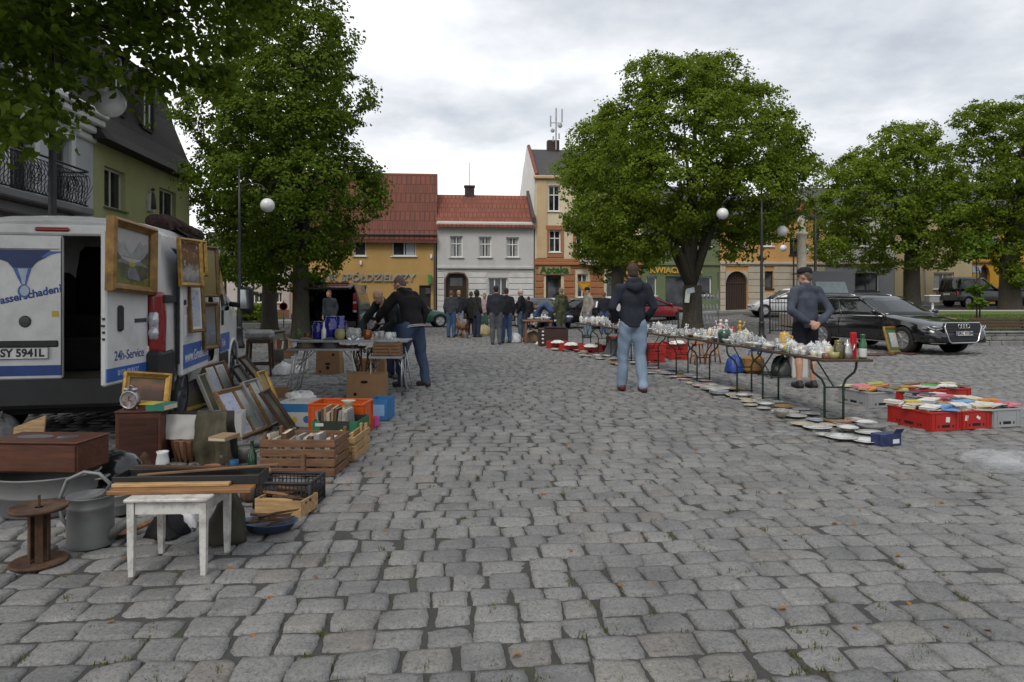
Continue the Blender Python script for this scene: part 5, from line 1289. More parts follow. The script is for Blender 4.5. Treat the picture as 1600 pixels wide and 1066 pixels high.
mb.use(0,True).tube([a.lerp(b,k/12)+Vector((0,0,-.35*math.sin(PI*k/12)))for k in range(13)],.014,5)
tag(mb.build('overhead_cable',m_black),'thin black cable strung from the green house corner across the gap of sky','cable')
def cloth(name,c,var=.25,rough=.9,vs=5,bump=.35,bs=14):return mat('cloth '+name,c,rough,var=var,vs=vs,bump=bump,bs=bs,bdist=.012,spec=.2)
skin=mat('skin',(.42,.235,.165),.55,var=.12,vs=9,spec=.35)
def denim(name,c):return mat('denim '+name,c,.9,var=.3,vs=3.2,bump=.4,bs=16,bdist=.012,spec=.2,grain=(1,1,.5))
def solid(parts,vox,smooth=6,wr=0.0,seed=0):
 mb=MB();mb.use(0,True)
 for p in parts:
  if p[0]=='t':
   mb.tube(p[1],p[2],12,flat=p[3]if len(p)>3 else 1)
   for q,r_ in((p[1][0],p[2][0]),(p[1][-1],p[2][-1])):mb.ball(q,r_*.99,seg=12,n=8)
  elif p[0]=='T':mb.tube(p[1],p[2],16,flat=p[3])
  elif p[0]=='e':mb.ball(p[1],*p[2:])
  elif p[0]=='l':
   n=18;rings=[]
   for(c,rx,ry)in p[1]:rings.append([(c[0]+rx*math.cos(2*PI*k/n),c[1]+ry*math.sin(2*PI*k/n),c[2])for k in range(n)])
   mb.loft(rings)
  elif p[0]=='b':mb.box(*p[1:])
 me=mb.mesh('s',[skin])
 me=modmesh(me,('REMESH',dict(mode='VOXEL',voxel_size=vox)),('SMOOTH',dict(factor=.6,iterations=smooth)))
 if wr:
  me.calc_loop_triangles()if False else None
  n=len(me.vertices);co=np.empty(n*3,np.float32);me.vertices.foreach_get('co',co);co=co.reshape(-1,3)
  no=np.empty(n*3,np.float32);me.vertices.foreach_get('normal',no);no=no.reshape(-1,3)
  x,y,z=co.T;r_=np.random.default_rng(seed);nn=0
  for q in range(9):
   a=r_.normal(0,1,3);a/=np.linalg.norm(a);f=r_.uniform(14,48);ph=r_.uniform(0,6.28)
   nn=nn+np.sin((x*a[0]+y*a[1]+z*a[2]*.8)*f+ph+1.6*np.sin(z*9+x*7+q))/(3+f*.06)
  co+=no*(nn*wr*.9)[:,None];me.vertices.foreach_set('co',co.ravel())
 me.polygons.foreach_set('use_smooth',np.ones(len(me.polygons),bool))
 return me
def V3(*a):return Vector(a)
def hand(parts,w,el,up=None,side=1,curl=.6,s=1.0):
 d=(w-el).normalized();up=Vector(up or(0,1,0));a=d.cross(up)
 if a.length<.1:a=d.orthogonal()
 a.normalize();n=a.cross(d).normalized()
 p0=w+d*.015*s;p1=w+d*.085*s
 for k in(-1,0,1):parts.append(('t',[p0+a*k*.016*s,p1+a*k*.024*s],[.016*s,.014*s]))
 for k,L in zip((-1.5,-.5,.5,1.5),(.068,.080,.074,.058)):
  L*=s;b0=p1+a*k*.0205*s;c1=curl
  d1=(d*math.cos(c1*.6)+n*math.sin(c1*.6));d2=(d*math.cos(c1*1.5)+n*math.sin(c1*1.5))
  q1=b0+d1*L*.5;q2=q1+d2*L*.55
  parts.append(('t',[b0,q1,q2],[.0095*s,.0088*s,.0068*s]))
 t0=p0+a*-.026*s*side+d*.012*s;t1=t0+(a*-.7*side+d*.7).normalized()*.034*s+n*.008;t2=t1+(d*.9+n*.4-a*.1*side).normalized()*.03*s
 parts.append(('t',[t0,t1,t2],[.0125*s,.0105*s,.008*s]))
def person(label,X,Y,yaw,H=1.78,top=None,legs=None,shoe=(.02,.02,.02),hair=(.05,.035,.02),bend=0,twist=0,J=None,hood=False,hoodup=False,cap=None,shorts=False,skirt=0,near=False,coat=.0,stripe=None,bald=False,collar=None,head=(0,0),build=1.0,group='people at the flea market',z=None,backpack=None,tailored=False):
 j=dict(pel=V3(0,0,.96),hl=V3(-.09,0,.93),hr=V3(.09,0,.93),kl=V3(-.10,.03,.50),kr=V3(.10,.03,.50),al=V3(-.11,-.02,.085),ar=V3(.11,-.02,.085),ch=V3(0,-.01,1.30),nk=V3(0,-.02,1.50),hd=V3(0,.02,1.655),sl=V3(-.185,-.01,1.435),sr=V3(.185,-.01,1.435),el=V3(-.25,-.04,1.15),er=V3(.25,-.04,1.15),wl=V3(-.23,.08,.91),wr=V3(.23,.08,.91))
 Rb=Matrix.Rotation(R(-bend),3,'X')
 for k in('ch','nk','hd','sl','sr','el','er','wl','wr'):
  f=.65 if k=='ch' else 1
  j[k]=j['pel']+Matrix.Rotation(R(-bend*f),3,'X')@(j[k]-j['pel'])
 if bend:j['el'].z-=0
 for k,v in(J or{}).items():j[k]=V3(*v)
 sc=H/1.78
 gzv=gz(X,Y)if z is None else z
 t=thing('person',label,'person',(X,Y,gzv),yaw,group)
 t.scale=(sc,)*3
 vox=.0115 if near else .024
 b=build
 hd=j['hd'];Rh=Matrix.Rotation(R(head[0]),3,'Z')@Matrix.Rotation(R(-bend*.6+head[1]),3,'X')
 def hp(x,y,zz):return hd+Rh@V3(x,y,zz)
 P_=[('e',hp(0,0,.02),.077,.096,.105,16,10),('e',hp(0,.03,-.05),.060,.062,.068,14,8),('t',[hp(0,.088,.015),hp(0,.112,-.022)],[.010,.016]),('e',hp(0,.08,-.062),.026,.016,.009),('e',hp(0,.086,.028),.05,.016,.012),('e',hp(0,.068,-.098),.026,.022,.018),('e',hp(-.079,-.005,-.005),.012,.022,.032),('e',hp(.079,-.005,-.005),.012,.022,.032),('t',[j['nk']+V3(0,-.005,-.04),j['nk']+(hd-j['nk'])*.35,hp(0,-.015,-.04)],[.062,.056,.056])]
 m=(j['sl']+j['sr'])/2
 P_+=[('t',[j['pel'],j['pel'].lerp(j['ch'],.5),j['ch'],m+V3(0,0,-.02)],[.115,.105,.12,.09],.8),('t',[j['sl'],j['sr']],[.05,.05])]
 for s_ in 'lr':
  P_.append(('t',[j['s'+s_],j['e'+s_],j['w'+s_]],[.048,.04,.029]))
  P_.append(('t',[j['h'+s_],j['k'+s_].lerp(j['h'+s_],.45),j['k'+s_],j['k'+s_].lerp(j['a'+s_],.35)+V3(0,-.022,0),j['a'+s_]],[.085,.072,.055,.056,.038]))
  P_.append(('t',[j['a'+s_]+V3(0,-.02,-.04),j['a'+s_]+V3(0,.12,-.055)],[.035,.03]))
  hand(P_,j['w'+s_],j['e'+s_],(-1 if s_=='r' else 1,.0,0)if not near else(0,1,0),1 if s_=='r' else-1,.7,1.0 if near else 1.25)
 me=solid(P_,.0085 if near else .018,3);me.materials.clear();me.materials.append(skin);link('body',me,t)
 for s_ in(-1,1):
  e_=MB();e_.use(0,True).ball(hp(.031*s_,.085,.018),.010,.008,.007,8,6);e_.build('eye',mat('eye',(.03,.025,.02),.2),t)
 Q=[('T',[j['pel']+V3(0,0,.10),j['pel']+V3(0,0,.02),j['pel']+V3(0,0,-.07)],[.150*b,.160*b,.165*b],.70),('t',[j['hl']+V3(0,0,-.03),j['hr']+V3(0,0,-.03)],[.088*b,.088*b],1)]
 for s_ in 'lr':
  k,a,h=j['k'+s_],j['a'+s_],j['h'+s_]
  if shorts:Q.append(('t',[h,h.lerp(k,.5),h.lerp(k,.98)],[.108,.102,.098]))
  else:Q.append(('t',[h,h.lerp(k,.45),k,k.lerp(a,.4)+V3(0,-.012,0),k.lerp(a,.85),a+V3(0,-.005,-.005)],[.112*b,.104*b,.086,.081,.073,.074]))
 me=solid(Q,vox*1.25,4,.012 if near else .008,sum(map(ord,label))%97);me.materials.clear();me.materials.append(legs);link('shorts' if shorts else 'trousers',me,t)
 zc=Vector((0,0,1));up=(j['ch']-j['pel']).normalized()
 hem=j['pel']-up*(.07+coat)
 tor=[('T',[hem,j['pel']+up*.1,j['pel'].lerp(j['ch'],.6),j['ch']+up*.04,m+up*-.01],[.182*b,.184*b,.180*b,.186*b,.13],.70),('t',[j['sl']*.98+m*.02,m+up*.03,j['sr']*.98+m*.02],[.078,.088,.078],.95),('t',[m+up*.02,j['nk']+(j['hd']-j['nk'])*.12],[.095,.072])]
 for s_ in 'lr':
  S_,E,Wt=j['s'+s_],j['e'+s_],j['w'+s_]
  tor.append(('t',[S_,S_.lerp(E,.5),E,E.lerp(Wt,.55),Wt.lerp(E,.03)],[.079*b,.074*b,.066,.060,.048]))
 bk=(Matrix.Rotation(R(-bend),3,'X')@V3(0,-1,0))
 if hood:
  c=j['nk']+bk*.085+up*-.02
  tor+=[('t',[c+V3(-.10,.05,.03),c+V3(-.06,-.01,-.02),c+V3(0,-.03,-.05),c+V3(.06,-.01,-.02),c+V3(.10,.05,.03)],[.035,.052,.062,.052,.035]),('t',[j['nk']+V3(-.075,.05,.03),j['nk']+V3(-.07,-.05,.045),j['nk']+V3(.07,-.05,.045),j['nk']+V3(.075,.05,.03)],[.03,.038,.038,.03])]
 if hoodup:tor+=[('e',hp(0,-.028,.028),.105,.115,.13,16,10)]
 me=solid(tor,vox*1.25,5,.016 if near else .010,sum(map(ord,label))%89);me.materials.clear();me.materials.append(top);link('jacket',me,t)
 if stripe is not None:
  mb=MB();mb.use(0,True)
  for q in(0,.022):
   c=hem+up*(.02+q);n=24;ax=up.cross(V3(1,0,0)).normalized()
   mb.tube([c+V3(1,0,0)*(.188*b*math.cos(2*PI*k/n))+ax*(.142*b*math.sin(2*PI*k/n))for k in range(n)],.0065,5,closed=True)
  mb.build('hem_stripe',stripe,t)
 if collar is not None:
  mb=MB();mb.use(0,True).tube([j['nk']+V3(.07*math.cos(a),.062*math.sin(a),.0)for a in[2*PI*k/14 for k in range(14)]],.018,7,closed=True);mb.build('collar',collar,t)
 ms=mat('shoe %.2f %.2f %.2f'%shoe,shoe,.6,var=.2)
 for s_ in 'lr':
  a=j['a'+s_];lift=a.z-.085;tilt=-min(.09,lift*.9)if lift>.02 else 0
  q=[('t',[a+V3(0,-.045,-.045),a+V3(0,.06,-.045+tilt*.4),a+V3(0,.165,-.052+tilt)],[.050,.052,.042]),('t',[a+V3(0,-.01,.0),a+V3(0,-.02,-.04)],[.048,.048]),('b',a.x,a.y+.055,a.z-.072+tilt*.4,.082,.26,.026,.01)]
  me=solid(q,vox,3);me.materials.clear();me.materials.append(ms);link('shoe',me,t)
 if hair is not None and not hoodup:
  mh=mat('hair %.2f %.2f %.2f'%hair,hair,.8,var=.3,vs=30,bump=.5,bs=120)
  q=[('e',hp(0,-.012,.038),.083,.098,.103,16,10),('e',hp(0,-.05,-.01),.070,.058,.070,12,8)]
  if bald:q=[('e',hp(0,-.048,-.002),.078,.052,.055,12,8),('t',[hp(-.078,-.01,.02),hp(-.06,-.07,.02),hp(.06,-.07,.02),hp(.078,-.01,.02)],[.016,.02,.02,.016])]
  me=solid(q,.012 if near else .018,3)
  for v in me.vertices:
   l=Rh.inverted()@(v.co-hd)
   if l.y>.045 and l.z<.07:v.co=hd+Rh@V3(l.x*.8,.02,l.z)
  me.materials.clear();me.materials.append(mh);link('hair',me,t)
 if cap is not None:
  mb=MB();mb.use(0,True);mb.at(T(*hd)@Rh.to_4x4()@T(0,-.006,.05))
  mb.lathe([(.098,0),(.100,.03),(.092,.065),(.06,.09),(.001,.098)],18,sx=.92,sy=1.08)
  mb.prism([(-.07,-.0),(.07,.0),(.07,.008),(-.07,.008)],.07,.19);mb.build('cap',cap,t)
 return t
def px_at(x,Y):return(x-800)/F*Y
navy=cloth('navy hoodie',(.022,.025,.034));jean=denim('light',(.19,.25,.33));jean2=denim('mid blue',(.045,.065,.11));blackc=cloth('black',(.012,.012,.013))
person('tall man in navy hoodie, pale blue jeans and dark red shoes walking away',1.83,10.35,3,1.93,navy,jean,(.12,.018,.02),(.045,.028,.016),near=True,hood=True,J=dict(al=(-.13,.10,.09),kl=(-.12,.10,.50),ar=(.13,-.07,.085),kr=(.115,.03,.50),el=(-.29,-.05,1.17),wl=(-.22,.12,1.0),er=(.29,-.05,1.17),wr=(.23,.12,1.0)))
person('man in grey shirt, dark shorts and cap with hands clasped behind his back',4.62,10.75,6,1.88,cloth('slate shirt',(.052,.062,.082)),cloth('black shorts',(.014,.015,.02)),(.018,.018,.018),(.10,.08,.06),near=True,shorts=True,cap=cloth('charcoal cap',(.02,.02,.024)),head=(38,-4),build=1.0,J=dict(el=(-.30,-.14,1.14),er=(.30,-.14,1.14),wl=(-.075,-.225,.99),wr=(.085,-.235,.975)))
person('man in black hooded jacket with pale hem stripe and jeans, bending over junk tables',-1.58,10.9,52,1.83,cloth('black hooded jacket',(.014,.013,.014)),jean2,(.05,.035,.035),(.10,.07,.05),bend=24,near=True,hood=True,bald=False,stripe=cloth('pale stripe',(.4,.4,.38)),build=1.08,head=(18,-12),J=dict(wl=(-.10,.70,1.02),el=(-.28,.45,1.12),wr=(.27,.10,.92),er=(.33,.05,1.14),al=(-.12,.12,.085),ar=(.16,-.12,.085),kl=(-.12,.14,.50),kr=(.15,-.02,.5)))
person('balding red-faced man leaning forward behind the wooden tray, one hand on the table',px_at(617,12.1),12.1,150,1.74,cloth('black tracksuit',(.016,.017,.018)),denim('dull',(.04,.06,.10)),(.05,.05,.05),(.12,.07,.045),bend=40,near=True,bald=True,stripe=None,head=(20,-5),J=dict(wr=(.10,.80,.80),er=(.30,.50,1.0),wl=(-.2,.72,.82),el=(-.32,.45,1.02)))
person('man in a dark grey zip jacket standing at the open boot of the people carrier',px_at(516,22.2),22.2,165,1.68,cloth('dark grey',(.035,.04,.048)),denim('dark',(.03,.05,.09)),hair=(.10,.06,.04),bend=6,head=(-15,0))
G_=[('person from behind in dark grey jacket and blue jeans, left end of the far group',705,24.9,-8,1.70,(.045,.047,.055),(.05,.09,.16),(.14,.06,.035),{}),('blond woman in a dark jacket and washed-out pale jeans beside the dog',717,26.0,30,1.72,(.03,.03,.036),(.33,.38,.45),(.34,.23,.11),{}),('person in a long black coat standing between blond woman and hooded figure',736,26.6,10,1.68,(.022,.024,.022),(.02,.02,.025),(.06,.05,.03),dict(coat=.25)),('person with a dark hood up and dark jeans, bending slightly to the right',745,25.0,-50,1.72,(.028,.030,.026),(.028,.036,.06),None,dict(hoodup=True,coat=.12)),('woman with brown hair in a white and pink top facing the camera',757,28.0,175,1.62,(.35,.25,.27),(.05,.10,.09),(.07,.035,.02),{}),('broad man seen from behind in a dark jacket and grey trousers',775,21.0,4,1.80,(.026,.027,.033),(.085,.09,.10),(.012,.011,.011),dict(build=1.12)),('man in black jacket and blue jeans half hidden behind the broad grey-trousered man',791,21.6,8,1.74,(.018,.018,.02),(.055,.09,.17),(.03,.02,.015),{}),('grey-capped older man in a black jacket turned to the left, by the white bags',814,24.6,70,1.74,(.014,.014,.016),(.06,.085,.13),(.35,.34,.32),{}),('small figure in dark clothes far behind the older man in black jacket',826,31,20,1.5,(.02,.02,.024),(.03,.03,.04),(.03,.02,.015),{}),('man in an olive camouflage jacket and camouflage trousers looking left',877,24.3,35,1.80,'camo','camo',(.16,.13,.09),{}),('man in beige jacket, pale jeans and black cap in front of the yellow sign',918,24.6,118,1.80,(.24,.225,.19),(.20,.26,.33),(.03,.025,.02),dict(cap=blackc,collar=blackc)),('reddish-haired person in a dark jacket and jeans, right of the beige jacket',944,27,0,1.66,(.02,.023,.03),(.06,.10,.17),(.15,.07,.04),{}),('person in a white shirt and black trousers beside the tall man in the hoodie',966,27.5,-30,1.66,(.55,.55,.54),(.015,.015,.017),(.05,.035,.02),{}),('person in a blue jacket bending low over the goods before the pharmacy',862,26,70,1.7,(.05,.08,.16),(.03,.035,.05),(.06,.05,.04),dict(bend=70,J=dict(wl=(-.2,.75,.55),el=(-.25,.6,.8),wr=(.2,.75,.55),er=(.25,.6,.8))))]
def camo():
 m,nt,b,oc=newmat('camouflage cloth');rp=ramp(nt,[(.0,(.018,.022,.012)),(.44,(.05,.065,.02)),(.52,(.075,.07,.03)),(.6,(.035,.045,.018))],'CONSTANT')
 nt.links.new(nz(nt,oc,7,2),rp.inputs[0]);nt.links.new(rp.outputs[0],b.inputs['Base Color']);b.inputs['Roughness'].default_value=.9;return m
m_camo=camo()
for i,(lab,x,Y,yaw,H,tc_,lc,hc,kw)in enumerate(G_):
 person(lab,px_at(x,Y),Y,yaw,H,m_camo if tc_=='camo' else cloth('top %d'%i,tc_),m_camo if lc=='camo' else denim('legs %d'%i,lc),(.04,.038,.036),hc,**kw)
def dog():
 Y=24.6;X=px_at(722,Y)
 t=thing('dog','brown shaggy dog standing on the setts beside the blond woman','dog',(X,Y,0),25)
 f=mat('brown fur',(.17,.085,.035),.95,var=.45,vs=9,bump=.8,bs=60,dirt=(.05,.03,.02),dscale=4)
 q=[('t',[(0,-.30,.42),(0,-.1,.40),(0,.12,.40),(0,.30,.44)],[.10,.105,.13,.12],1.0),('t',[(0,.30,.47),(0,.42,.58)],[.085,.07]),('e',(0,.46,.62),.07,.085,.07),('t',[(0,.5,.60),(0,.60,.575)],[.045,.03]),('t',[(-.055,.43,.67),(-.08,.42,.60)],[.025,.018]),('t',[(.055,.43,.67),(.08,.42,.60)],[.025,.018]),('t',[(0,-.36,.44),(0,-.50,.52),(0,-.58,.64)],[.04,.035,.02])]
 for s_ in(-1,1):
  q+=[('t',[(s_*.075,.26,.38),(s_*.08,.24,.2),(s_*.08,.25,.03)],[.06,.036,.03]),('t',[(s_*.08,.25,.025),(s_*.08,.30,.02)],[.03,.024]),('t',[(s_*.075,-.27,.38),(s_*.085,-.20,.25),(s_*.085,-.33,.14),(s_*.085,-.31,.03)],[.075,.05,.032,.03]),('t',[(s_*.085,-.31,.025),(s_*.085,-.26,.02)],[.03,.024])]
 me=solid(q,.016,3,.006,3);me.materials.clear();me.materials.append(f);link('body',me,t)
 mb=MB();mb.use(0,True).ball((0,.63,.585),.016,.012,.012,8,6);mb.build('nose',m_black,t)
dog()
gold=mat('gilt frame',(.42,.25,.06),.42,.55,var=.35,vs=14,bump=.5,bs=70,dirt=(.06,.03,.012),dscale=9,damt=.7)
oldgold=mat('tarnished gilt',(.17,.105,.035),.5,.4,var=.4,vs=14,bump=.5,bs=70,dirt=(.04,.025,.012),dscale=9,damt=.7)
darkwood=wood('dark frame wood',(.05,.026,.014));midwood=wood('brown wood',(.16,.085,.04));palewood=wood('pale wood',(.38,.24,.11));redwood=wood('red-brown veneer',(.085,.030,.016),.45)
card=mat('brown cardboard',(.27,.155,.075),.9,var=.12,vs=4,bump=.2,bs=30,dirt=(.17,.10,.05),dscale=3)
paper=mat('paper white',(.60,.59,.55),.8,var=.06)
zinc=mat('galvanised zinc',(.20,.205,.20),.55,.55,var=.3,vs=5,bump=.15,bs=40,dirt=(.10,.10,.09),dscale=5,damt=.6)
rust=mat('rusty iron',(.075,.042,.026),.9,.2,var=.5,vs=18,bump=.7,bs=70)
steel=mat('worn steel',(.34,.34,.35),.4,.8,var=.2)
tubew=mat('pale tube',(.50,.50,.48),.4,.3)
def canvas(name,stops,h,swirl=.35,sc=5.0,spots=None):
 m,nt,b,oc=newmat('canvas '+name);sp_=nt.nodes.new('ShaderNodeSeparateXYZ');nt.links.new(oc,sp_.inputs[0])
 n=nz(nt,oc,sc,5,.65);k=mth(nt,'ADD',mth(nt,'DIVIDE',sp_.outputs[2],h),mth(nt,'MULTIPLY',mth(nt,'SUBTRACT',n,.5),swirl*2))
 rp=ramp(nt,stops);nt.links.new(k,rp.inputs[0]);c=rp.outputs[0]
 if spots:
  s_=ramp(nt,[(.58,(0,0,0)),(.66,(.85,.85,.85))]);nt.links.new(nz(nt,oc,sc*2.2,3),s_.inputs[0]);c=mixc(nt,s_.outputs[0],c,spots)
 nt.links.new(c,b.inputs['Base Color']);b.inputs['Roughness'].default_value=.45;bumpn(nt,b,nz(nt,oc,90,3),.15,.002)
 return m
def picture(label,M,w,h,fw,fm,cv,mat_w=0.0,matm=None,split=0,depth=.035,group='framed pictures round the van',name='framed_picture',cat='picture',back=True):
 t=thing(name,label,cat,(0,0,0),0,group);t.matrix_world=M
 mb=MB();prof=[(0,0),(0,-depth),(fw*.35,-depth*1.25),(fw*.75,-depth*.75),(fw,-depth*.55),(fw,0)]
 rings=[]
 for(sx,sz)in((-1,0),(1,0),(1,1),(-1,1)):
  rings.append([(sx*(w/2-d),y,(d if sz==0 else h-d))for d,y in prof])
 n=len(prof);vs=[p for r_ in rings for p in r_];fs=[]
 for i in range(4):
  j=(i+1)%4
  for k in range(n):fs.append((i*n+k,i*n+(k+1)%n,j*n+(k+1)%n,j*n+k))
 mb.add(vs,fs)
 if split:
  for k in range(1,split):x=-w/2+w*k/split;mb.box(x,-depth*.45,h/2,fw*.9,depth*.5,h-2*fw+.004)
 mb.build('frame',fm,t)
 mb=MB();mb.bb(-w/2+fw*.8,w/2-fw*.8,-depth*.25,-.002,fw*.8,h-fw*.8)
 if mat_w:
  mb.build('mount',matm or paper,t);mb=MB();q=fw+mat_w
  n_=split or 1
  for k in range(n_):
   a=-w/2+w*k/n_+(q if k==0 else fw*.5+mat_w);b_=-w/2+w*(k+1)/n_-(q if k==n_-1 else fw*.5+mat_w)
   if k and n_>1:mb.build('picture_sheet',cv[k-1]if isinstance(cv,list)else cv,t);mb=MB()
   mb.bb(a,b_,-depth*.30,-depth*.2,q,h-q)
  mb.build('picture_sheet',cv[-1]if isinstance(cv,list)else cv,t)
 else:mb.build('canvas',cv,t)
 return t
def lean(x,y,yaw,tilt,roll=0):return T(*P(x,y))@RZ(yaw)@RX(-tilt)@RY(roll)
def onground(x,y,h=0):return T(*P(x,y,h))
cv_port=canvas('portrait',[(0,(.05,.03,.02)),(.35,(.09,.05,.03)),(.5,(.20,.10,.05)),(.62,(.06,.06,.03)),(1,(.05,.06,.03))],.4,.25,6,(.22,.08,.05))
cv_pink=canvas('garden figure',[(0,(.08,.09,.03)),(.3,(.12,.11,.06)),(.5,(.10,.09,.10)),(.75,(.06,.06,.06)),(1,(.05,.05,.06))],.6,.3,5,(.30,.11,.18))
cv_pale=canvas('pale print',[(0,(.36,.38,.42)),(.4,(.40,.42,.46)),(.7,(.34,.36,.45)),(1,(.42,.42,.42))],.5,.3,9,(.14,.18,.32))
cv_pale2=canvas('grey green print',[(0,(.30,.32,.30)),(.4,(.20,.24,.22)),(.7,(.33,.36,.33)),(1,(.40,.41,.38))],.5,.3,6,(.12,.14,.12))
cv_horse=canvas('brown and white scene',[(0,(.05,.05,.05)),(.3,(.30,.28,.26)),(.5,(.10,.06,.03)),(.7,(.16,.07,.02)),(1,(.06,.03,.02))],.5,.35,7,(.40,.39,.37))
cv_ochre=canvas('ochre wood panel',[(0,(.16,.12,.04)),(.5,(.22,.16,.06)),(1,(.24,.20,.10))],.5,.15,5)
cv_dark=canvas('dark landscape',[(0,(.035,.03,.015)),(.4,(.07,.06,.02)),(.6,(.10,.09,.05)),(1,(.05,.05,.035))],.4,.3,6)
cv_draw=canvas('pencil drawing',[(0,(.42,.41,.39)),(.4,(.36,.35,.33)),(.7,(.44,.43,.41)),(1,(.46,.45,.42))],.5,.3,12,(.13,.12,.12))
def lake():
 DMw=VM@T(.805,-.03,0)@RZ(80.5)
 w,h=.82,.66
 t=picture('large gilt-framed mountain lake painting hung on the open rear door of the van',DMw@T(-.45,-.055,1.455)@RY(2.5),w,h,.075,mat('brown gilt',(.24,.135,.04),.45,.45,var=.35,vs=10,bump=.5,bs=60,dirt=(.07,.035,.015),dscale=7,damt=.6),mat('sky grey canvas',(.36,.345,.335),.5,var=.12,vs=4),depth=.07)
 def part(poly,y,c,n):mb=MB();mb.prism([(x*(w-.13)/2,.065+z*(h-.13))for x,z in poly],y,-.01);mb.build(n,c,t)
 part([(-1,.5),(-1,.70),(-.82,.80),(-.6,.70),(-.4,.76),(-.15,.60),(.05,.56),(.25,.68),(.45,.82),(.62,.74),(.8,.80),(1,.66),(1,.5)],-.0215,mat('painted pale peaks',(.25,.25,.245),.5,var=.35,vs=9),'painted_peaks')
 for g in(-1,1):part([(g,.08),(g,.70),(g*.85,.62),(g*.62,.50),(g*.42,.44),(g*.22,.38),(g*.05,.37),(g*.02,.08)],-.023,mat('painted dark slopes',(.075,.08,.05),.5,var=.5,vs=9),'painted_slope')
 part([(-.98,.36),(-.5,.46),(0,.40),(.5,.46),(.98,.36),(.5,.39),(0,.355),(-.5,.385)],-.0238,mat('painted mist',(.16,.165,.15),.5,var=.3,vs=9),'painted_mist')
 part([(-1,.05),(-1,.52),(-.72,.40),(-.5,.1)],-.0245,mat('painted green slope',(.10,.12,.025),.5,var=.4,vs=11),'painted_meadow')
 part([(-.12,.34),(.16,.34),(.22,.42),(-.16,.42)],-.026,mat('painted sunlit shore',(.30,.28,.06),.5),'painted_shore')
 part([(-.18,.13),(.5,.10),(.42,.2),(.20,.33),(-.12,.33),(-.2,.24)],-.0255,mat('painted water',(.15,.155,.165),.4,var=.3,vs=8),'painted_water')
 part([(-1,0),(-1,.22),(-.5,.13),(0,.07),(.5,.10),(1,.2),(1,0)],-.0275,mat('painted foreground',(.14,.13,.03),.5,var=.4,vs=12),'painted_foreground')
lake()
def hung(label,y0,z0,w,h,fw,fm,cv,off=1.10,roll=0,**kw):return picture(label,VM@T(off,y0,z0)@RZ(72)@RX(-3)@RY(roll),w,h,fw,fm,cv,**kw)
hung('gilt picture of white figures hung from the van roof by cords, nearest on its side',.50,1.53,.44,.52,.045,gold,cv_horse)
hung('small gilt picture half hidden behind the picture of white figures',.96,1.66,.40,.42,.045,gold,cv_dark,off=1.06)
hung('tall plain ochre panel in a wooden frame hung beside the cab door',1.42,1.42,.42,.62,.04,oldgold,cv_ochre)
hung('narrow pale print in gilt frame hung below the picture of white figures',.78,1.02,.30,.55,.04,oldgold,cv_pale,mat_w=.03)
hung('narrow gilt picture of a blue figure hung lowest on the van side',1.52,.78,.36,.58,.05,oldgold,canvas('blue figure',[(0,(.08,.07,.05)),(.4,(.16,.18,.22)),(.8,(.14,.13,.10)),(1,(.10,.08,.05))],.6,.3,6,(.24,.26,.30)))
mb=MB();mb.use(0,True)
for y,z in((.62,2.05),(.70,2.05),(1.0,2.08),(1.5,2.05),(1.58,2.05)):mb.tube([(.98,y,2.17),(1.09,y,2.10),(1.12,y+.02,z-.05)],.006,5)
o=mb.build('hanging_cords',m_black,None,(VL[0],VL[1],0),VA);o.scale=(.955,1,1);tag(o,'black cords that hold the pictures, looped over the van roof edge','cords',kind='stuff')
def carpet():
 t=thing('rolled_carpet','brown shaggy rolled rug lying on the roof of the white van','rug',(0,0,0));t.matrix_world=VM@T(.56,1.85,2.17)@RZ(6)@SC(1.05,1.15,.8)
 m=mat('rug pile',(.045,.022,.016),.98,var=.6,vs=22,bump=1.0,bs=110,bdist=.02)
 q=[('t',[(0,-.85,.10),(.03,-.3,.15),(0,.2,.17),(.05,.75,.17)],[.10,.15,.17,.15]),('t',[(.22,-.5,.06),(.25,0,.08),(.22,.55,.10)],[.06,.09,.09]),('t',[(-.22,-.6,.05),(-.25,.1,.07),(-.2,.5,.07)],[.06,.08,.07])]
 me=solid(q,.018,2,.035,5);me.materials.clear();me.materials.append(m);link('pile',me,t)
 mb=MB();mb.use(0,True).lathe([(.001,0),(.15,0),(.15,.02),(.10,.022),(.09,.01),(.05,.012),(.04,.02),(.001,.02)],18);mb2=MB();mb2.at(T(.05,.80,.17)@RX(-90)).lathe([(.001,0),(.16,0),(.165,.05),(.12,.055),(.11,.03),(.06,.032),(.05,.055),(.001,.05)],18);mb2.build('rolled_edge',mat('rug backing',(.10,.035,.03),.95),t)
carpet()
picture('gold-framed portrait leaning on the van bumper behind the alarm clock',T(-3.20,5.95,.46)@RZ(38)@RX(-16)@RY(8),.38,.30,.05,gold,cv_port)
picture('big gold-framed garden painting leaning on the van below the hung pictures',lean(304,641,88,15,0),.74,.64,.06,gold,cv_pink)
picture('brown twin frame holding a narrow print and a white-bordered landscape, leaning on the sliding door',lean(357,632,93,22,0),.74,.58,.035,midwood,[cv_pale,cv_pale2],mat_w=.025,split=2)
picture('thin cream-edged picture wedged left of the brown twin frame',lean(338,648,95,22,0),.30,.52,.02,mat('cream frame',(.45,.42,.35),.6),cv_dark)
picture('wide wooden twin frame with two pale prints leaning in front of the white carton',lean(398,679,82,30,0),.66,.54,.04,wood('honey wood',(.20,.12,.05)),[canvas('lilac print',[(0,(.42,.43,.5)),(1,(.40,.42,.55))],.5,.2,12,(.2,.22,.4)),cv_pale2],mat_w=.012,split=2)
picture('tall dark frame leaning on the front wheel of the van',lean(414,604,100,38,0),.50,.60,.045,darkwood,cv_dark)
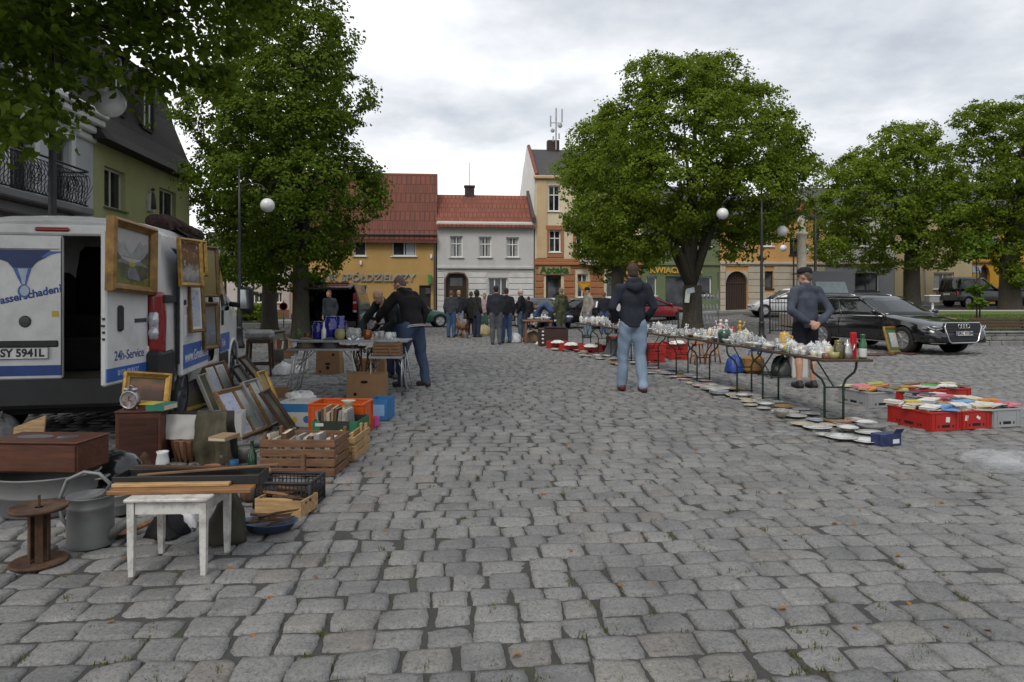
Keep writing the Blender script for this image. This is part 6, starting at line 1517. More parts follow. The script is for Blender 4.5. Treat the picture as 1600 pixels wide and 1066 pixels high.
picture('silver-edged narrow picture leaning behind the wooden slatted crate',lean(421,668,88,26,0),.40,.56,.03,mat('dull silver frame',(.25,.25,.24),.45,.4),cv_pale2)
picture('narrow gold-edged frame leaning right of the silver-edged picture',lean(436,655,88,24,0),.26,.60,.035,gold,cv_ochre)
picture('dark picture back on an easel strut beside the blue and white carton',lean(452,672,96,34,0),.34,.50,.04,darkwood,cv_dark)
picture('black oblong frame lying against the frames at the front wheel',lean(404,628,97,34,0),.42,.58,.03,m_black,cv_dark)
def carton(label,x,y,w,d,h,rz,m,flaps=True,fill=None,z=0,hole=True,name='cardboard_box',group='cartons on the left',M=None,printm=None,dots=None):
 c=P(x,y);t=thing(name,label,'box',(c.x,c.y,z),rz,group);th=.006
 mb=MB()
 mb.bb(-w/2,w/2,0,th,0,h);mb.bb(-w/2,w/2,d-th,d,0,h);mb.bb(-w/2,-w/2+th,th,d-th,0,h);mb.bb(w/2-th,w/2,th,d-th,0,h);mb.bb(-w/2+th,w/2-th,th,d-th,0,th)
 mb.build('carton_walls',m,t)
 if hole:
  mb=MB();n=14;mb.prism([(.055*math.cos(2*PI*k/n),h*.68+.022*math.sin(2*PI*k/n))for k in range(n)],-.001,.003);mb.build('hand_hole',m_void,t)
 if dots:
  for(dx,dz,r_,mm)in dots:
   mb=MB();n=16;mb.prism([(dx+r_*math.cos(2*PI*k/n),dz+r_*math.sin(2*PI*k/n))for k in range(n)],-.0012,.003);mb.build('printed_mark',mm,t)
 if printm:
  for(x0,x1,z0,z1,mm)in printm:
   mb=MB();mb.bb(x0,x1,-.0011,.003,z0,z1);mb.build('printed_panel',mm,t)
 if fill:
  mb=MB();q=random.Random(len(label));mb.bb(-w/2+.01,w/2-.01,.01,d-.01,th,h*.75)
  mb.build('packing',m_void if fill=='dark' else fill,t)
 return t
bluep=mat('carton blue',(.03,.15,.34),.6);greenp=mat('carton green',(.02,.14,.06),.6);yellowp=mat('carton yellow',(.50,.42,.04),.6);orangep=mat('orange plastic',(.55,.09,.012),.4);redd=mat('print red',(.3,.04,.04),.6);teal=mat('print teal',(.05,.14,.16),.6)
wcard=mat('white carton',(.52,.52,.50),.75,var=.06,dirt=(.36,.35,.32))
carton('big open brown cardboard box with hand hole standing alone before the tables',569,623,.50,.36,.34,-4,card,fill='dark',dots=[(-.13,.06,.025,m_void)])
carton('white carton printed with round marks between the olive cloth and the pale prints',352,690,.30,.26,.27,12,wcard,hole=False,dots=[(.02,.17,.028,teal),(.03,.06,.024,m_black),(-.10,.17,.022,redd),(-.08,.11,.03,m_black)])
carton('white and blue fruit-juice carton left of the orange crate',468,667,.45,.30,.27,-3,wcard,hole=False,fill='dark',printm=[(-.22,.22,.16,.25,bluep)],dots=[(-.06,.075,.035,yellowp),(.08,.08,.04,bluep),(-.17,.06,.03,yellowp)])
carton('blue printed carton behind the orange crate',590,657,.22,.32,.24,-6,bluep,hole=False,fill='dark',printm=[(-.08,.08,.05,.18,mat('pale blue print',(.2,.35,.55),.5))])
carton('small pink box in front of the blue carton',572,668,.20,.16,.10,-6,mat('pink card',(.55,.06,.28),.5),hole=False,fill=paper)
carton('brown carton on the ground under the white-legged table, lower of two',512,585,.44,.34,.28,0,card,dots=[(0,.12,.035,m_void),(-.14,.05,.02,m_void)])
carton('brown carton stacked on top of another under the white-legged table',512,585,.42,.34,.26,3,card,z=.281,dots=[(.10,.08,.025,m_void)])
carton('brown carton with white papers under the low metal-legged table',580,583,.50,.36,.25,3,card,fill=paper,dots=[(.05,.12,.03,m_void)])
carton('flat tan box lying near the leaning frames and the table leg',430,622,.30,.22,.12,8,mat('tan card',(.24,.12,.055),.8),hole=False)
def slat_crate(label,x,y,w,d,h,rz,n,m,z=0,fill=None,name='wooden_crate'):
 c=P(x,y);t=thing(name,label,'crate',(c.x,c.y,z),rz,'crates on the left');q=random.Random(int(x));hs=h/n
 for nm,pos in(('front_side',(0,.007,0)),('back_side',(0,d-.007,0))):
  mb=MB()
  for k in range(n):mb.box(pos[0],pos[1],hs*(k+.46),w,.013,hs*.80,.003,RY(q.uniform(-.5,.5)))
  mb.build(nm,m,t)
 for sx in(-1,1):
  mb=MB()
  for k in range(n):mb.box(sx*(w/2-.008),d/2,hs*(k+.46),.013,d-.03,hs*.80,.003)
  for yy in(.03,d-.03):mb.box(sx*(w/2-.028),yy,h/2+.015,.025,.032,h+.03,.003)
  mb.build('end_side',m,t)
 mb=MB();mb.box(0,d/2,.012,w-.03,d-.03,.012);mb.box(.05,-.008,h*.36,.035,.016,h*.5,.003);mb.build('base_board',m,t)
 return t
cr1=slat_crate('big brown slatted fruit crate full of papers at the front of the stall',464,745,.60,.40,.30,-3,4,wood('crate slats',(.15,.075,.038)))
cr2=slat_crate('narrow pale slatted box right behind the big brown crate',545,722,.10,.50,.22,-3,3,palewood)
def book_row(label,M,n,L,h,d,seed,group,vertical=True,cat='books',name='book',cols=None):
 q=random.Random(seed);x=0;cols=cols or BOOKC;out=[]
 for k in range(n):
  th=q.uniform(.6,1.4)*L/n;c=q.choice(cols);hh=h*q.uniform(.8,1.05)
  b_=thing(name,label%c[0]if '%s' in label else label,'book',(0,0,0),0,group);b_.matrix_world=M@T(x+th/2,q.uniform(-.01,.01),0)@RY(q.uniform(-9,9))@RX(q.uniform(-4,4))
  book_mesh(b_,th*.92,d*q.uniform(.85,1),hh,c[1]);x+=th
 return out
def book_mesh(par,th,d,h,m,lying=False):
 e=min(.004,th*.16)
 mb=MB();mb.bb(-th/2,-th/2+e,-d/2,d/2,0,h);mb.bb(th/2-e,th/2,-d/2,d/2,0,h);mb.bb(-th/2+e,th/2-e,-d/2,-d/2+e,0,h);mb.build('cover',m,par)
 mb=MB();mb.bb(-th/2+e,th/2-e,-d/2+e,d/2-.004,.003,h-.003);mb.build('pages',m_pages,par)
m_pages=mat('page edges',(.50,.45,.35),.85,var=.15,grain=(1,1,40),vs=4)
def bk(n,c):return(n,mat('book '+n,c,.55,var=.12,vs=7))
BOOKC=[bk('brown',(.10,.055,.03)),bk('cream',(.46,.42,.33)),bk('grey',(.22,.22,.22)),bk('dark red',(.16,.03,.025)),bk('navy',(.025,.035,.08)),bk('tan',(.30,.20,.11)),bk('black',(.018,.018,.018)),bk('dark green',(.03,.07,.04))]
c=P(464,745);rot=RZ(-3)
book_row('%s old book or folder standing in the big brown slatted crate',T(c.x,c.y,.03)@rot@T(-.27,.20,0),12,.54,.28,.20,4,'old books in the slatted crate',cols=[bk('cream',(.46,.42,.33)),bk('grey',(.22,.22,.22)),bk('brown',(.10,.055,.03))])
def fruitbox():
 c=P(523,696);t=thing('fruit_box','dark green and yellow printed fruit box of old books, next to the orange crate','box',(c.x,c.y,0),-4,'crates on the left');w,d,h=.44,.40,.23
 mb=MB();th=.008;mb.bb(-w/2,w/2,0,th,0,h);mb.bb(-w/2,w/2,d-th,d,0,h);mb.bb(-w/2,-w/2+th,th,d-th,0,h);mb.bb(w/2-th,w/2,th,d-th,0,h);mb.bb(-w/2+th,w/2-th,th,d-th,0,th);mb.build('carton_walls',mat('fruit box dark',(.022,.03,.02),.6),t)
 for sx in(-1,1):mb=MB();mb.bb(sx*(w/2-.075),sx*(w/2+.001),-.002,.004,.0,h+.001);mb.build('printed_panel',greenp,t)
 mb=MB();mb.bb(w/2-.004,w/2+.002,.004,d,.02,h);mb.build('printed_panel',greenp,t)
 for(x,z)in((-.02,.06),(.06,.10),(-.10,.05)):
  mb=MB();mb.use(0,True).tube([(x+.03*math.cos(a),-.003,z+.045*math.sin(a))for a in(.2,.8,1.4,2.0)],[.006,.010,.010,.004],6);mb.build('printed_banana',yellowp,t)
 mb=MB();mb.bb(-w/2+.03,-w/2+.11,-.003,.002,h-.05,h-.02);mb.build('printed_panel',wcard,t)
 book_row('%s old book standing in the green fruit box',T(c.x,c.y,.05)@RZ(-4)@T(-.20,.2,0),11,.40,.30,.22,8,'old books in the green fruit box',cols=[bk('brown',(.10,.055,.03)),bk('tan',(.30,.20,.11)),bk('cream',(.46,.42,.33)),bk('grey',(.22,.22,.22))])
fruitbox()
def euro_crate(name,label,M,m,L=.60,Wd=.40,h=.20,group=None,cat='crate',labels=()):
 t=thing(name,label,cat,(0,0,0),0,group);t.matrix_world=M
 th=.012;w,d=Wd,L
 mb=MB();z0=.0
 mb.bb(-w/2+.012,w/2-.012,-d/2+.012,d/2-.012,0,.012)
 for s_ in(-1,1):
  mb.bb(-w/2+.008,w/2-.008,s_*(d/2-.008),s_*(d/2-.008-th),.012,h-.022);mb.bb(s_*(w/2-.008),s_*(w/2-.008-th),-d/2+.02,d/2-.02,.012,h-.022)
 mb.build('crate_walls',m,t)
 mb=MB()
 for s_ in(-1,1):
  mb.bb(-w/2,w/2,s_*d/2,s_*(d/2-.024),h-.022,h,.004);mb.bb(s_*w/2,s_*(w/2-.024),-d/2+.024,d/2-.024,h-.022,h,.004)
  mb.bb(-w/2+.002,w/2-.002,s_*(d/2-.001),s_*(d/2-.012),.0,.014);mb.bb(s_*(w/2-.001),s_*(w/2-.012),-d/2+.012,d/2-.012,.0,.014)
 mb.build('rim',m,t)
 mb=MB()
 for s_ in(-1,1):
  for k in(-.46,-.34,.34,.46):mb.bb(k*w-.004,k*w+.004,s_*(d/2-.009),s_*(d/2-.0),.014,h-.022)
  for k in(-.47,-.38,.38,.47):mb.bb(s_*(w/2-.009),s_*(w/2),k*d-.004,k*d+.004,.014,h-.022)
 mb.build('ribs',m,t)
 for s_ in(-1,1):
  mb=MB();mb.bb(-.055,.055,s_*(d/2-.0075),s_*(d/2-.012),.030,.062,.0);mb.bb(-.105,-.085,s_*(d/2-.0075),s_*(d/2-.012),.030,.058);mb.bb(.085,.105,s_*(d/2-.0075),s_*(d/2-.012),.030,.058);mb.build('slots',m_void,t)
  mb=MB();mb.bb(s_*(w/2-.0075),s_*(w/2-.012),-.06,.06,.030,.062)
  for k in(-.16,-.125,.125,.16):mb.bb(s_*(w/2-.0075),s_*(w/2-.012),k-.009,k+.009,.03,.058)
  mb.build('slots',m_void,t)
 for(x,z,w2,h2,r_)in labels:mb=MB();mb.at(T(x,-d/2+.003,z)@RY(r_));mb.box(0,0,0,w2,.003,h2);mb.build('paper_label',paper,t)
 return t
c=P(523,680)
euro_crate('plastic_crate','bright orange plastic crate behind the green fruit box',T(c.x+.02,c.y+.20,0)@RZ(86),orangep,.58,.40,.32,'crates on the left')
mb=MB();mb.use(0,True)
c=P(532,690)
mb.lathe([(.02,0),(.03,.03),(.022,.08),(.05,.14),(.075,.16),(.07,.162),(.045,.142),(.015,.09)],18,sy=.7);tag(mb.build('cream_horn',mat('cream enamel',(.50,.45,.33),.4),None,(c.x+.04,c.y+.16,.22)),'cream funnel-shaped lamp shade sticking out of the green fruit box','lamp shade')
def crumple(name,label,cat,x,y,r_,h,m,z=0,seed=0,sx=1.0,n=22,group=None):
 q=np.random.default_rng(seed);c=P(x,y);mb=MB();mb.use(0,True)
 nr=9;ph=q.uniform(0,6.28,8);fr_=q.integers(2,9,8);rings=[]
 for i in range(nr+1):
  a=i/nr;ring_=[]
  for k in range(n):
   t_=2*PI*k/n;w=sum(math.sin(fr_[e]*t_+ph[e]+a*e)for e in range(8))*.05
   rr=r_*(1-a**2.2)**.6*(1+w)if i<nr else .002;zz=h*a*(1+w*.8)+(.002 if i==0 else .015*math.sin(k*2.3+i))
   ring_.append((rr*math.cos(t_)*sx,rr*math.sin(t_),max(.0,zz)))
  rings.append(ring_)
 mb.loft(rings);return tag(mb.build(name,m,None,(c.x,c.y,z)),label,cat,group)
wbag=mat('white plastic film',(.60,.60,.60),.35,var=.08,bump=.5,bs=25,bdist=.01)
crumple('newspaper','crumpled newspapers on top of the white and blue carton','newspaper',470,655,.17,.07,mat('newsprint',(.42,.42,.41),.8,var=.35,vs=20),.25,3)
crumple('plastic_bag','white plastic bag slumped behind the dark stool leg','bag',442,585,.17,.22,wbag,0,4)
crumple('plastic_bag','white plastic bag under the left end of the white-legged table','bag',462,583,.15,.14,wbag,0,5)
crumple('white_rag','torn white rag lying under the small white stool','rag',284,824,.075,.11,wbag,0,6,1.2)
crumple('dark_bundle','dark bundle of rags under the small white stool','rags',262,835,.10,.11,cloth('rag dark',(.02,.02,.022)),0,7,1.3)
crumple('olive_rags','heap of olive rags hanging beside the white stool','rags',356,845,.10,.25,cloth('rag olive',(.045,.042,.032)),0,8)
def stool():
 A=P(206,901);B=P(317,899);dx=(B-A);w=dx.length+.045;ang_=math.degrees(math.atan2(dx.y,dx.x));h=.395
 t=thing('wooden_stool','small chipped white wooden stool with boards across it, front left','stool',(A.x-.02,A.y-.02,0),ang_)
 wp=mat('chipped white paint',(.50,.49,.46),.55,var=.08,bump=.3,bs=30,dirt=(.16,.13,.10),dscale=14,damt=.85)
 d=.36
 mb=MB();mb.box(w/2,d/2,h-.009,w+.02,d+.02,.018,.005);mb.build('seat',wp,t)
 mb=MB();mb.box(w/2,.02,h-.05,w-.08,.018,.062);mb.build('front_rail',wp,t)
 mb=MB();mb.box(w/2,d-.02,h-.05,w-.08,.018,.062);mb.box(.02,d/2,h-.05,.018,d-.08,.062);mb.box(w-.02,d/2,h-.05,.018,d-.08,.062);mb.build('side_rails',wp,t)
 for(x,y)in((.02,.02),(w-.02,.02),(.02,d-.02),(w-.02,d-.02)):
  mb=MB();mb.loft([[(x-r_,y-r_,z),(x+r_,y-r_,z),(x+r_,y+r_,z),(x-r_,y+r_,z)]for r_,z in((.012,0),(.0155,.12),(.0175,h-.018))]);mb.build('leg',wp,t)
 M=T(A.x-.02,A.y-.02,h)@RZ(ang_)
 mb=MB();mb.at(M@RZ(1)).box(w/2+.03,.12,.011,.72,.10,.02,.003);tag(mb.build('plank',wood('orange pine',(.22,.105,.04))),'orange-brown plank lying across the white stool','plank')
 mb=MB();mb.at(M@T(w/2-.04,.155,.031)@RZ(.5)).box(0,0,0,.60,.04,.018,.003);tag(mb.build('plank',palewood),'thin pale batten lying on the orange-brown plank','plank')
 t2=thing('instrument_case','long black open tray-like case lying behind the planks on the stool','case',(0,0,0));t2.matrix_world=M@T(w/2+.02,.27,.002)@RZ(1)
 mb=MB();mb.bb(-.38,.38,-.09,.09,0,.01);mb.bb(-.38,.38,-.09,-.08,.01,.065,.003);mb.bb(-.38,.38,.08,.09,.01,.065,.003);mb.bb(-.38,-.37,-.08,.08,.01,.065);mb.bb(.37,.38,-.08,.08,.01,.065);mb.build('case_body',mat('black leatherette',(.014,.014,.014),.55,bump=.3,bs=120),t2)
 mb=MB();mb.bb(-.37,.37,-.08,.08,.011,.03);mb.build('lining',mat('dark lining',(.03,.022,.02),.95),t2)
 mb=MB();mb.at(M@T(w/2+.12,.24,.085)@RZ(6)@RY(-2.5)).box(0,0,0,.72,.018,.012,.002);tag(mb.build('wooden_stick',midwood),'long thin wooden stick laid over the black case','stick')
 mb=MB();mb.at(M@T(w/2-.02,.30,.085)@RZ(2)@RY(2)).box(0,0,0,.55,.03,.016,.002);tag(mb.build('slat',darkwood),'dark wooden slat on the far side of the black case','slat')
stool()
def can():
 c=P(121,862);t=thing('watering_can','grey galvanised watering can in front of the zinc tub','watering can',(c.x,c.y+.12,0),0);r_=.122;h=.275
 mb=MB();mb.use(0,True).lathe([(r_*.99,0),(r_,.004),(r_*.985,.03),(r_*.97,h*.5),(r_*.96,h-.06),(r_*.985,h-.055),(r_*.96,h-.045),(r_*.96,h),(r_*1.01,h+.006),(r_*.95,h+.008),(r_*.94,h-.02)],36);mb.build('body',zinc,t)
 mb=MB();mb.use(0,True);n=16
 mb.add([(r_*.94*math.cos(a),r_*.94*math.sin(a),h+.002+max(0,math.cos(a))*.035)for a in[-PI/2+PI*k/n for k in range(n+1)]],[tuple(range(n+1))]);mb.build('half_lid',zinc,t)
 mb=MB();mb.use(0,True).tube([(r_*.9,0,.05),(r_+.09,0,.13),(r_+.20,-.01,.25),(r_+.22,-.01,.272)],[.030,.022,.015,.014],12);mb.build('spout',zinc,t)
 mb=MB();mb.use(0,True).tube([(r_*.75,0,h+.03),(r_*.9,0,h+.07),(r_*.4,0,h+.125),(-r_*.3,0,h+.135),(-r_*1.1,0,h+.09),(-r_*1.5,0,h-.03),(-r_*1.35,0,h-.13),(-r_*.98,0,h-.19)],.011,8,flat=1.0);mb.build('handle',zinc,t)
can()
def tub(label,x,y,r_,h,sx):
 c=P(x,y);t=thing('zinc_tub',label,'tub',(c.x,c.y+r_*.8,0),10,'zinc tubs on the left')
 mb=MB();mb.use(0,True).lathe([(r_*.84,0),(r_*.86,.01),(r_*.93,h*.5),(r_*.95,h*.52),(r_*.94,h*.55),(r_*.99,h-.01),(r_*1.03,h),(r_*1.01,h+.008),(r_*.97,h),(r_*.9,h*.5),(r_*.82,.012),(.001,.012)],40,sx=sx);mb.build('body',zinc,t)
 for s_ in(-1,1):
  mb=MB();mb.use(0,True).tube([(s_*r_*sx*.99,-.06,h*.8),(s_*(r_*sx+.05),-.05,h*.82),(s_*(r_*sx+.05),.05,h*.82),(s_*r_*sx*.99,.06,h*.8)],.008,7);mb.build('handle',zinc,t)
tub('big oval zinc tub under the red-brown case at far left',40,812,.25,.25,1.25)
tub('small round zinc bucket behind the watering can',172,808,.10,.13,1.0)
def spool():
 c=P(38,893);t=thing('cable_spool','rusty iron cable spool standing in the front left corner','spool',(c.x,c.y+.11,0),15);r_=.135
 for z in(.0,.285):
  mb=MB();mb.use(0,True).lathe([(.02,z+.012),(.02,z),(r_*.97,z-.001),(r_*1.03,z+.012),(r_*.97,z+.02),(r_*.9,z+.011),(.02,z+.012)],32);mb.build('flange',rust,t)
 for z in(.021,.3065):
  for k in range(8):
   a=k*PI/4;mb=MB();mb.at(T(.085*math.cos(a),.085*math.sin(a),z-(.0085 if z>.1 else .009))@RZ(math.degrees(a)));mb.lathe([(.001,.0),(.016,.0),(.016,.002)],10,sx=1.5);
 for k in range(5):
  a=k*2*PI/5;mb=MB();mb.at(T(.045*math.cos(a),.045*math.sin(a),.15)@RZ(math.degrees(a)));mb.box(0,0,0,.006,.036,.27);mb.build('core_strip',rust,t)
 mb=MB();mb.cyl(0,0,.29,.36,.007,seg=8);mb.build('pin',rust,t)
spool()
def chestcase():
 M=T(*W(66,742,4.55));M=T(M.translation.x,4.45,.262)@RZ(-3);t=thing('wooden_case','red-brown veneered case with oval openings resting on the zinc tub','case',(0,0,0));t.matrix_world=M
 w,d,h=.62,.32,.195
 mb=MB();mb.bb(-w/2,w/2,0,d,0,h,.006);mb.build('carcase',redwood,t)
 mb=MB();mb.bb(-w/2+.01,w/2-.01,-.012,.0,.012,h-.012,.004);mb.build('front_panel',redwood,t)
 mb=MB();mb.bb(-w/2-.008,w/2+.008,-.018,d+.006,h,h+.012,.004);top_=mb.build('top',redwood,t)
 for cx,rx in((-.10,.12),(.13,.07)):
  mb=MB();mb.lathe([(.001,h+.0125),(1,h+.0125),(1,h+.0135),(.001,h+.0136)],24,(cx,d/2,0),rx,.06);mb.build('oval_opening',mat('dusty glass',(.10,.11,.11),.2),top_)
chestcase()
mb=MB();mb.at(T(*P(40,716))@RZ(8)@RX(-12));mb.prism([(-.12,0),(.125,0),(.125,.37),(-.125,.27)],0,.02);tag(mb.build('leaning_board',palewood),'pale wooden board with slanting top edge leaning behind the red-brown case','board')
crumple('grey_bundle','grey striped cloth bundle at the left picture edge','cloth',4,700,.16,.30,cloth('striped grey',(.16,.16,.16),.6),0,11)
crumple('stone_bowl','small pale crumpled paper by the leaning board','paper',88,705,.08,.06,mat('pinkish paper',(.28,.24,.24),.8),0,12)
def helmet():
 c=P(165,776);t=thing('crash_helmet','black crash helmet with a red and chrome mark lying behind the boards','helmet',(c.x,c.y+.14,.0),-25)
 mb=MB();mb.use(0,True).lathe([(.13,.02),(.165,.06),(.172,.14),(.155,.21),(.115,.265),(.06,.292),(.001,.30)],32,sx=1.1,sy=.95);mb.build('shell',paint('helmet black',(.012,.012,.013),.25),t)
 mb=MB();mb.use(0,True).tube([(.175*math.cos(a),.155*math.sin(a),.07)for a in[-1.2+k*.2 for k in range(13)]],.012,6);mb.build('rim',m_plas,t)
 mb=MB();mb.use(0,True).ball((.135,-.085,.15),.026,.022,.018);mb.build('chrome_mark',m_chrome,t)
 mb=MB();mb.use(0,True).ball((.16,-.06,.155),.018,.018,.014);mb.build('red_mark',m_red,t)
helmet()
def cabinet():
 c=P(216,731);t=thing('wooden_cabinet','dark brown upright cabinet box carrying an alarm clock, behind the olive cloth','cabinet',(c.x,c.y,0),8);w,d,h=.36,.30,.455
 mb=MB();mb.bb(-w/2,w/2,0,d,0,h,.008);mb.build('carcase',redwood,t)
 mb=MB();mb.bb(-w/2-.008,w/2+.008,-.01,d,h,h+.015,.004);mb.build('top',redwood,t)
 mb=MB();mb.bb(-w/2+.03,w/2-.03,-.006,.0,.04,h-.04,.003);mb.build('door',wood('darker veneer',(.05,.018,.011),.4),t)
 M=T(c.x,c.y,h+.015)@RZ(8)
 k=thing('alarm_clock','round silver alarm clock with pinkish dial standing on the brown cabinet','clock',(0,0,0));k.matrix_world=M@T(-.09,.08,0)@RZ(-10)
 mb=MB();mb.use(0,True).at(T(0,0,.085)@RX(90));mb.lathe([(.06,-.03),(.075,-.025),(.078,.025),(.074,.034),(.066,.034),(.064,.026)],28);mb.build('case',steel,k)
 mb=MB();mb.at(T(0,0,.085)@RX(90)).lathe([(.001,.027),(.065,.027)],24);dl=mb.build('dial',mat('pinkish dial',(.48,.38,.36),.4),k)
 mb=MB();mb.box(.0,-.029,.1,.005,.002,.034);mb.box(.012,-.029,.078,.03,.002,.005);mb.build('hands',m_black,dl)
 mb=MB();mb.use(0,True).ball((-.035,0,.17),.026,.02,.018);mb.build('bell',steel,k);mb=MB();mb.use(0,True).ball((.035,0,.17),.026,.02,.018);mb.build('bell',steel,k);mb=MB();mb.use(0,True).tube([(-.03,0,.185),(0,0,.205),(.03,0,.185)],.005,6);mb.build('top_handle',steel,k)
 for s_ in(-1,1):mb=MB();mb.use(0,True).tube([(s_*.045,0,.03),(s_*.06,0,0)],.007,6);mb.build('foot',steel,k)
 b_=thing('book','green and yellow bordered book lying flat on the brown cabinet','book',(0,0,0));b_.matrix_world=M@T(.07,.13,.0)@RZ(15)@RY(90)
 b_.matrix_world=M@T(.08,.10,.025)@RZ(-14)@RX(0)@RY(90)
 book_mesh(b_,.05,.20,.16,mat('book green',(.02,.16,.11),.5))
 mb=MB();mb.at(M@T(.02,.10,.0515)@RZ(-14));mb.box(.06,0,.0,.13,.16,.003)
 tag(mb.build('yellow_leaflet',yellowp),'yellow leaflet lying on the green book','leaflet')
cabinet()
def basket():
 c=P(287,724);t=thing('basket','brown wicker tub basket beneath the white cloth','basket',(c.x,c.y+.08,0));wk=mat('wicker',(.17,.085,.045),.8,var=.4,vs=10,grain=(1,1,14),bump=.6,bs=16)
 mb=MB();mb.use(0,True).lathe([(.075,0),(.10,.06),(.125,.14),(.135,.20),(.125,.205),(.115,.14),(.07,.012)],28);mb.build('body',wk,t)
 mb=MB()
 for k in range(14):
  a=2*PI*k/14;mb.box(.118*math.cos(a),.118*math.sin(a),.10,.008,.024,.20,.002,RZ(math.degrees(a))@RY(14))
 mb.build('staves',wood('basket staves',(.12,.06,.03)),t)
 def sheetcloth(name,label,pts0,pts1,m,sag=.03,nu=18,nv=10,wr=.012,cat='cloth',seed=0):
  mb=MB();mb.use(0,True);q=random.Random(seed);V=[];ph=q.uniform(0,6)
  A,B=[Vector(p)for p in pts0],[Vector(p)for p in pts1]
  def along(L,t_):f=t_*(len(L)-1);i=min(int(f),len(L)-2);return L[i].lerp(L[i+1],f-i)
  n=Vector((0,-1,0))
  for i in range(nu+1):
   for j in range(nv+1):
    u,v=i/nu,j/nv;p=along(A,u).lerp(along(B,u),v)
    p+=n*(wr*math.sin(u*17+ph+v*3)*(.3+v)+sag*math.sin(v*PI)+wr*.6*math.sin(v*11+u*5))
    V.append(p)
  back=[p-n*.006 for p in V];F_=[];N=len(V)
  for i in range(nu):
   for j in range(nv):a=i*(nv+1)+j;F_+=[(a,a+nv+1,a+nv+2,a+1),(N+a,N+a+1,N+a+nv+2,N+a+nv+1)]
  mb.add(V+back,F_);return tag(mb.build(name,m,None),label,cat)
 X,Y=c.x,c.y
 tor_=cloth('olive canvas',(.075,.066,.045),.3,vs=8)
 sheetcloth('white_cloth','off-white cloth draped over the front of the brown basket',[(X-.20,Y-.01,.42),(X+.16,Y-.0,.41)],[(X-.19,Y-.035,.21),(X+.14,Y-.03,.21)],mat('offwhite linen',(.44,.43,.40),.9,var=.06),.004,wr=.005)
 sheetcloth('olive_trousers','faded olive strap of canvas hanging left of the white cloth',[(X-.26,Y+.06,.44),(X-.10,Y+.04,.44)],[(X-.33,Y-.06,.02),(X-.20,Y-.06,.02)],tor_,.01,wr=.008,seed=2)
 sheetcloth('olive_bag','olive canvas bag spilling down right of the white cloth',[(X+.12,Y+.02,.45),(X+.34,Y+.05,.43)],[(X+.14,Y-.12,.02),(X+.50,Y-.10,.02)],tor_,.05,wr=.030,seed=3)
 sheetcloth('grey_cloth','dark grey cloth behind the brown basket',[(X-.16,Y+.14,.42),(X+.36,Y+.16,.42)],[(X-.22,Y+.16,.0),(X+.42,Y+.18,.0)],cloth('grey canvas',(.05,.048,.042)),.02,wr=.02,seed=4)
basket()
mb=MB();mb.use(0,True);c=P(300,742)
for k in range(9):
 x=c.x-.30+k*.07;mb.tube([(x,c.y+.03*math.sin(k),.02),(x+.09,c.y+.02+.03*math.cos(k*2),.05),(x+.16,c.y-.01,.03)],[.018,.03,.016],7)
tag(mb.build('rag_heap',cloth('brown rag',(.05,.035,.025),.4)),'brown heap of rags on the ground behind the black case','rags')
def toolbox():
 c=P(434,806);t=thing('cutlery_box','low pale wooden box of rusty tools in front of the black crate','box',(c.x,c.y,0),-12);w,d,h=.33,.22,.10
 mb=MB();mb.bb(-w/2,w/2,0,.01,0,h);mb.bb(-w/2,w/2,d-.01,d,0,h);mb.bb(-w/2,-w/2+.01,.01,d-.01,0,h);mb.bb(w/2-.01,w/2,.01,d-.01,0,h);mb.bb(-w/2+.01,w/2-.01,.01,d-.01,0,.01);mb.build('box_walls',palewood,t)
 q=random.Random(5)
 for k,(nm,lab,m,L)in enumerate([('hammer','wooden-handled hammer across the low pale box',palewood,.28),('chisel','rusty chisel in the low pale box',rust,.24),('file','orange-handled file in the low pale box',wood('orange pine',(.22,.105,.04)),.26),('pliers','dark iron tongs in the low pale box',rust,.22),('wooden_spoon','turned wooden handle in the low pale box',midwood,.25)]):
  tt=thing(nm,lab,'tool',(0,0,0),0,'old tools by the white stool');tt.matrix_world=T(c.x,c.y,0)@RZ(-12)@T(q.uniform(-.05,.05),.05+k*.035,.085+.008*k)@RZ(q.uniform(-25,25))@RY(q.uniform(-5,5))
  mb=MB();mb.use(0,True).tube([(-L/2,0,0),(0,0,.002),(L*.2,0,0)],[.011,.013,.010],8);mb.build('handle',m,tt)
  mb=MB();mb.use(0,True).tube([(L*.18,0,0),(L/2,.0,.0)],[.008,.006],6);mb.box(L/2,0,0,.03,.06 if k in(0,3)else .018,.02,.004);mb.build('head',rust,tt)
 k=thing('wicker_scoop','round orange-brown wooden lid on the edge of the black crate','lid',(0,0,0));k.matrix_world=T(P(412,775).x,P(412,775).y,.16)@RX(70)
 mb=MB();mb.use(0,True).lathe([(.001,0),(.055,0),(.06,.01),(.055,.02),(.001,.022)],24);mb.build('disc',wood('orange pine',(.22,.105,.04)),k)
 mb=MB();mb.use(0,True).lathe([(.012,.02),(.016,.035),(.001,.042)],10);mb.build('knob',midwood,k)
toolbox()
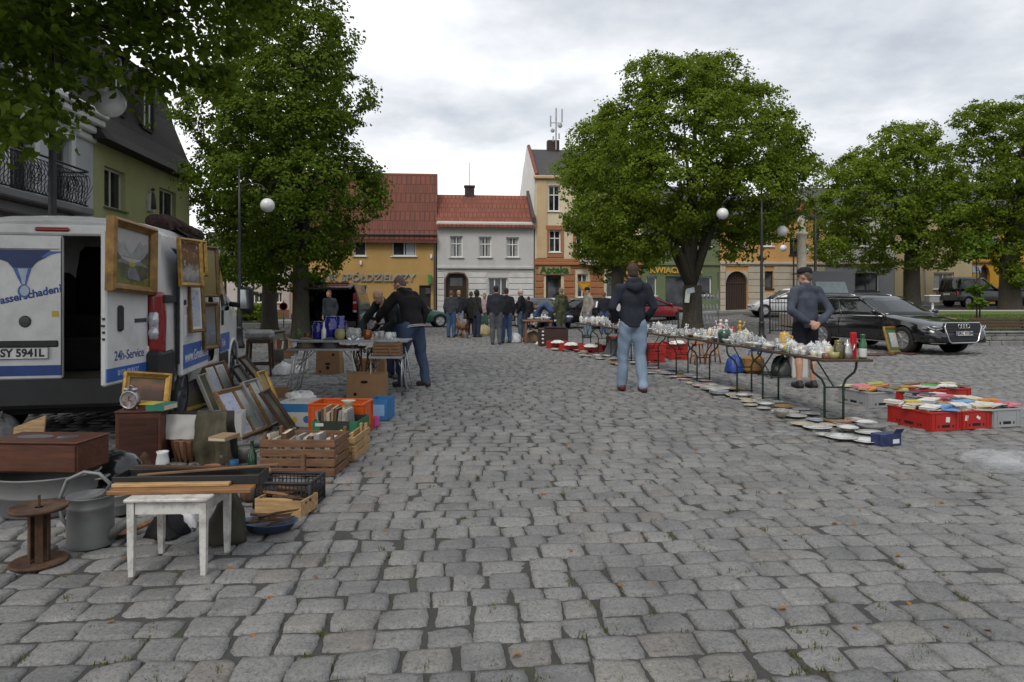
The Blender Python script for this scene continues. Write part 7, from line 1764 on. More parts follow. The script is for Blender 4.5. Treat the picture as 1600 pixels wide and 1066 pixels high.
def dish():
 c=P(412,838);t=thing('enamel_dish','worn blue enamel dish of rusty knives on the setts','dish',(c.x,c.y+.10,0),0)
 mb=MB();mb.use(0,True).lathe([(.09,0),(.11,.008),(.135,.05),(.148,.058),(.146,.062),(.13,.054),(.105,.014),(.001,.012)],32,sx=1.15,sy=.8);mb.build('bowl',mat('blue enamel',(.03,.055,.11),.35,dirt=(.04,.03,.025),dscale=9,damt=.8),t)
 q=random.Random(2)
 for k in range(6):
  tt=thing('old_knife','rusty old knife lying in the blue enamel dish','knife',(0,0,0),0,'rusty knives in the enamel dish');tt.matrix_world=T(c.x+q.uniform(-.04,.04),c.y+.06+k*.016,.058+.007*k)@RZ(q.uniform(-25,35))@RY(q.uniform(-10,6))
  mb=MB();mb.use(0,True).tube([(-.12,0,0),(-.02,0,0)],[.010,.009],7);mb.build('handle',darkwood,tt)
  mb=MB();mb.prism([(-.02,-.008),(.11,-.006),(.13,.004),(-.02,.009)],-.0015,.0015);mb.build('blade',rust,tt)
dish()
mb=MB();mb.use(0,True);c=P(183,843)
mb.lathe([(.001,.02),(.05,.018),(.075,.028),(.08,.035),(.07,.03),(.04,.012),(.001,.01)],28,(c.x,c.y+.06,0),.9,1.1);mb.tube([(c.x+.05,c.y+.1,.03),(c.x+.13,c.y+.2,.05)],[.018,.012],8);tag(mb.build('wooden_ladle',wood('orange pine',(.22,.105,.04))),'orange-brown wooden scoop by the spout of the watering can','scoop')
def wire_crate():
 c=P(432,803);t=thing('wire_crate','black plastic lattice crate between the boards and the brown slatted crate','crate',(c.x,c.y+.10,0),-4,'crates on the left');w,d,h=.38,.28,.17
 mb=MB();mb.use(0,True);r_=.008
 for z in(.01,h):mb.tube([(-w/2,0,z),(w/2,0,z),(w/2,d,z),(-w/2,d,z)],r_ if z<.1 else r_*1.6,6,closed=True)
 for x in(-w/2,w/2):
  for y in(0,d):mb.tube([(x,y,0),(x,y,h)],r_*1.3,6)
 mb.build('rim',m_plas,t)
 mb=MB()
 for k in range(1,14):x=-w/2+w*k/14;mb.box(x,0,h/2,.006,.005,h);mb.box(x,d,h/2,.006,.005,h)
 for k in range(1,10):y=d*k/10;mb.box(-w/2,y,h/2,.005,.006,h);mb.box(w/2,y,h/2,.005,.006,h)
 for z in(.05,.09,.13):mb.box(0,0,z,w,.0045,.006);mb.box(0,d,z,w,.0045,.006);mb.box(-w/2,d/2,z,.0045,d,.006);mb.box(w/2,d/2,z,.0045,d,.006)
 mb.build('lattice',m_plas,t)
 mb=MB();mb.bb(-w/2+.01,w/2-.01,.01,d-.01,.004,.10);mb.build('dark_contents',mat('dark junk',(.03,.024,.02),.9,var=.6,vs=25,bump=1,bs=40,bdist=.03),t)
wire_crate()
crumple('brown_basket_top','dark rusty ironware heaped on the edge of the black lattice crate','ironware',400,778,.10,.20,rust,0,15)
mb=MB();mb.at(T(*P(392,708))@RZ(25)).box(0,.1,.03,.30,.09,.05,.01);tag(mb.build('tool_case',m_black),'flat black tool case on the setts left of the brown slatted crate','case')
mb=MB();mb.use(0,True);c=P(372,705);mb.lathe([(.001,0),(.05,0),(.062,.02),(.064,.04),(.058,.04),(.05,.012),(.001,.01)],20,(c.x,c.y,0));tag(mb.build('wooden_bowl',palewood),'small pale wooden bowl at the foot of the olive bag','bowl')
def folding_table(label,x0,x1,y,depth,z,legs,M=None,rz=2,topm=None,legm=None):
 Y=(CH-z)*F/(y-HZ);X0,X1=px_at(x0,Y),px_at(x1,Y);w=X1-X0
 t=thing('folding_table',label,'table',(X0,Y,0),rz,'tables of the junk stall')
 mb=MB();mb.bb(0,w,0,depth,z-.03,z,.006);mb.build('tabletop',topm or mat('grey board',(.13,.12,.115),.6,dirt=(.08,.05,.035)),t)
 mb=MB();mb.bb(-.006,w+.006,-.008,-.0005,z-.032,z-.004);mb.build('edge_strip',steel,t)
 for(xa,xb,s_)in legs:
  mb=MB();mb.use(0,True);a,b_=xa*w,xb*w
  mb.tube([(a,.04,z-.03),(b_,.03,.015),(b_,depth-.03,.015),(a,depth-.04,z-.03)],.013,8);mb.tube([(a*.6+b_*.4,.037,z*.6),(a*.6+b_*.4,depth-.037,z*.6)],.009,6);mb.tube([(a+(.5*w-a)*.45,depth/2,z-.03),(a*.5+b_*.5,depth/2,z*.5)],.008,6);mb.build('leg_frame',legm or tubew,t)
 return t,X0,Y,w
ft1,TX,TY,TW=folding_table('camping table with pale tube legs carrying steel helmets',448,560,545,.62,.66,((.12,-.02,0),(.88,1.0,0)))
ft2,UX,UY,UW=folding_table('long table behind the helmets, lined with blue jars and glass',452,636,532,.62,.78,((.08,.0,0),(.92,1.0,0)),topm=mat('pale cloth top',(.24,.26,.28),.7),rz=1)
ft3,WX,WY,WW=folding_table('low metal-legged table with a wooden tray before the bending man',577,628,557,.50,.565,((.03,.02,0),(.97,.98,0)),legm=steel,rz=2)
def lathe_thing(name,label,cat,x,y,z,prof,m,rz=0,sx=1,sy=1,group=None,seg=20,parts=()):
 mb=MB();mb.use(0,True).lathe(prof,seg,sx=sx,sy=sy)
 if not parts:return tag(mb.build(name,m,None,(x,y,z),rz),label,cat,group)
 t=thing(name,label,cat,(x,y,z),rz,group);mb.build('body',m,t)
 for(nm,mb2,m2)in parts:mb2.build(nm,m2,t)
 return t
HEL=[(.15,.0),(.145,.02),(.128,.035),(.125,.08),(.105,.125),(.06,.155),(.001,.165)]
for k,(px_,c_,lab)in enumerate(((478,(.10,.075,.04),'sandy brown steel helmet on the camping table, leftmost of three'),(516,(.05,.05,.055),'dark grey steel helmet on the camping table, right of the sandy one'),(497,(.06,.065,.05),'olive steel helmet at the back between sandy and grey ones'))):
 Yh=TY+(.18 if k<2 else .42);bm2=MB();bm2.use(0,True).tube([(.15*math.cos(a)*1.05,.15*math.sin(a)*.95,.004)for a in[2*PI*q/20 for q in range(20)]],.007,6,closed=True)
 lathe_thing('steel_helmet',lab,'helmet',px_at(px_,Yh),Yh,.66,HEL,mat('helmet paint %d'%k,c_,.7,dirt=(.05,.03,.02),dscale=12),20*k,1.05,.95,'steel helmets on the camping table',26,(('rim',bm2,m_plas),))
q=random.Random(8)
for k in range(9):
 x=TX+.62+.03*k+q.uniform(-.05,.25);y=TY+q.uniform(.08,.5)
 mb=MB();mb.use(0,True).tube([(-.09,0,.012),(0,.01,.014),(.09,0,.012)],[.008,.011,.008],6);mb.box(.1,0,.015,.03,.045,.02,.005);tag(mb.build('old_tool',rust if k%2 else steel,None,(x,y,.66),q.uniform(0,180)),'small rusty iron tool lying on the right end of the camping table','tool','iron tools on the camping table')
def jar(kind):
 return{'jar':[(.055,0),(.07,.02),(.072,.16),(.05,.19),(.046,.21),(.055,.215),(.05,.22),(.001,.222)],'vase':[(.045,0),(.06,.03),(.075,.10),(.06,.16),(.035,.19),(.04,.22),(.034,.222),(.03,.19),(.05,.1),(.001,.012)],'glass':[(.025,0),(.03,.004),(.034,.10),(.031,.10),(.027,.008),(.001,.008)],'bottle':[(.03,0),(.034,.01),(.034,.13),(.014,.18),(.013,.24),(.015,.245),(.001,.246)],'pot':[(.06,0),(.085,.06),(.088,.12),(.075,.17),(.078,.18),(.07,.18),(.066,.16),(.001,.02)]}[kind]
cobalt=mat('cobalt glaze',(.012,.014,.18),.12,coat=.8);m_cwhite=mat('glazed white',(.62,.62,.60),.18,var=.05,coat=.6);dullyel=mat('dull yellow glaze',(.30,.27,.11),.3)
def glassm():
 m,nt,b,oc=newmat('clear glassware');b.inputs['Base Color'].default_value=(.86,.88,.88,1);b.inputs['Roughness'].default_value=.06;b.inputs['Transmission Weight'].default_value=.75;b.inputs['IOR'].default_value=1.45;return m
m_glass=glassm()
for(px_,dz,kind,m,lab,s_)in((497,.3,'jar',cobalt,'cobalt blue storage jar with white lid on the back table, leftmost',1.25),(506,.18,'bottle',m_cwhite,'white slim jug beside the leftmost cobalt jar',1.1),(517,.28,'jar',cobalt,'tall cobalt blue jar with white star mark, middle of the back table',1.6),(532,.34,'vase',cobalt,'cobalt blue vase right of the tall starred jar',1.6),(531,.12,'pot',dullyel,'dull yellow-grey pot on the front edge of the back table',.9),(541,.28,'bottle',mat('brown glass',(.05,.02,.01),.1,coat=.6),'brown bottle right of the dull yellow pot',1.15),(549,.18,'pot',m_glass,'ribbed glass jar beside the brown bottle',.95),(556,.2,'pot',m_glass,'second ribbed glass jar, nearer the copper pot',.95),(574,.22,'pot',mat('copper',(.35,.12,.045),.3,.8),'copper pot with handle near the right of the back table',.8),(588,.2,'glass',m_glass,'cut glass tumbler right of the copper pot',1.2),(596,.22,'glass',m_glass,'glass goblet beside the cut tumbler',1.3),(607,.25,'pot',m_cwhite,'white bowl near the red-faced man',.6),(614,.3,'pot',m_glass,'clear bowl beside the white bowl',.6),(480,.2,'pot',mat('brown glaze',(.09,.04,.02),.3),'brown glazed pot at the left end of the back table',.6),(466,.3,'vase',mat('green leaf pot',(.06,.10,.03),.6),'green leafy pot at the left end of the back table',.7)):
 Yh=UY+dz;lathe_thing('storage_jar' if kind=='jar' else{'bottle':'bottle','vase':'vase','pot':'pot','glass':'drinking_glass'}[kind],lab,{'jar':'jar','bottle':'bottle','vase':'vase','pot':'pot','glass':'glass'}[kind],px_at(px_,Yh),Yh,.78,[(a*s_,b_*s_)for a,b_ in jar(kind)],m,group='jars and vases on the back table')
t=slat_crate('wooden lattice tray standing on the low metal-legged table',600,557,.40,.34,.19,2,4,wood('tray wood',(.20,.11,.05)),z=.566);t.location=(WX+WW*.5,WY+.07,.566)
for k in range(14):
 mb=MB();x,y=TX+1.05+q.uniform(-.12,.2),TY+.2+q.uniform(-.1,.3);mb.use(0,True);L=q.uniform(.25,.5)
 mb.tube([(0,0,.0),(q.uniform(-.05,.05),q.uniform(-.05,.05),-L*.5),(q.uniform(-.1,.1),q.uniform(-.06,.06),-L)],.009,5);mb.tube([(0,0,0),(.03,.0,.03),(.06,0,.0),(.05,0,-.05)],.009,5)
 tag(mb.build('iron_chain',rust,None,(x,y,.63)),'dark iron hook hanging over the right edge of the camping table','hook','iron hooks hanging off the camping table')
def barstool():
 c=P(404,589);t=thing('upholstered_stool','dark wooden stool with worn grey upholstered seat beside the van mirror','stool',(c.x,c.y,0),12);h=.66;w=.36
 for sx in(-1,1):
  for sy in(0,1):mb=MB();mb.loft([[(sx*(w/2+dx)-r_,sy*w-r_,z),(sx*(w/2+dx)+r_,sy*w-r_,z),(sx*(w/2+dx)+r_,sy*w+r_,z),(sx*(w/2+dx)-r_,sy*w+r_,z)]for r_,dx,z in((.017,.03,0),(.024,0,h))]);mb.build('leg',darkwood,t)
 mb=MB();mb.box(0,0,.22,w,.02,.03);mb.box(0,w,.22,w,.02,.03);mb.box(-w/2,w/2,.3,.02,w,.03);mb.box(w/2,w/2,.3,.02,w,.03);mb.box(0,w/2,h-.03,w+.04,w+.04,.06);mb.build('rails',darkwood,t)
 mb=MB();mb.box(0,w/2,h+.085,w+.1,w+.1,.17,.05);me=mb.mesh('seat',[mat('worn grey vinyl',(.24,.24,.24),.6,dirt=(.10,.09,.08),dscale=8,damt=.8)]);link('seat',me,t)
barstool()
picture('dark slanted frame standing among the books behind the dark stool',lean(437,556,15,18,-8),.40,.62,.05,darkwood,cv_dark)
c=P(438,560)
book_row('%s book standing in the row behind the dark stool',T(c.x-.1,c.y+.1,.22)@RZ(-10),8,.32,.24,.18,12,'books behind the dark stool')
mb=MB();mb.bb(c.x-.16,c.x+.28,c.y,c.y+.3,0,.21,.01);tag(mb.build('wooden_chest',midwood),'low brown chest under the row of books behind the dark stool','chest')
lathe_thing('metal_drum','rusty dark drum standing on a wood block left of the camping table','drum',P(435,574).x,P(435,574).y,.12,[(.10,0),(.105,.01),(.105,.24),(.10,.25),(.09,.24),(.001,.23)],mat('dark drum',(.04,.042,.036),.6,dirt=(.06,.03,.02)))
mb=MB();c=P(435,574);mb.bb(c.x-.12,c.x+.12,c.y-.1,c.y+.12,0,.118,.012);tag(mb.build('wood_block',wood('tree stump',(.10,.05,.03))),'short brown wood block under the rusty drum','block')
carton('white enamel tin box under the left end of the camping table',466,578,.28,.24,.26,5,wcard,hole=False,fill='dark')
tinm=mat('old tin',(.20,.19,.17),.5,.5,var=.4,vs=14,dirt=(.09,.045,.025),dscale=9)
for nm,lab,cat,x,y,prof,m in(('tin_can','rusty tin can on the setts below the olive bag','tin',344,728,[(.035,0),(.036,.09),(.034,.092),(.001,.088)],tinm),('enamel_mug','blue enamel mug right of the rusty tin can','mug',366,733,[(.032,0),(.036,.075),(.034,.076),(.031,.008),(.001,.006)],bluep),('glass_bottle','dark green bottle standing left of the brown slatted crate','bottle',394,742,[(.034,0),(.036,.01),(.035,.16),(.014,.21),(.013,.27),(.015,.275),(.001,.276)],mat('dark bottle glass',(.015,.05,.025),.12,coat=.6)),('white_jug','chipped white enamel jug left of the brown wicker basket','jug',254,738,[(.05,0),(.055,.01),(.05,.10),(.04,.15),(.048,.17),(.042,.165),(.036,.15),(.001,.02)],m_cwhite),('paint_tin','grey paint tin beside the black tool case','tin',384,722,[(.06,0),(.062,.12),(.058,.125),(.001,.12)],tinm),('brass_pot','small brass pot in front of the pale prints','pot',418,712,[(.03,0),(.05,.03),(.048,.06),(.035,.075),(.04,.085),(.034,.08),(.001,.02)],mat('brass',(.36,.22,.06),.35,.8)),('flower_pot','terracotta flower pot behind the black case on the stool','pot',330,752,[(.045,0),(.06,.10),(.066,.10),(.066,.12),(.058,.12),(.045,.02),(.001,.015)],mat('terracotta pot',(.28,.11,.05),.8)),('oil_lamp','dark iron lantern between the helmet and the wooden cabinet','lantern',226,752,[(.05,0),(.055,.03),(.03,.05),(.045,.08),(.045,.14),(.025,.17),(.03,.19),(.012,.22),(.001,.225)],rust)):
 c=P(x,y);lathe_thing(nm,lab,cat,c.x,c.y,0,prof,m)
for k,(x,y,z,n,lab)in enumerate(((352,742,0,2,'cream book lying flat below the olive bag'),(372,748,0,3,'dark red book lying flat left of the brown slatted crate'),(338,690,.27,5,'tan book lying on the white carton with round marks'),(452,672,.0,4,'navy book fallen flat before the white and blue carton'),(408,705,0,7,'dark green book lying flat under the pale prints'))):
 c=P(x,y,z);t=thing('book',lab,'book',(0,0,0),0,'loose books on the ground at the stall');t.matrix_world=T(c.x,c.y,z+.016)@RZ(40*k)@RY(90);book_mesh(t,.03,.15,.21,BOOKC[[1,3,5,4,7][k]][1])
rg=np.random.default_rng(77);n=420
Yt=2.2+11*rg.random(n)**1.5;Xt=rg.uniform(-.72,.72,n)*Yt;b_=14
X=(Xt[:,None]+rg.normal(0,.014,(n,b_))).ravel();Y=(Yt[:,None]+rg.normal(0,.02,(n,b_))).ravel();a=rg.uniform(0,6.28,n*b_);h=rg.uniform(.006,.022,n*b_)
V=np.stack([np.stack([X-.004*np.cos(a),Y-.004*np.sin(a),X*0-.012],-1),np.stack([X+.004*np.cos(a),Y+.004*np.sin(a),X*0-.012],-1),np.stack([X+rg.normal(0,.006,n*b_),Y+rg.normal(0,.006,n*b_),h-.006],-1)],1).reshape(-1,3)
tag(link('moss_tufts',npmesh('moss_tufts',V,np.arange(3*n*b_).reshape(-1,3),leafmat('moss',(.06,.07,.012),(.14,.13,.03)),smooth=False)),'moss and grass tufts growing in the joints of the setts','moss',kind='stuff')
n=110;Yt=2.2+9*rg.random(n)**1.4;Xt=rg.uniform(-.7,.7,n)*Yt
V,Q=leaves(rg,np.stack([Xt,Yt,np.full(n,.004)],-1),np.tile([0.,0,2.5],(n,1)),.035)
tag(link('dead_leaves',npmesh('dead_leaves',V,Q,leafmat('dead leaf',(.16,.07,.02),(.30,.16,.05),.1),smooth=False)),'small brown dead leaves scattered on the setts','leaves',kind='stuff')
greenst=mat('dark green steel',(.010,.035,.022),.4,var=.2);ttop=wood('beer table top',(.065,.038,.022),.6)
def beer_table(label,X,Y,rz,L=2.2,w=.56,h=.74):
 t=thing('trestle_table',label,'table',(X,Y,0),rz,'long folding tables of porcelain')
 mb=MB();mb.bb(-w/2,w/2,0,L,h-.028,h,.004);mb.build('tabletop',ttop,t)
 for y0,s_ in((.30,1),(L-.30,-1)):
  mb=MB();mb.use(0,True)
  for sx in(-1,1):mb.tube([(sx*.27,y0,h-.03),(sx*.26,y0,h-.12),(sx*.24,y0,h-.17),(sx*.14,y0,h-.25),(sx*.11,y0,h-.32),(sx*.11,y0,.0)],.0135,8)
  mb.tube([(-.11,y0,.40),(.11,y0,.40)],.010,6);mb.tube([(-.11,y0,.05),(.11,y0,.05)],.009,6);mb.tube([(-.27,y0,h-.035),(.27,y0,h-.035)],.011,6);mb.build('leg_frame',greenst,t)
  mb=MB();mb.use(0,True).tube([(0,y0,.40),(0,y0+s_*.42,h-.035)],.009,6);mb.tube([(-.06,y0+s_*.42,h-.034),(.06,y0+s_*.42,h-.034)],.008,6);mb.build('brace',greenst,t)
 return t
TB=[(3.66,7.42,4.0),(3.43,9.70,5.5),(3.10,12.0,7.0),(2.72,14.45,7.5),(2.32,16.9,8.0)]
TBL=['nearest long folding table, crowded with white porcelain and a red box at its end','second long folding table, with the ribbed green vase and figurines','third long folding table, behind the walking man, full of glasses','fourth long folding table, left of the walking man, with clear glass','farthest long folding table of the row, beside the beige jacket']
for(X,Y,a),lab in zip(TB,TBL):beer_table(lab,X,Y,a)
def onT(k,u,v):return T(TB[k][0],TB[k][1],.74)@RZ(TB[k][2])@T(u,v,0)
pw=mat('white porcelain',(.50,.50,.485),.16,var=.04,coat=.6);pc=mat('cream porcelain',(.55,.50,.38),.2,var=.06,coat=.5);pbl=mat('blue-grey porcelain',(.34,.38,.44),.2,coat=.5);ppk=mat('pink-flowered porcelain',(.55,.40,.40),.2,var=.25,vs=30,coat=.5)
pyel=mat('yellow glaze',(.50,.30,.05),.25,coat=.5);pgr=mat('deep green glaze',(.02,.06,.04),.2,coat=.6);pbr=mat('brown stoneware',(.14,.07,.035),.3);silv=mat('tarnished silver',(.42,.41,.39),.25,.9);gilt2=mat('gilt china',(.45,.28,.07),.3,.4)
CUP=[(.018,0),(.022,.004),(.034,.03),(.041,.065),(.038,.065),(.030,.03),(.001,.010)]
BOWL=[(.03,0),(.035,.006),(.07,.045),(.082,.065),(.078,.065),(.062,.042),(.001,.012)]
VASE=[(.028,0),(.03,.006),(.045,.06),(.042,.10),(.022,.15),(.03,.18),(.026,.18),(.018,.15),(.001,.02)]
GOB=[(.03,0),(.031,.004),(.006,.01),(.005,.07),(.02,.085),(.034,.12),(.033,.16),(.030,.16),(.030,.12),(.001,.09)]
TUM=[(.028,0),(.03,.003),(.036,.11),(.033,.11),(.026,.008),(.001,.008)]
POT=[(.04,0),(.045,.005),(.074,.045),(.078,.075),(.062,.115),(.045,.13),(.04,.128),(.001,.12)]
def proto(kind,m):
 t=None
 if kind in('vase','glass','goblet','bowl','figurine'):
  mb=MB();mb.use(0,True)
  if kind=='figurine':
   mb.lathe([(.035,0),(.036,.012),(.030,.02),(.036,.04),(.026,.10),(.017,.125),(.023,.15),(.018,.172),(.010,.178)],14,sy=.85);mb.ball((0,-.003,.195),.019,.02,.022,10,8);mb.tube([(.02,0,.16),(.042,-.01,.13),(.03,-.03,.11)],[.009,.008,.006],7);mb.tube([(-.02,0,.16),(-.045,-.005,.15),(-.055,-.01,.18)],[.009,.008,.006],7);mb.ball((-.057,-.01,.19),.012)
  else:mb.lathe({'vase':VASE,'glass':TUM,'goblet':GOB,'bowl':BOWL}[kind],18)
  return mb.build({'glass':'drinking_glass'}.get(kind,kind),m)
 nm={'cup':'cup','teapot':'teapot','jug':'jug','sugar':'sugar_bowl'}[kind]
 t=thing(nm,'x y z w',nm)
 mb=MB();mb.use(0,True)
 if kind=='cup':
  mb.lathe(CUP,18);mb.build('body',m,t);mb=MB();mb.use(0,True).tube([(.036,0,.05),(.06,0,.052),(.062,0,.03),(.034,0,.02)],.0045,6);mb.build('handle',m,t)
  mb=MB();mb.use(0,True).lathe([(.03,-.001),(.04,.001),(.068,.010),(.066,.012),(.03,.004),(.001,.003)],20);mb.build('saucer',m,t)
 elif kind=='sugar':
  mb.lathe([(a*.75,b*.75)for a,b in POT],18);mb.build('body',m,t);mb=MB();mb.use(0,True).lathe([(.034,.094),(.03,.105),(.008,.115),(.007,.122),(.010,.13),(.001,.134)],14);mb.build('lid',m,t)
  for s_ in(-1,1):mb=MB();mb.use(0,True).tube([(s_*.053,0,.07),(s_*.075,0,.072),(s_*.073,0,.045),(s_*.055,0,.04)],.0045,6);mb.build('handle',m,t)
 else:
  tall=1.55 if kind=='jug' else 1.0
  mb.lathe([(a*(.82 if kind=='jug' else 1),b*tall)for a,b in POT],20);mb.build('body',m,t)
  z=.125*tall
  mb=MB();mb.use(0,True).lathe([(.043*(.82 if kind=='jug' else 1),z),(.034,z+.016),(.010,z+.024),(.007,z+.032),(.012,z+.040),(.001,z+.046)],16);mb.build('lid',m,t)
  mb=MB();mb.use(0,True).tube([(.065,0,.05*tall),(.10,0,.075*tall),(.112,0,.115*tall),(.125,0,.125*tall)],[.016,.012,.009,.008],8);mb.build('spout',m,t)
  mb=MB();mb.use(0,True).tube([(-.058,0,.105*tall),(-.10,0,.115*tall),(-.112,0,.07*tall),(-.092,0,.035*tall),(-.068,0,.035*tall)],.0065,7);mb.build('handle',m,t)
 return t
KM={}
COLN={'white':pw,'cream':pc,'blue-grey':pbl,'pink-flowered':ppk,'clear':m_glass,'silver':silv,'gilt':gilt2,'brown':pbr,'yellow':pyel}
WHERE=['on the nearest porcelain table','on the second porcelain table','on the third table behind the walking man','on the fourth table left of the walking man','on the farthest table of the row']
def put(kind,col,k,u,v,rz,s_):
 key=(kind,col)
 nm={'glass':'drinking glass','sugar':'lidded sugar bowl'}.get(kind,kind);lab='%s %s standing %s'%(col,nm,WHERE[k]);grp='%s %ss %s'%(col,nm,WHERE[k])
 if key not in KM:
  o=proto(kind,COLN[col]);KM[key]=o
 else:o=dup(KM[key])
 M=onT(k,u,v)@RZ(rz)
 o.matrix_world=M;o.location=M.translation;o.rotation_euler=M.to_euler();o.scale=(s_,)*3
 tag(o,lab,{'glass':'glass','sugar':'sugar bowl'}.get(kind,kind),grp)
q=random.Random(21)
MIX={0:[('cup','white',9),('bowl','white',7),('teapot','white',2),('sugar','white',3),('cup','pink-flowered',4),('jug','white',1),('bowl','blue-grey',3),('cup','cream',3),('glass','clear',6),('goblet','clear',3),('sugar','blue-grey',2),('bowl','cream',2),('bowl','silver',1)],1:[('cup','white',6),('bowl','white',5),('teapot','white',1),('glass','clear',8),('vase','white',1),('figurine','white',2),('goblet','clear',6),('jug','cream',1),('sugar','white',3),('vase','blue-grey',1),('bowl','cream',2),('bowl','brown',2),('bowl','silver',1)],2:[('glass','clear',8),('goblet','clear',6),('cup','white',4),('vase','clear',3),('bowl','white',3),('figurine','white',1),('jug','white',1)],3:[('glass','clear',5),('vase','clear',5),('goblet','clear',5),('bowl','white',2),('vase','white',2),('bowl','cream',1)],4:[('bowl','white',3),('vase','clear',3),('jug','white',2),('teapot','silver',1),('cup','white',3),('vase','cream',1)]}
for k in range(5):
 kinds=[a for a in MIX[k]for _ in range(a[2])]
 nv,nu=((23,5)if k<2 else(19,4)if k==2 else(13,3))
 for i in range(nv):
  for j in range(nu):
   v=.10+2.0*(i+q.uniform(.15,.85))/nv;u=-.24+.48*(j+q.uniform(.2,.8))/nu
   if k==0 and v<.34 and(u>-.02 or v<.2):continue
   if q.random()<.08:continue
   kd,cl,_=q.choice(kinds)
   put(kd,cl,k,u,v,q.uniform(0,360),q.uniform(.7,1.05)*(1.0 if kd!='cup' else 1.1))
def single(name,label,cat,k,u,v,prof,m,s_=1.0,parts=(),rz=0):
 M=onT(k,u,v);t=thing(name,label,cat,M.translation,TB[k][2]+rz,'larger pieces standing out on the porcelain tables')
 mb=MB();mb.use(0,True).lathe([(a*s_,b_*s_)for a,b_ in prof],20);mb.build('body',m,t)
 for nm,mb2,m2 in parts:mb2.build(nm,m2,t)
 return t
BOT=[(.036,0),(.04,.006),(.04,.15),(.034,.18),(.022,.21),(.020,.25),(.024,.255),(.024,.27),(.001,.272)]
mb=MB();mb.use(0,True).lathe([(.0405,.02),(.0412,.024),(.0412,.11),(.0405,.115)],20);single('green_bottle','green bottle with a white label at the right end of the nearest table','bottle',0,.20,.07,BOT,mat('green glass',(.015,.10,.03),.15,coat=.6),1.0,(('label_band',mb,pw),))
t=thing('red_box','upright bright red box behind the green bottle','box',onT(0,.145,.16).translation,8);mb=MB();mb.box(0,0,.14,.055,.05,.28,.006);mb.build('carton_walls',mat('bright red card',(.42,.012,.02),.4),t);mb=MB();mb.box(0,0,.284,.05,.045,.008,.002);mb.build('lid',mat('bright red card',(.42,.012,.02),.4),t)
mb=MB();mb.use(0,True).lathe([(.028,.17),(.02,.185),(.006,.19),(.008,.205),(.001,.21)],14);mb2=MB();mb2.use(0,True).tube([(-.045,0,.15),(-.09,0,.14),(-.085,0,.06),(-.045,0,.04)],.006,7);mb3=MB();mb3.use(0,True).tube([(.04,0,.06),(.075,0,.11),(.085,0,.16)],[.012,.009,.007],7)
single('coffee_pot','tarnished silver coffee pot left of the red box','coffee pot',0,.06,.13,[(.045,0),(.05,.01),(.052,.06),(.04,.13),(.03,.165),(.001,.17)],silv,1.05,(('lid',mb,silv),('handle',mb2,m_plas),('spout',mb3,silv)))
mb=MB();mb.use(0,True).lathe([(.036,.175),(.038,.20),(.001,.205)],16);single('glass_jar','olive glass jar with dark contents left of the silver coffee pot','jar',0,-.04,.14,[(.045,0),(.05,.01),(.05,.13),(.038,.16),(.036,.18),(.001,.18)],mat('olive glass',(.09,.075,.02),.12,coat=.7),1.0,(('lid',mb,mat('brassy lid',(.25,.17,.05),.35,.6)),))
single('bowl','dull yellow bowl at the front left corner of the nearest table','bowl',0,-.12,.10,[(.04,0),(.055,.03),(.058,.07),(.054,.07),(.05,.03),(.001,.012)],dullyel,1.1)
single('salt_box','small brown stoneware pot at the front edge of the nearest table','pot',0,-.19,.12,[(.04,0),(.045,.01),(.045,.06),(.04,.06),(.001,.012)],pbr,1.0)
mb=MB();mb.use(0,True).lathe([(.03,.135),(.022,.15),(.005,.155),(.009,.165),(.001,.17)],14);single('scent_bottle','white lidded jar between the yellow bowl and the olive jar','jar',0,-.08,.27,[(.04,0),(.052,.04),(.045,.11),(.03,.135),(.001,.138)],pc,1.0,(('lid',mb,pw),))
mb=MB();mb.use(0,True).tube([(.06,0,.17),(.11,0,.16),(.11,0,.09),(.065,0,.06)],.009,8);mb2=MB();mb2.use(0,True).lathe([(.05,.195),(.03,.21),(.008,.215),(.01,.23),(.001,.235)],14);single('coffee_pot','mustard yellow coffee pot in front of the capped man','coffee pot',0,.08,1.66,[(.06,0),(.07,.02),(.072,.10),(.056,.17),(.05,.195),(.001,.197)],pyel,1.1,(('handle',mb,pyel),('lid',mb2,pyel)))
single('yellow_ball_vase','lemon yellow round vase on the front edge of the nearest table','vase',0,-.20,.98,[(.03,0),(.055,.03),(.062,.06),(.05,.10),(.02,.115),(.016,.112),(.001,.05)],mat('lemon glaze',(.50,.45,.06),.3,coat=.5),1.0)
mb=MB();mb.use(0,True)
for k in range(14):a=2*PI*k/14;mb.tube([(.066*math.cos(a),.066*math.sin(a),.02),(.083*math.cos(a),.083*math.sin(a),.09),(.078*math.cos(a),.078*math.sin(a),.16)],.008,5)
single('ribbed_vase','dark green ribbed planter on the front edge of the second table','planter',1,-.17,.62,[(.06,0),(.068,.01),(.082,.09),(.078,.17),(.07,.17),(.072,.09),(.001,.015)],pgr,1.15,(('ribs',mb,pgr),))
single('glass_bowl','amber bowl at the back of the second table','bowl',1,.12,.5,BOWL,mat('amber glaze',(.33,.16,.05),.2,coat=.6),1.5)
for k,(v,u,m,lab)in enumerate(((1.55,.16,ppk,'pink and white pair figurine at the back of the second table, leftmost'),(1.42,.20,pw,'white figurine right of the pink pair figurine'),(.95,.22,gilt2,'gilt figurine with raised arm at the back of the second table'))):
 o=proto('figurine',m);M=onT(1,u,v);o.location=M.translation;o.rotation_euler=(0,0,k);o.scale=(1.5,)*3;tag(o,lab,'figurine','larger pieces standing out on the porcelain tables')
single('red_vase','bright red cup-shaped vase between the figurines','vase',1,.2,1.18,VASE,mat('bright red glaze',(.45,.015,.015),.25,coat=.5),1.2)
PL=[(.04,0),(.055,.004),(.075,.008),(.115,.020),(.113,.023),(.07,.012),(.001,.009)]
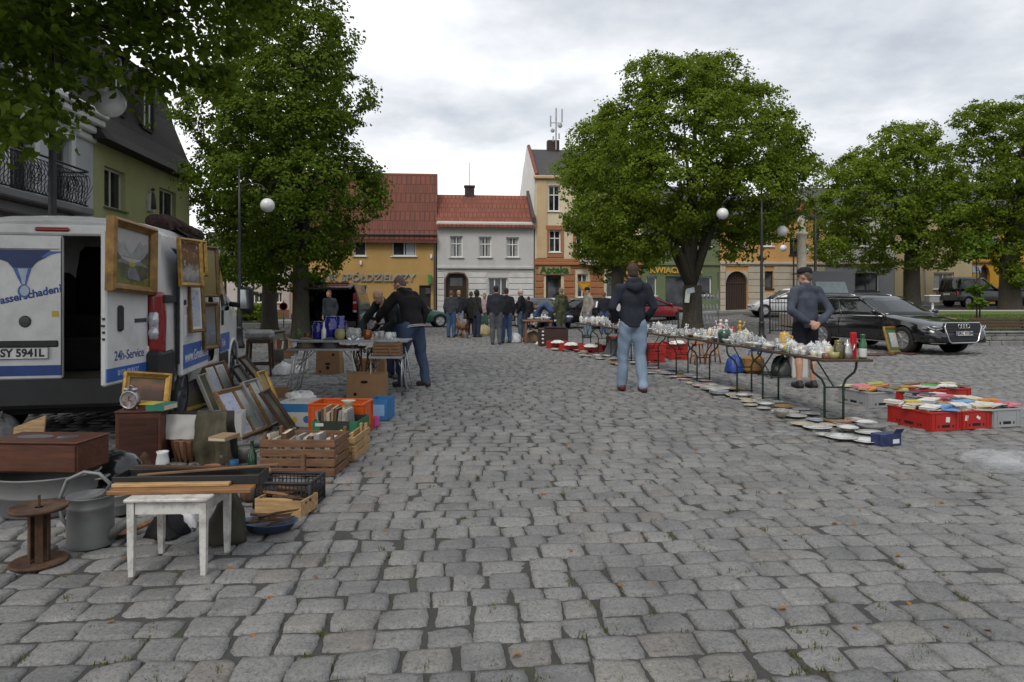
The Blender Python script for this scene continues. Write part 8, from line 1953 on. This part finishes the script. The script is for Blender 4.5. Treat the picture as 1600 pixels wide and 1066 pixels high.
SOUP=[(.04,0),(.05,.004),(.08,.032),(.115,.042),(.113,.045),(.075,.034),(.045,.010),(.001,.009)]
def dishproto(prof,m,rim=None):
 t=thing('plate','x y z w','plate');mb=MB();mb.use(0,True).lathe(prof,28);mb.build('dish',m,t)
 if rim:mb=MB();mb.use(0,True).lathe([(.098,.0175),(.1145,.0222),(.1135,.0236),(.0975,.0192)],28);mb.build('rim_band',rim,t)
 return t
DP=[('plain white plate',dishproto(PL,pw)),('white soup plate',dishproto(SOUP,pw)),('cream plate',dishproto(PL,pc)),('gold-rimmed white plate',dishproto(PL,pw,gilt2)),('blue-rimmed white plate',dishproto(PL,pw,pbl)),('pink-flowered plate',dishproto(PL,ppk))]
used=set()
near=[(1357,694,1.05,0),(1318,689,1.35,0),(1362,681,1.15,0),(1294,684,.85,0),(1329,676,.95,1),(1281,673,1.30,0),(1257,667,1.10,2),(1322,666,1.15,5),(1300,668,.9,2),(1280,661,1.0,4),(1246,654,1.15,0),(1236,647,1.05,0),(1270,650,1.0,0),(1228,639,1.1,3),(1255,643,.9,0),(1218,648,.7,1),(1200,637,.95,1),(1217,631,.8,0),(1176,636,.8,2),(1168,627,.8,2),(1186,625,.9,0),(1196,641,.75,0),(1340,660,1.0,2),(1356,668,1.1,1)]
Lp=[(1180,628),(1118,612),(1060,592),(1000,574),(950,563),(905,552),(862,543)]
for i in range(95):
 f=(i/95)*(len(Lp)-1);a=min(int(f),len(Lp)-2);k=f-a
 near.append((Lp[a][0]+(Lp[a+1][0]-Lp[a][0])*k+q.uniform(-8,34),Lp[a][1]+(Lp[a+1][1]-Lp[a][1])*k+q.uniform(-3,5),q.uniform(.7,1.25),q.choice((0,0,0,1,1,2,3,4,5))))
for i,(x,y,s_,kd)in enumerate(near):
 nm,pr=DP[kd];o=pr if kd not in used else dup(pr);used.add(kd);c=P(x,y)
 st=1+(i%7==3)*2 if i>24 else 1
 o.location=(c.x,c.y+(.06 if i<24 else 0),.006);o.rotation_euler=(q.uniform(-.03,.03),q.uniform(-.03,.03),q.uniform(0,6));o.scale=(s_,s_,s_*1.1)
 tag(o,nm+(' laid on the setts at the near end of the tables' if i<24 else ' laid on the setts along the left of the tables'),'plate',nm+'s laid on the setts')
 for e in range(1,st):o2=dup(o);o2.location.z=.006+.012*e*s_;o2.location.x+=q.uniform(-.006,.006)
lathe_thing('glass_bowl','stack of patterned cups lying by the dishes near the front table leg','bowl',P(1221,652).x,P(1221,652).y,.004,[(.05,0),(.06,.01),(.085,.06),(.09,.09),(.084,.09),(.055,.012),(.001,.01)],mat('basket weave china',(.24,.23,.20),.4,var=.4,vs=40),seg=24)
o=lathe_thing('oval_dish','brown patterned oval dish between the plates under the front table leg','dish',P(1316,664).x,P(1316,664).y+.05,.004,[(.05,0),(.10,.02),(.125,.05),(.12,.052),(.09,.024),(.001,.01)],mat('brown pattern',(.24,.15,.09),.3,var=.5,vs=22),sx=1.5,seg=26)
lathe_thing('metal_basket','grey wire fruit basket behind the plates at the near table end','basket',P(1372,676).x,P(1372,676).y+.12,.004,[(.06,0),(.10,.02),(.13,.055),(.127,.057),(.095,.025),(.001,.008)],mat('grey wire',(.22,.22,.22),.5,.4,var=.4,vs=60),sx=1.2,seg=26)
t=thing('blue_box','dark blue printed carton lying at the near end of the plates','box',(P(1383,697).x+.06,P(1383,697).y,0),20)
mb=MB();mb.bb(-.13,.13,0,.12,0,.115,.003);mb.build('carton_walls',mat('night blue print',(.025,.035,.10),.4,var=.6,vs=12),t);mb=MB();mb.at(T(.13,.0,.115)@RX(35)).bb(-.11,0,-.001,.0,0,.06);mb.build('open_flap',mat('night blue print',(.025,.035,.10),.4),t);mb=MB();mb.bb(.02,.10,-.0015,.002,.02,.06);mb.build('paper_label',paper,t)
redp=mat('red crate plastic',(.36,.018,.014),.45,var=.08,dirt=(.2,.03,.02));greyp=mat('grey crate plastic',(.27,.275,.28),.5,var=.06)
BC=[('orange',(.45,.16,.02)),('white',(.58,.57,.54)),('dark blue',(.02,.03,.09)),('sky blue',(.12,.28,.50)),('pink',(.48,.12,.17)),('pale green',(.34,.42,.14)),('grey',(.20,.21,.21)),('brown',(.15,.08,.05)),('cream',(.50,.46,.34)),('bright green',(.05,.30,.05)),('yellow',(.50,.40,.06)),('dark red',(.20,.02,.03))]
BM={n:mat('flat book '+n,c,.4,var=.3,vs=14)for n,c in BC}
def flatbook(M,L,w,th,n,label,grp):
 t=thing('book',label,'book',(0,0,0),0,grp);t.matrix_world=M@RY(90)
 book_mesh(t,th,w,L,BM[n])
def crate_of_books(label,M,m,n,seed,desc,names,labels=()):
 euro_crate('plastic_crate',label,M,m,group='plastic crates of books',labels=labels);r_=random.Random(seed)
 for k in range(n):
  nm=names[k%len(names)];th=r_.uniform(.010,.03);i,j=k%2,(k//2)%3
  Mb=M@T(-.10+.20*i+r_.uniform(-.03,.03)-.10,-.20+.20*j+r_.uniform(-.03,.03),.208+.022*(k//6)+r_.uniform(0,.012))@RZ(r_.uniform(-35,35))@RX(r_.uniform(-5,5))@RY(r_.uniform(-7,4))
  flatbook(Mb,r_.uniform(.15,.22),r_.uniform(.12,.17),th,nm,'%s book lying on %s'%(nm,desc),'books lying on the crates')
cA=Vector((4.41,7.18));rA=14.8
MA=T(cA.x,cA.y,0)@RZ(rA)
N1,N2,N3=['white','sky blue','cream','grey','white','yellow'],['white','cream','orange','sky blue','white','dark red'],['white','pink','sky blue','orange','dark blue','cream']
crate_of_books('bright red crate nearest the plates, a white label on its front',MA@T(.21,.31,.0),redp,12,1,'the red crate nearest the plates',N1,((.02,.115,.05,.055,6),))
crate_of_books('bright red crate with two torn labels, right of the nearest red one',MA@T(.62,.31,.0),redp,13,2,'the red crate with two torn labels',N2,((-.14,.12,.035,.06,12),(.02,.12,.05,.03,30)))
crate_of_books('grey crate at the right edge beside the front red ones',MA@T(1.04,.31,.0),greyp,12,3,'the grey crate at the right edge',N3)
crate_of_books('grey crate behind the front red ones, cut by the right edge',MA@T(1.05,.93,.0),greyp,10,4,'the hindmost grey crate at the right edge',['dark blue','white','pink','cream'])
MB2=T(4.56,8.72,0)@RZ(12)
crate_of_books('grey crate at the left end of the back row of book crates',MB2@T(.21,.31,0),greyp,11,5,'the left grey crate of the back row',['orange','grey','pink','orange','cream','dark blue'])
crate_of_books('red crate with pale green book, second in the back row',MB2@T(.63,.36,0),redp,11,6,'the second crate of the back row',['pale green','brown','orange','bright green','grey'])
crate_of_books('red crate third in the back row of book crates',MB2@T(1.05,.38,0),redp,11,7,'the third crate of the back row',['grey','white','bright green','brown','cream'])
crate_of_books('red crate at the right end of the back row of book crates',MB2@T(1.47,.40,0),redp,10,8,'the right red crate of the back row',['brown','cream','white','brown'])
def rc(x,y,rz,label,z=0,fill=True,m=redp):
 c=P(x,y);euro_crate('plastic_crate',label,T(c.x,c.y+.2,z)@RZ(rz),m,group='red crates behind the tables')
 if fill:crumple('packing_paper','white packing paper in the '+label,'paper',x,y,.19,.07,paper,z+.16,int(x),1.0);bpy.data.objects[-1]if False else None
for a in((1058,562,5,'red crate behind the third table, right of the walking man',0,False),(1058,562,8,'upper red crate stacked behind the third table',.20,True),(1022,566,4,'red crate under the third table beside the walking man',0,False),(1025,566,2,'upper red crate under the third table beside the walking man',.20,False),(965,551,6,'red crate under the fourth table',0,False),(965,551,8,'upper red crate under the fourth table',.20,False),(946,549,4,'red crate at the left end of the fourth table',0,True),(924,552,80,'low red crate of white things left of the fourth table',0,True),(893,549,80,'low red crate next to the wood-block table, with white packets',0,True),(872,545,80,'leftmost low red crate beside the dark box',0,True)):rc(*a)
t=thing('suitcase','grey-black suitcase leaning on the red crates under the fourth table','suitcase',(P(954,558).x,P(954,558).y,0),20);mb=MB();mb.at(RY(28)).box(0,.1,.25,.14,.45,.48,.03);mb.build('shell',mat('grey suitcase',(.07,.07,.075),.5),t);mb=MB();mb.use(0,True).at(RY(28)).tube([(0,.02,.48),(0,.04,.53),(0,.16,.53),(0,.18,.48)],.012,6);mb.build('handle',m_plas,t)
stw=wood('orange stool wood',(.26,.10,.03),.5)
def woodstool(x,y,label):
 c=P(x,y);t=thing('wooden_stool',label,'stool',(c.x,c.y+.15,0),10,'orange wooden stools behind the tables')
 mb=MB();mb.use(0,True).lathe([(.001,.425),(.15,.425),(.16,.435),(.16,.45),(.15,.458),(.001,.46)],22);mb.build('seat',stw,t)
 for k in range(4):
  a=PI/4+k*PI/2;mb=MB();mb.use(0,True).tube([(.10*math.cos(a),.10*math.sin(a),.43),(.17*math.cos(a),.17*math.sin(a),0)],[.017,.019],8);mb.build('leg',stw,t)
 mb=MB();mb.use(0,True)
 for k in range(4):a,b_=PI/4+k*PI/2,PI/4+(k+1)*PI/2;mb.tube([(.142*math.cos(a),.142*math.sin(a),.16+.03*(k%2)),(.142*math.cos(b_),.142*math.sin(b_),.16+.03*(k%2))],.010,6)
 mb.build('stretcher',stw,t)
woodstool(1093,570,'orange wooden stool behind the second table, left of two');woodstool(1117,568,'orange wooden stool behind the second table, right of two')
crumple('blue_bag','bright blue plastic bag on the ground behind the second table','bag',1148,582,.17,.32,mat('blue film',(.02,.055,.24),.4,bump=.5,bs=20,bdist=.01),0,31)
t=thing('rattan_bag','orange-brown rattan bag behind the nearest table','bag',(P(1180,584).x,P(1180,584).y+.1,0),8);mb=MB();mb.box(0,0,.17,.38,.24,.34,.06);mb.build('bag_body',wood('rattan',(.24,.12,.035)),t);mb=MB();mb.use(0,True).tube([(-.1,0,.33),(-.08,0,.42),(.08,0,.42),(.1,0,.33)],.014,6);mb.build('handle',mat('blue strap',(.03,.10,.32),.6),t)
def campchair():
 c=P(1222,590);t=thing('camping_chair','dark folding camp chair with blue edging behind the nearest table','chair',(c.x,c.y+.2,0),10)
 for s_ in(-1,1):mb=MB();mb.use(0,True).tube([(s_*.26,-.25,0),(s_*.26,.24,.44)],.013,7);mb.tube([(s_*.24,.25,0),(s_*.24,-.24,.44)],.013,7);mb.build('leg_frame',m_black,t)
 mb=MB();mb.bb(-.27,.27,-.24,.24,.43,.45,.005);mb.build('seat',cloth('blue seat',(.02,.05,.15)),t)
 mb=MB();mb.use(0,True).tube([(-.26,-.22,0.015),(.26,-.22,.015)],.012,6);mb.build('crossbar',m_black,t);mb=MB();mb.use(0,True).tube([(-.25,.23,.015),(.25,.23,.015)],.012,6);mb.build('crossbar',m_black,t)
campchair();crumple('black_bag','sagging black bag under the camp chair','bag',1224,588,.20,.34,mat('black nylon',(.022,.02,.02),.5,bump=.5,bs=20),0,33,1.2)
carton('pale carton between the camp chair and the capped man',1250,590,.28,.25,.44,4,wcard,hole=False,fill='dark',group='cartons on the right',printm=[(-.10,.06,.22,.34,mat('pale red print',(.42,.28,.25),.6))])
picture('gold-framed drawing with green mount leaning on the front wheel of the black estate car',T(P(1401,552).x,P(1401,552).y,0)@RZ(22)@RX(-16),.56,.70,.07,gold,cv_draw,mat_w=.09,matm=mat('green-white mount',(.06,.12,.06),.7),group='framed pictures on the right')
for k,(x,y,lab)in enumerate(((1370,555,'flat brown picture lying face down before the black car, left of the standing one'),(1420,553,'flat brown frame lying on the setts by the car wheel, right of the standing one'))):
 c=P(x,y);t=thing('picture_back',lab,'picture',(c.x,c.y,0),10+30*k,'framed pictures on the right');mb=MB();mb.bb(-.35,.35,-.2,.2,.002,.02,.004);mb.build('board',mat('brown board',(.12,.06,.045),.8),t)
 mb=MB();mb.bb(-.37,.37,-.22,-.19,.0,.03);mb.bb(-.37,.37,.19,.22,0,.03);mb.bb(-.37,-.34,-.19,.19,0,.03);mb.bb(.34,.37,-.19,.19,0,.03);mb.build('frame',darkwood,t)
def backtable():
 Y=21.5;z=.72;X0,X1=px_at(820,Y),px_at(862,Y);w=X1-X0
 t=thing('wooden_table','rough little wooden table of bric-a-brac by the broad man','table',(X0,Y,0),4);m=midwood
 mb=MB();mb.bb(-.04,w+.04,-.04,.64,z-.05,z,.01);mb.build('tabletop',m,t)
 for x in(.03,w-.03):
  for y in(.03,.57):mb=MB();mb.box(x,y,(z-.05)/2,.07,.07,z-.05,.01);mb.build('leg',m,t)
 r_=random.Random(4)
 for k in range(12):
  o=dup(KM[('bowl','white')]if k%3 else KM[('vase','white')]);o.location=(X0+r_.uniform(.05,w-.05),Y+r_.uniform(.05,.5),z+.002);s_=r_.uniform(.9,1.4);o.scale=(s_,)*3;o.rotation_euler=(0,0,k)
  tag(o,('white bowl' if k%3 else 'white vase')+' on the rough little wooden table','bowl' if k%3 else 'vase','white dishes on the rough wooden table')
backtable()
c=P(866,541);t=thing('dark_chest','dark brown box with purple cloth lid and pale knobs beside the red crates','chest',(c.x,c.y,0),6);mb=MB();mb.bb(-.42,.42,0,.5,0,.52,.01);mb.build('carcase',mat('dark walnut',(.04,.022,.016),.5),t);mb=MB();mb.bb(-.28,.38,-.02,.45,.525,.56,.015);mb.build('cloth_top',cloth('purple',(.035,.02,.06)),t)
for k in range(4):mb=MB();mb.use(0,True).ball((-.34,-.015,.10+.11*k),.035,.03,.03);mb.build('knob',paper,t)
for(x,y,r_,h,lab,m,s_)in((803,535,.26,.30,'white plastic bag on the setts right of the broad man',wbag,41),(849,538,.22,.12,'white packet pile before the rough wooden table',paper,42),(832,535,.26,.34,'brown sack under the rough wooden table',cloth('sack',(.12,.085,.05)),43),(757,523,.3,.35,'pale straw basket heap in the far group',mat('straw',(.30,.25,.13),.9),44)):crumple('sack' if 'sack' in lab else 'bag',lab,'bag',x,y,r_,h,m,0,s_)
def rack():
 Y=28.5;X0,X1=px_at(1095,Y),px_at(1122,Y);z0=gz(X0,Y);w=X1-X0
 t=thing('display_rack','metal display rack of small goods right of the big lime trunk','rack',(X0,Y,z0));zt=W(0,425,Y).z-z0
 for x in(0,w):mb=MB();mb.use(0,True).tube([(x,0,0),(x,0,zt)],.022,6);mb.build('post',steel,t)
 for z in(.45,.9,1.35):mb=MB();mb.bb(-.05,w+.05,-.2,.2,z,z+.03);mb.build('shelf',m_zinc,t)
 r_=random.Random(6)
 for k in range(15):
  o=dup(KM[('vase','white')]);s_=r_.uniform(.9,1.5);o.location=(X0+w*((k%5)+.5)/5,Y-.08,z0+(.482,.932,1.382)[k//5]);o.scale=(s_,)*3;o.rotation_euler=(0,0,0);tag(o,'small white pot on the display rack by the big lime trunk','pot','pots on the display rack')
rack()
c=W(1074,463,26.4);t=thing('notice','white paper notice pinned to the big lime trunk','notice',(c.x,26.38,c.z));mb=MB();mb.box(0,0,0,.18,.012,.5,0,RY(6));mb.build('paper_sheet',paper,t);mb=MB();mb.box(.12,-.01,.22,.3,.012,.2,0,RY(-12));mb.build('paper_flap',pbl,t)
film=mat('clear film',(.7,.72,.74),.12,var=.1,bump=.6,bs=30,bdist=.02);film.node_tree.nodes['Principled BSDF'].inputs['Alpha'].default_value=.13
for x,y,r_,h,e,lab in((1548,722,.20,.10,51,'clear crumpled plastic film on the setts at the right edge, left piece'),(1590,735,.22,.14,52,'clear crumpled plastic film on the setts cut by the right picture edge')):crumple('plastic_film',lab,'plastic film',x,y,r_,h,film,0,e,1.2,group='clear film at the right edge')
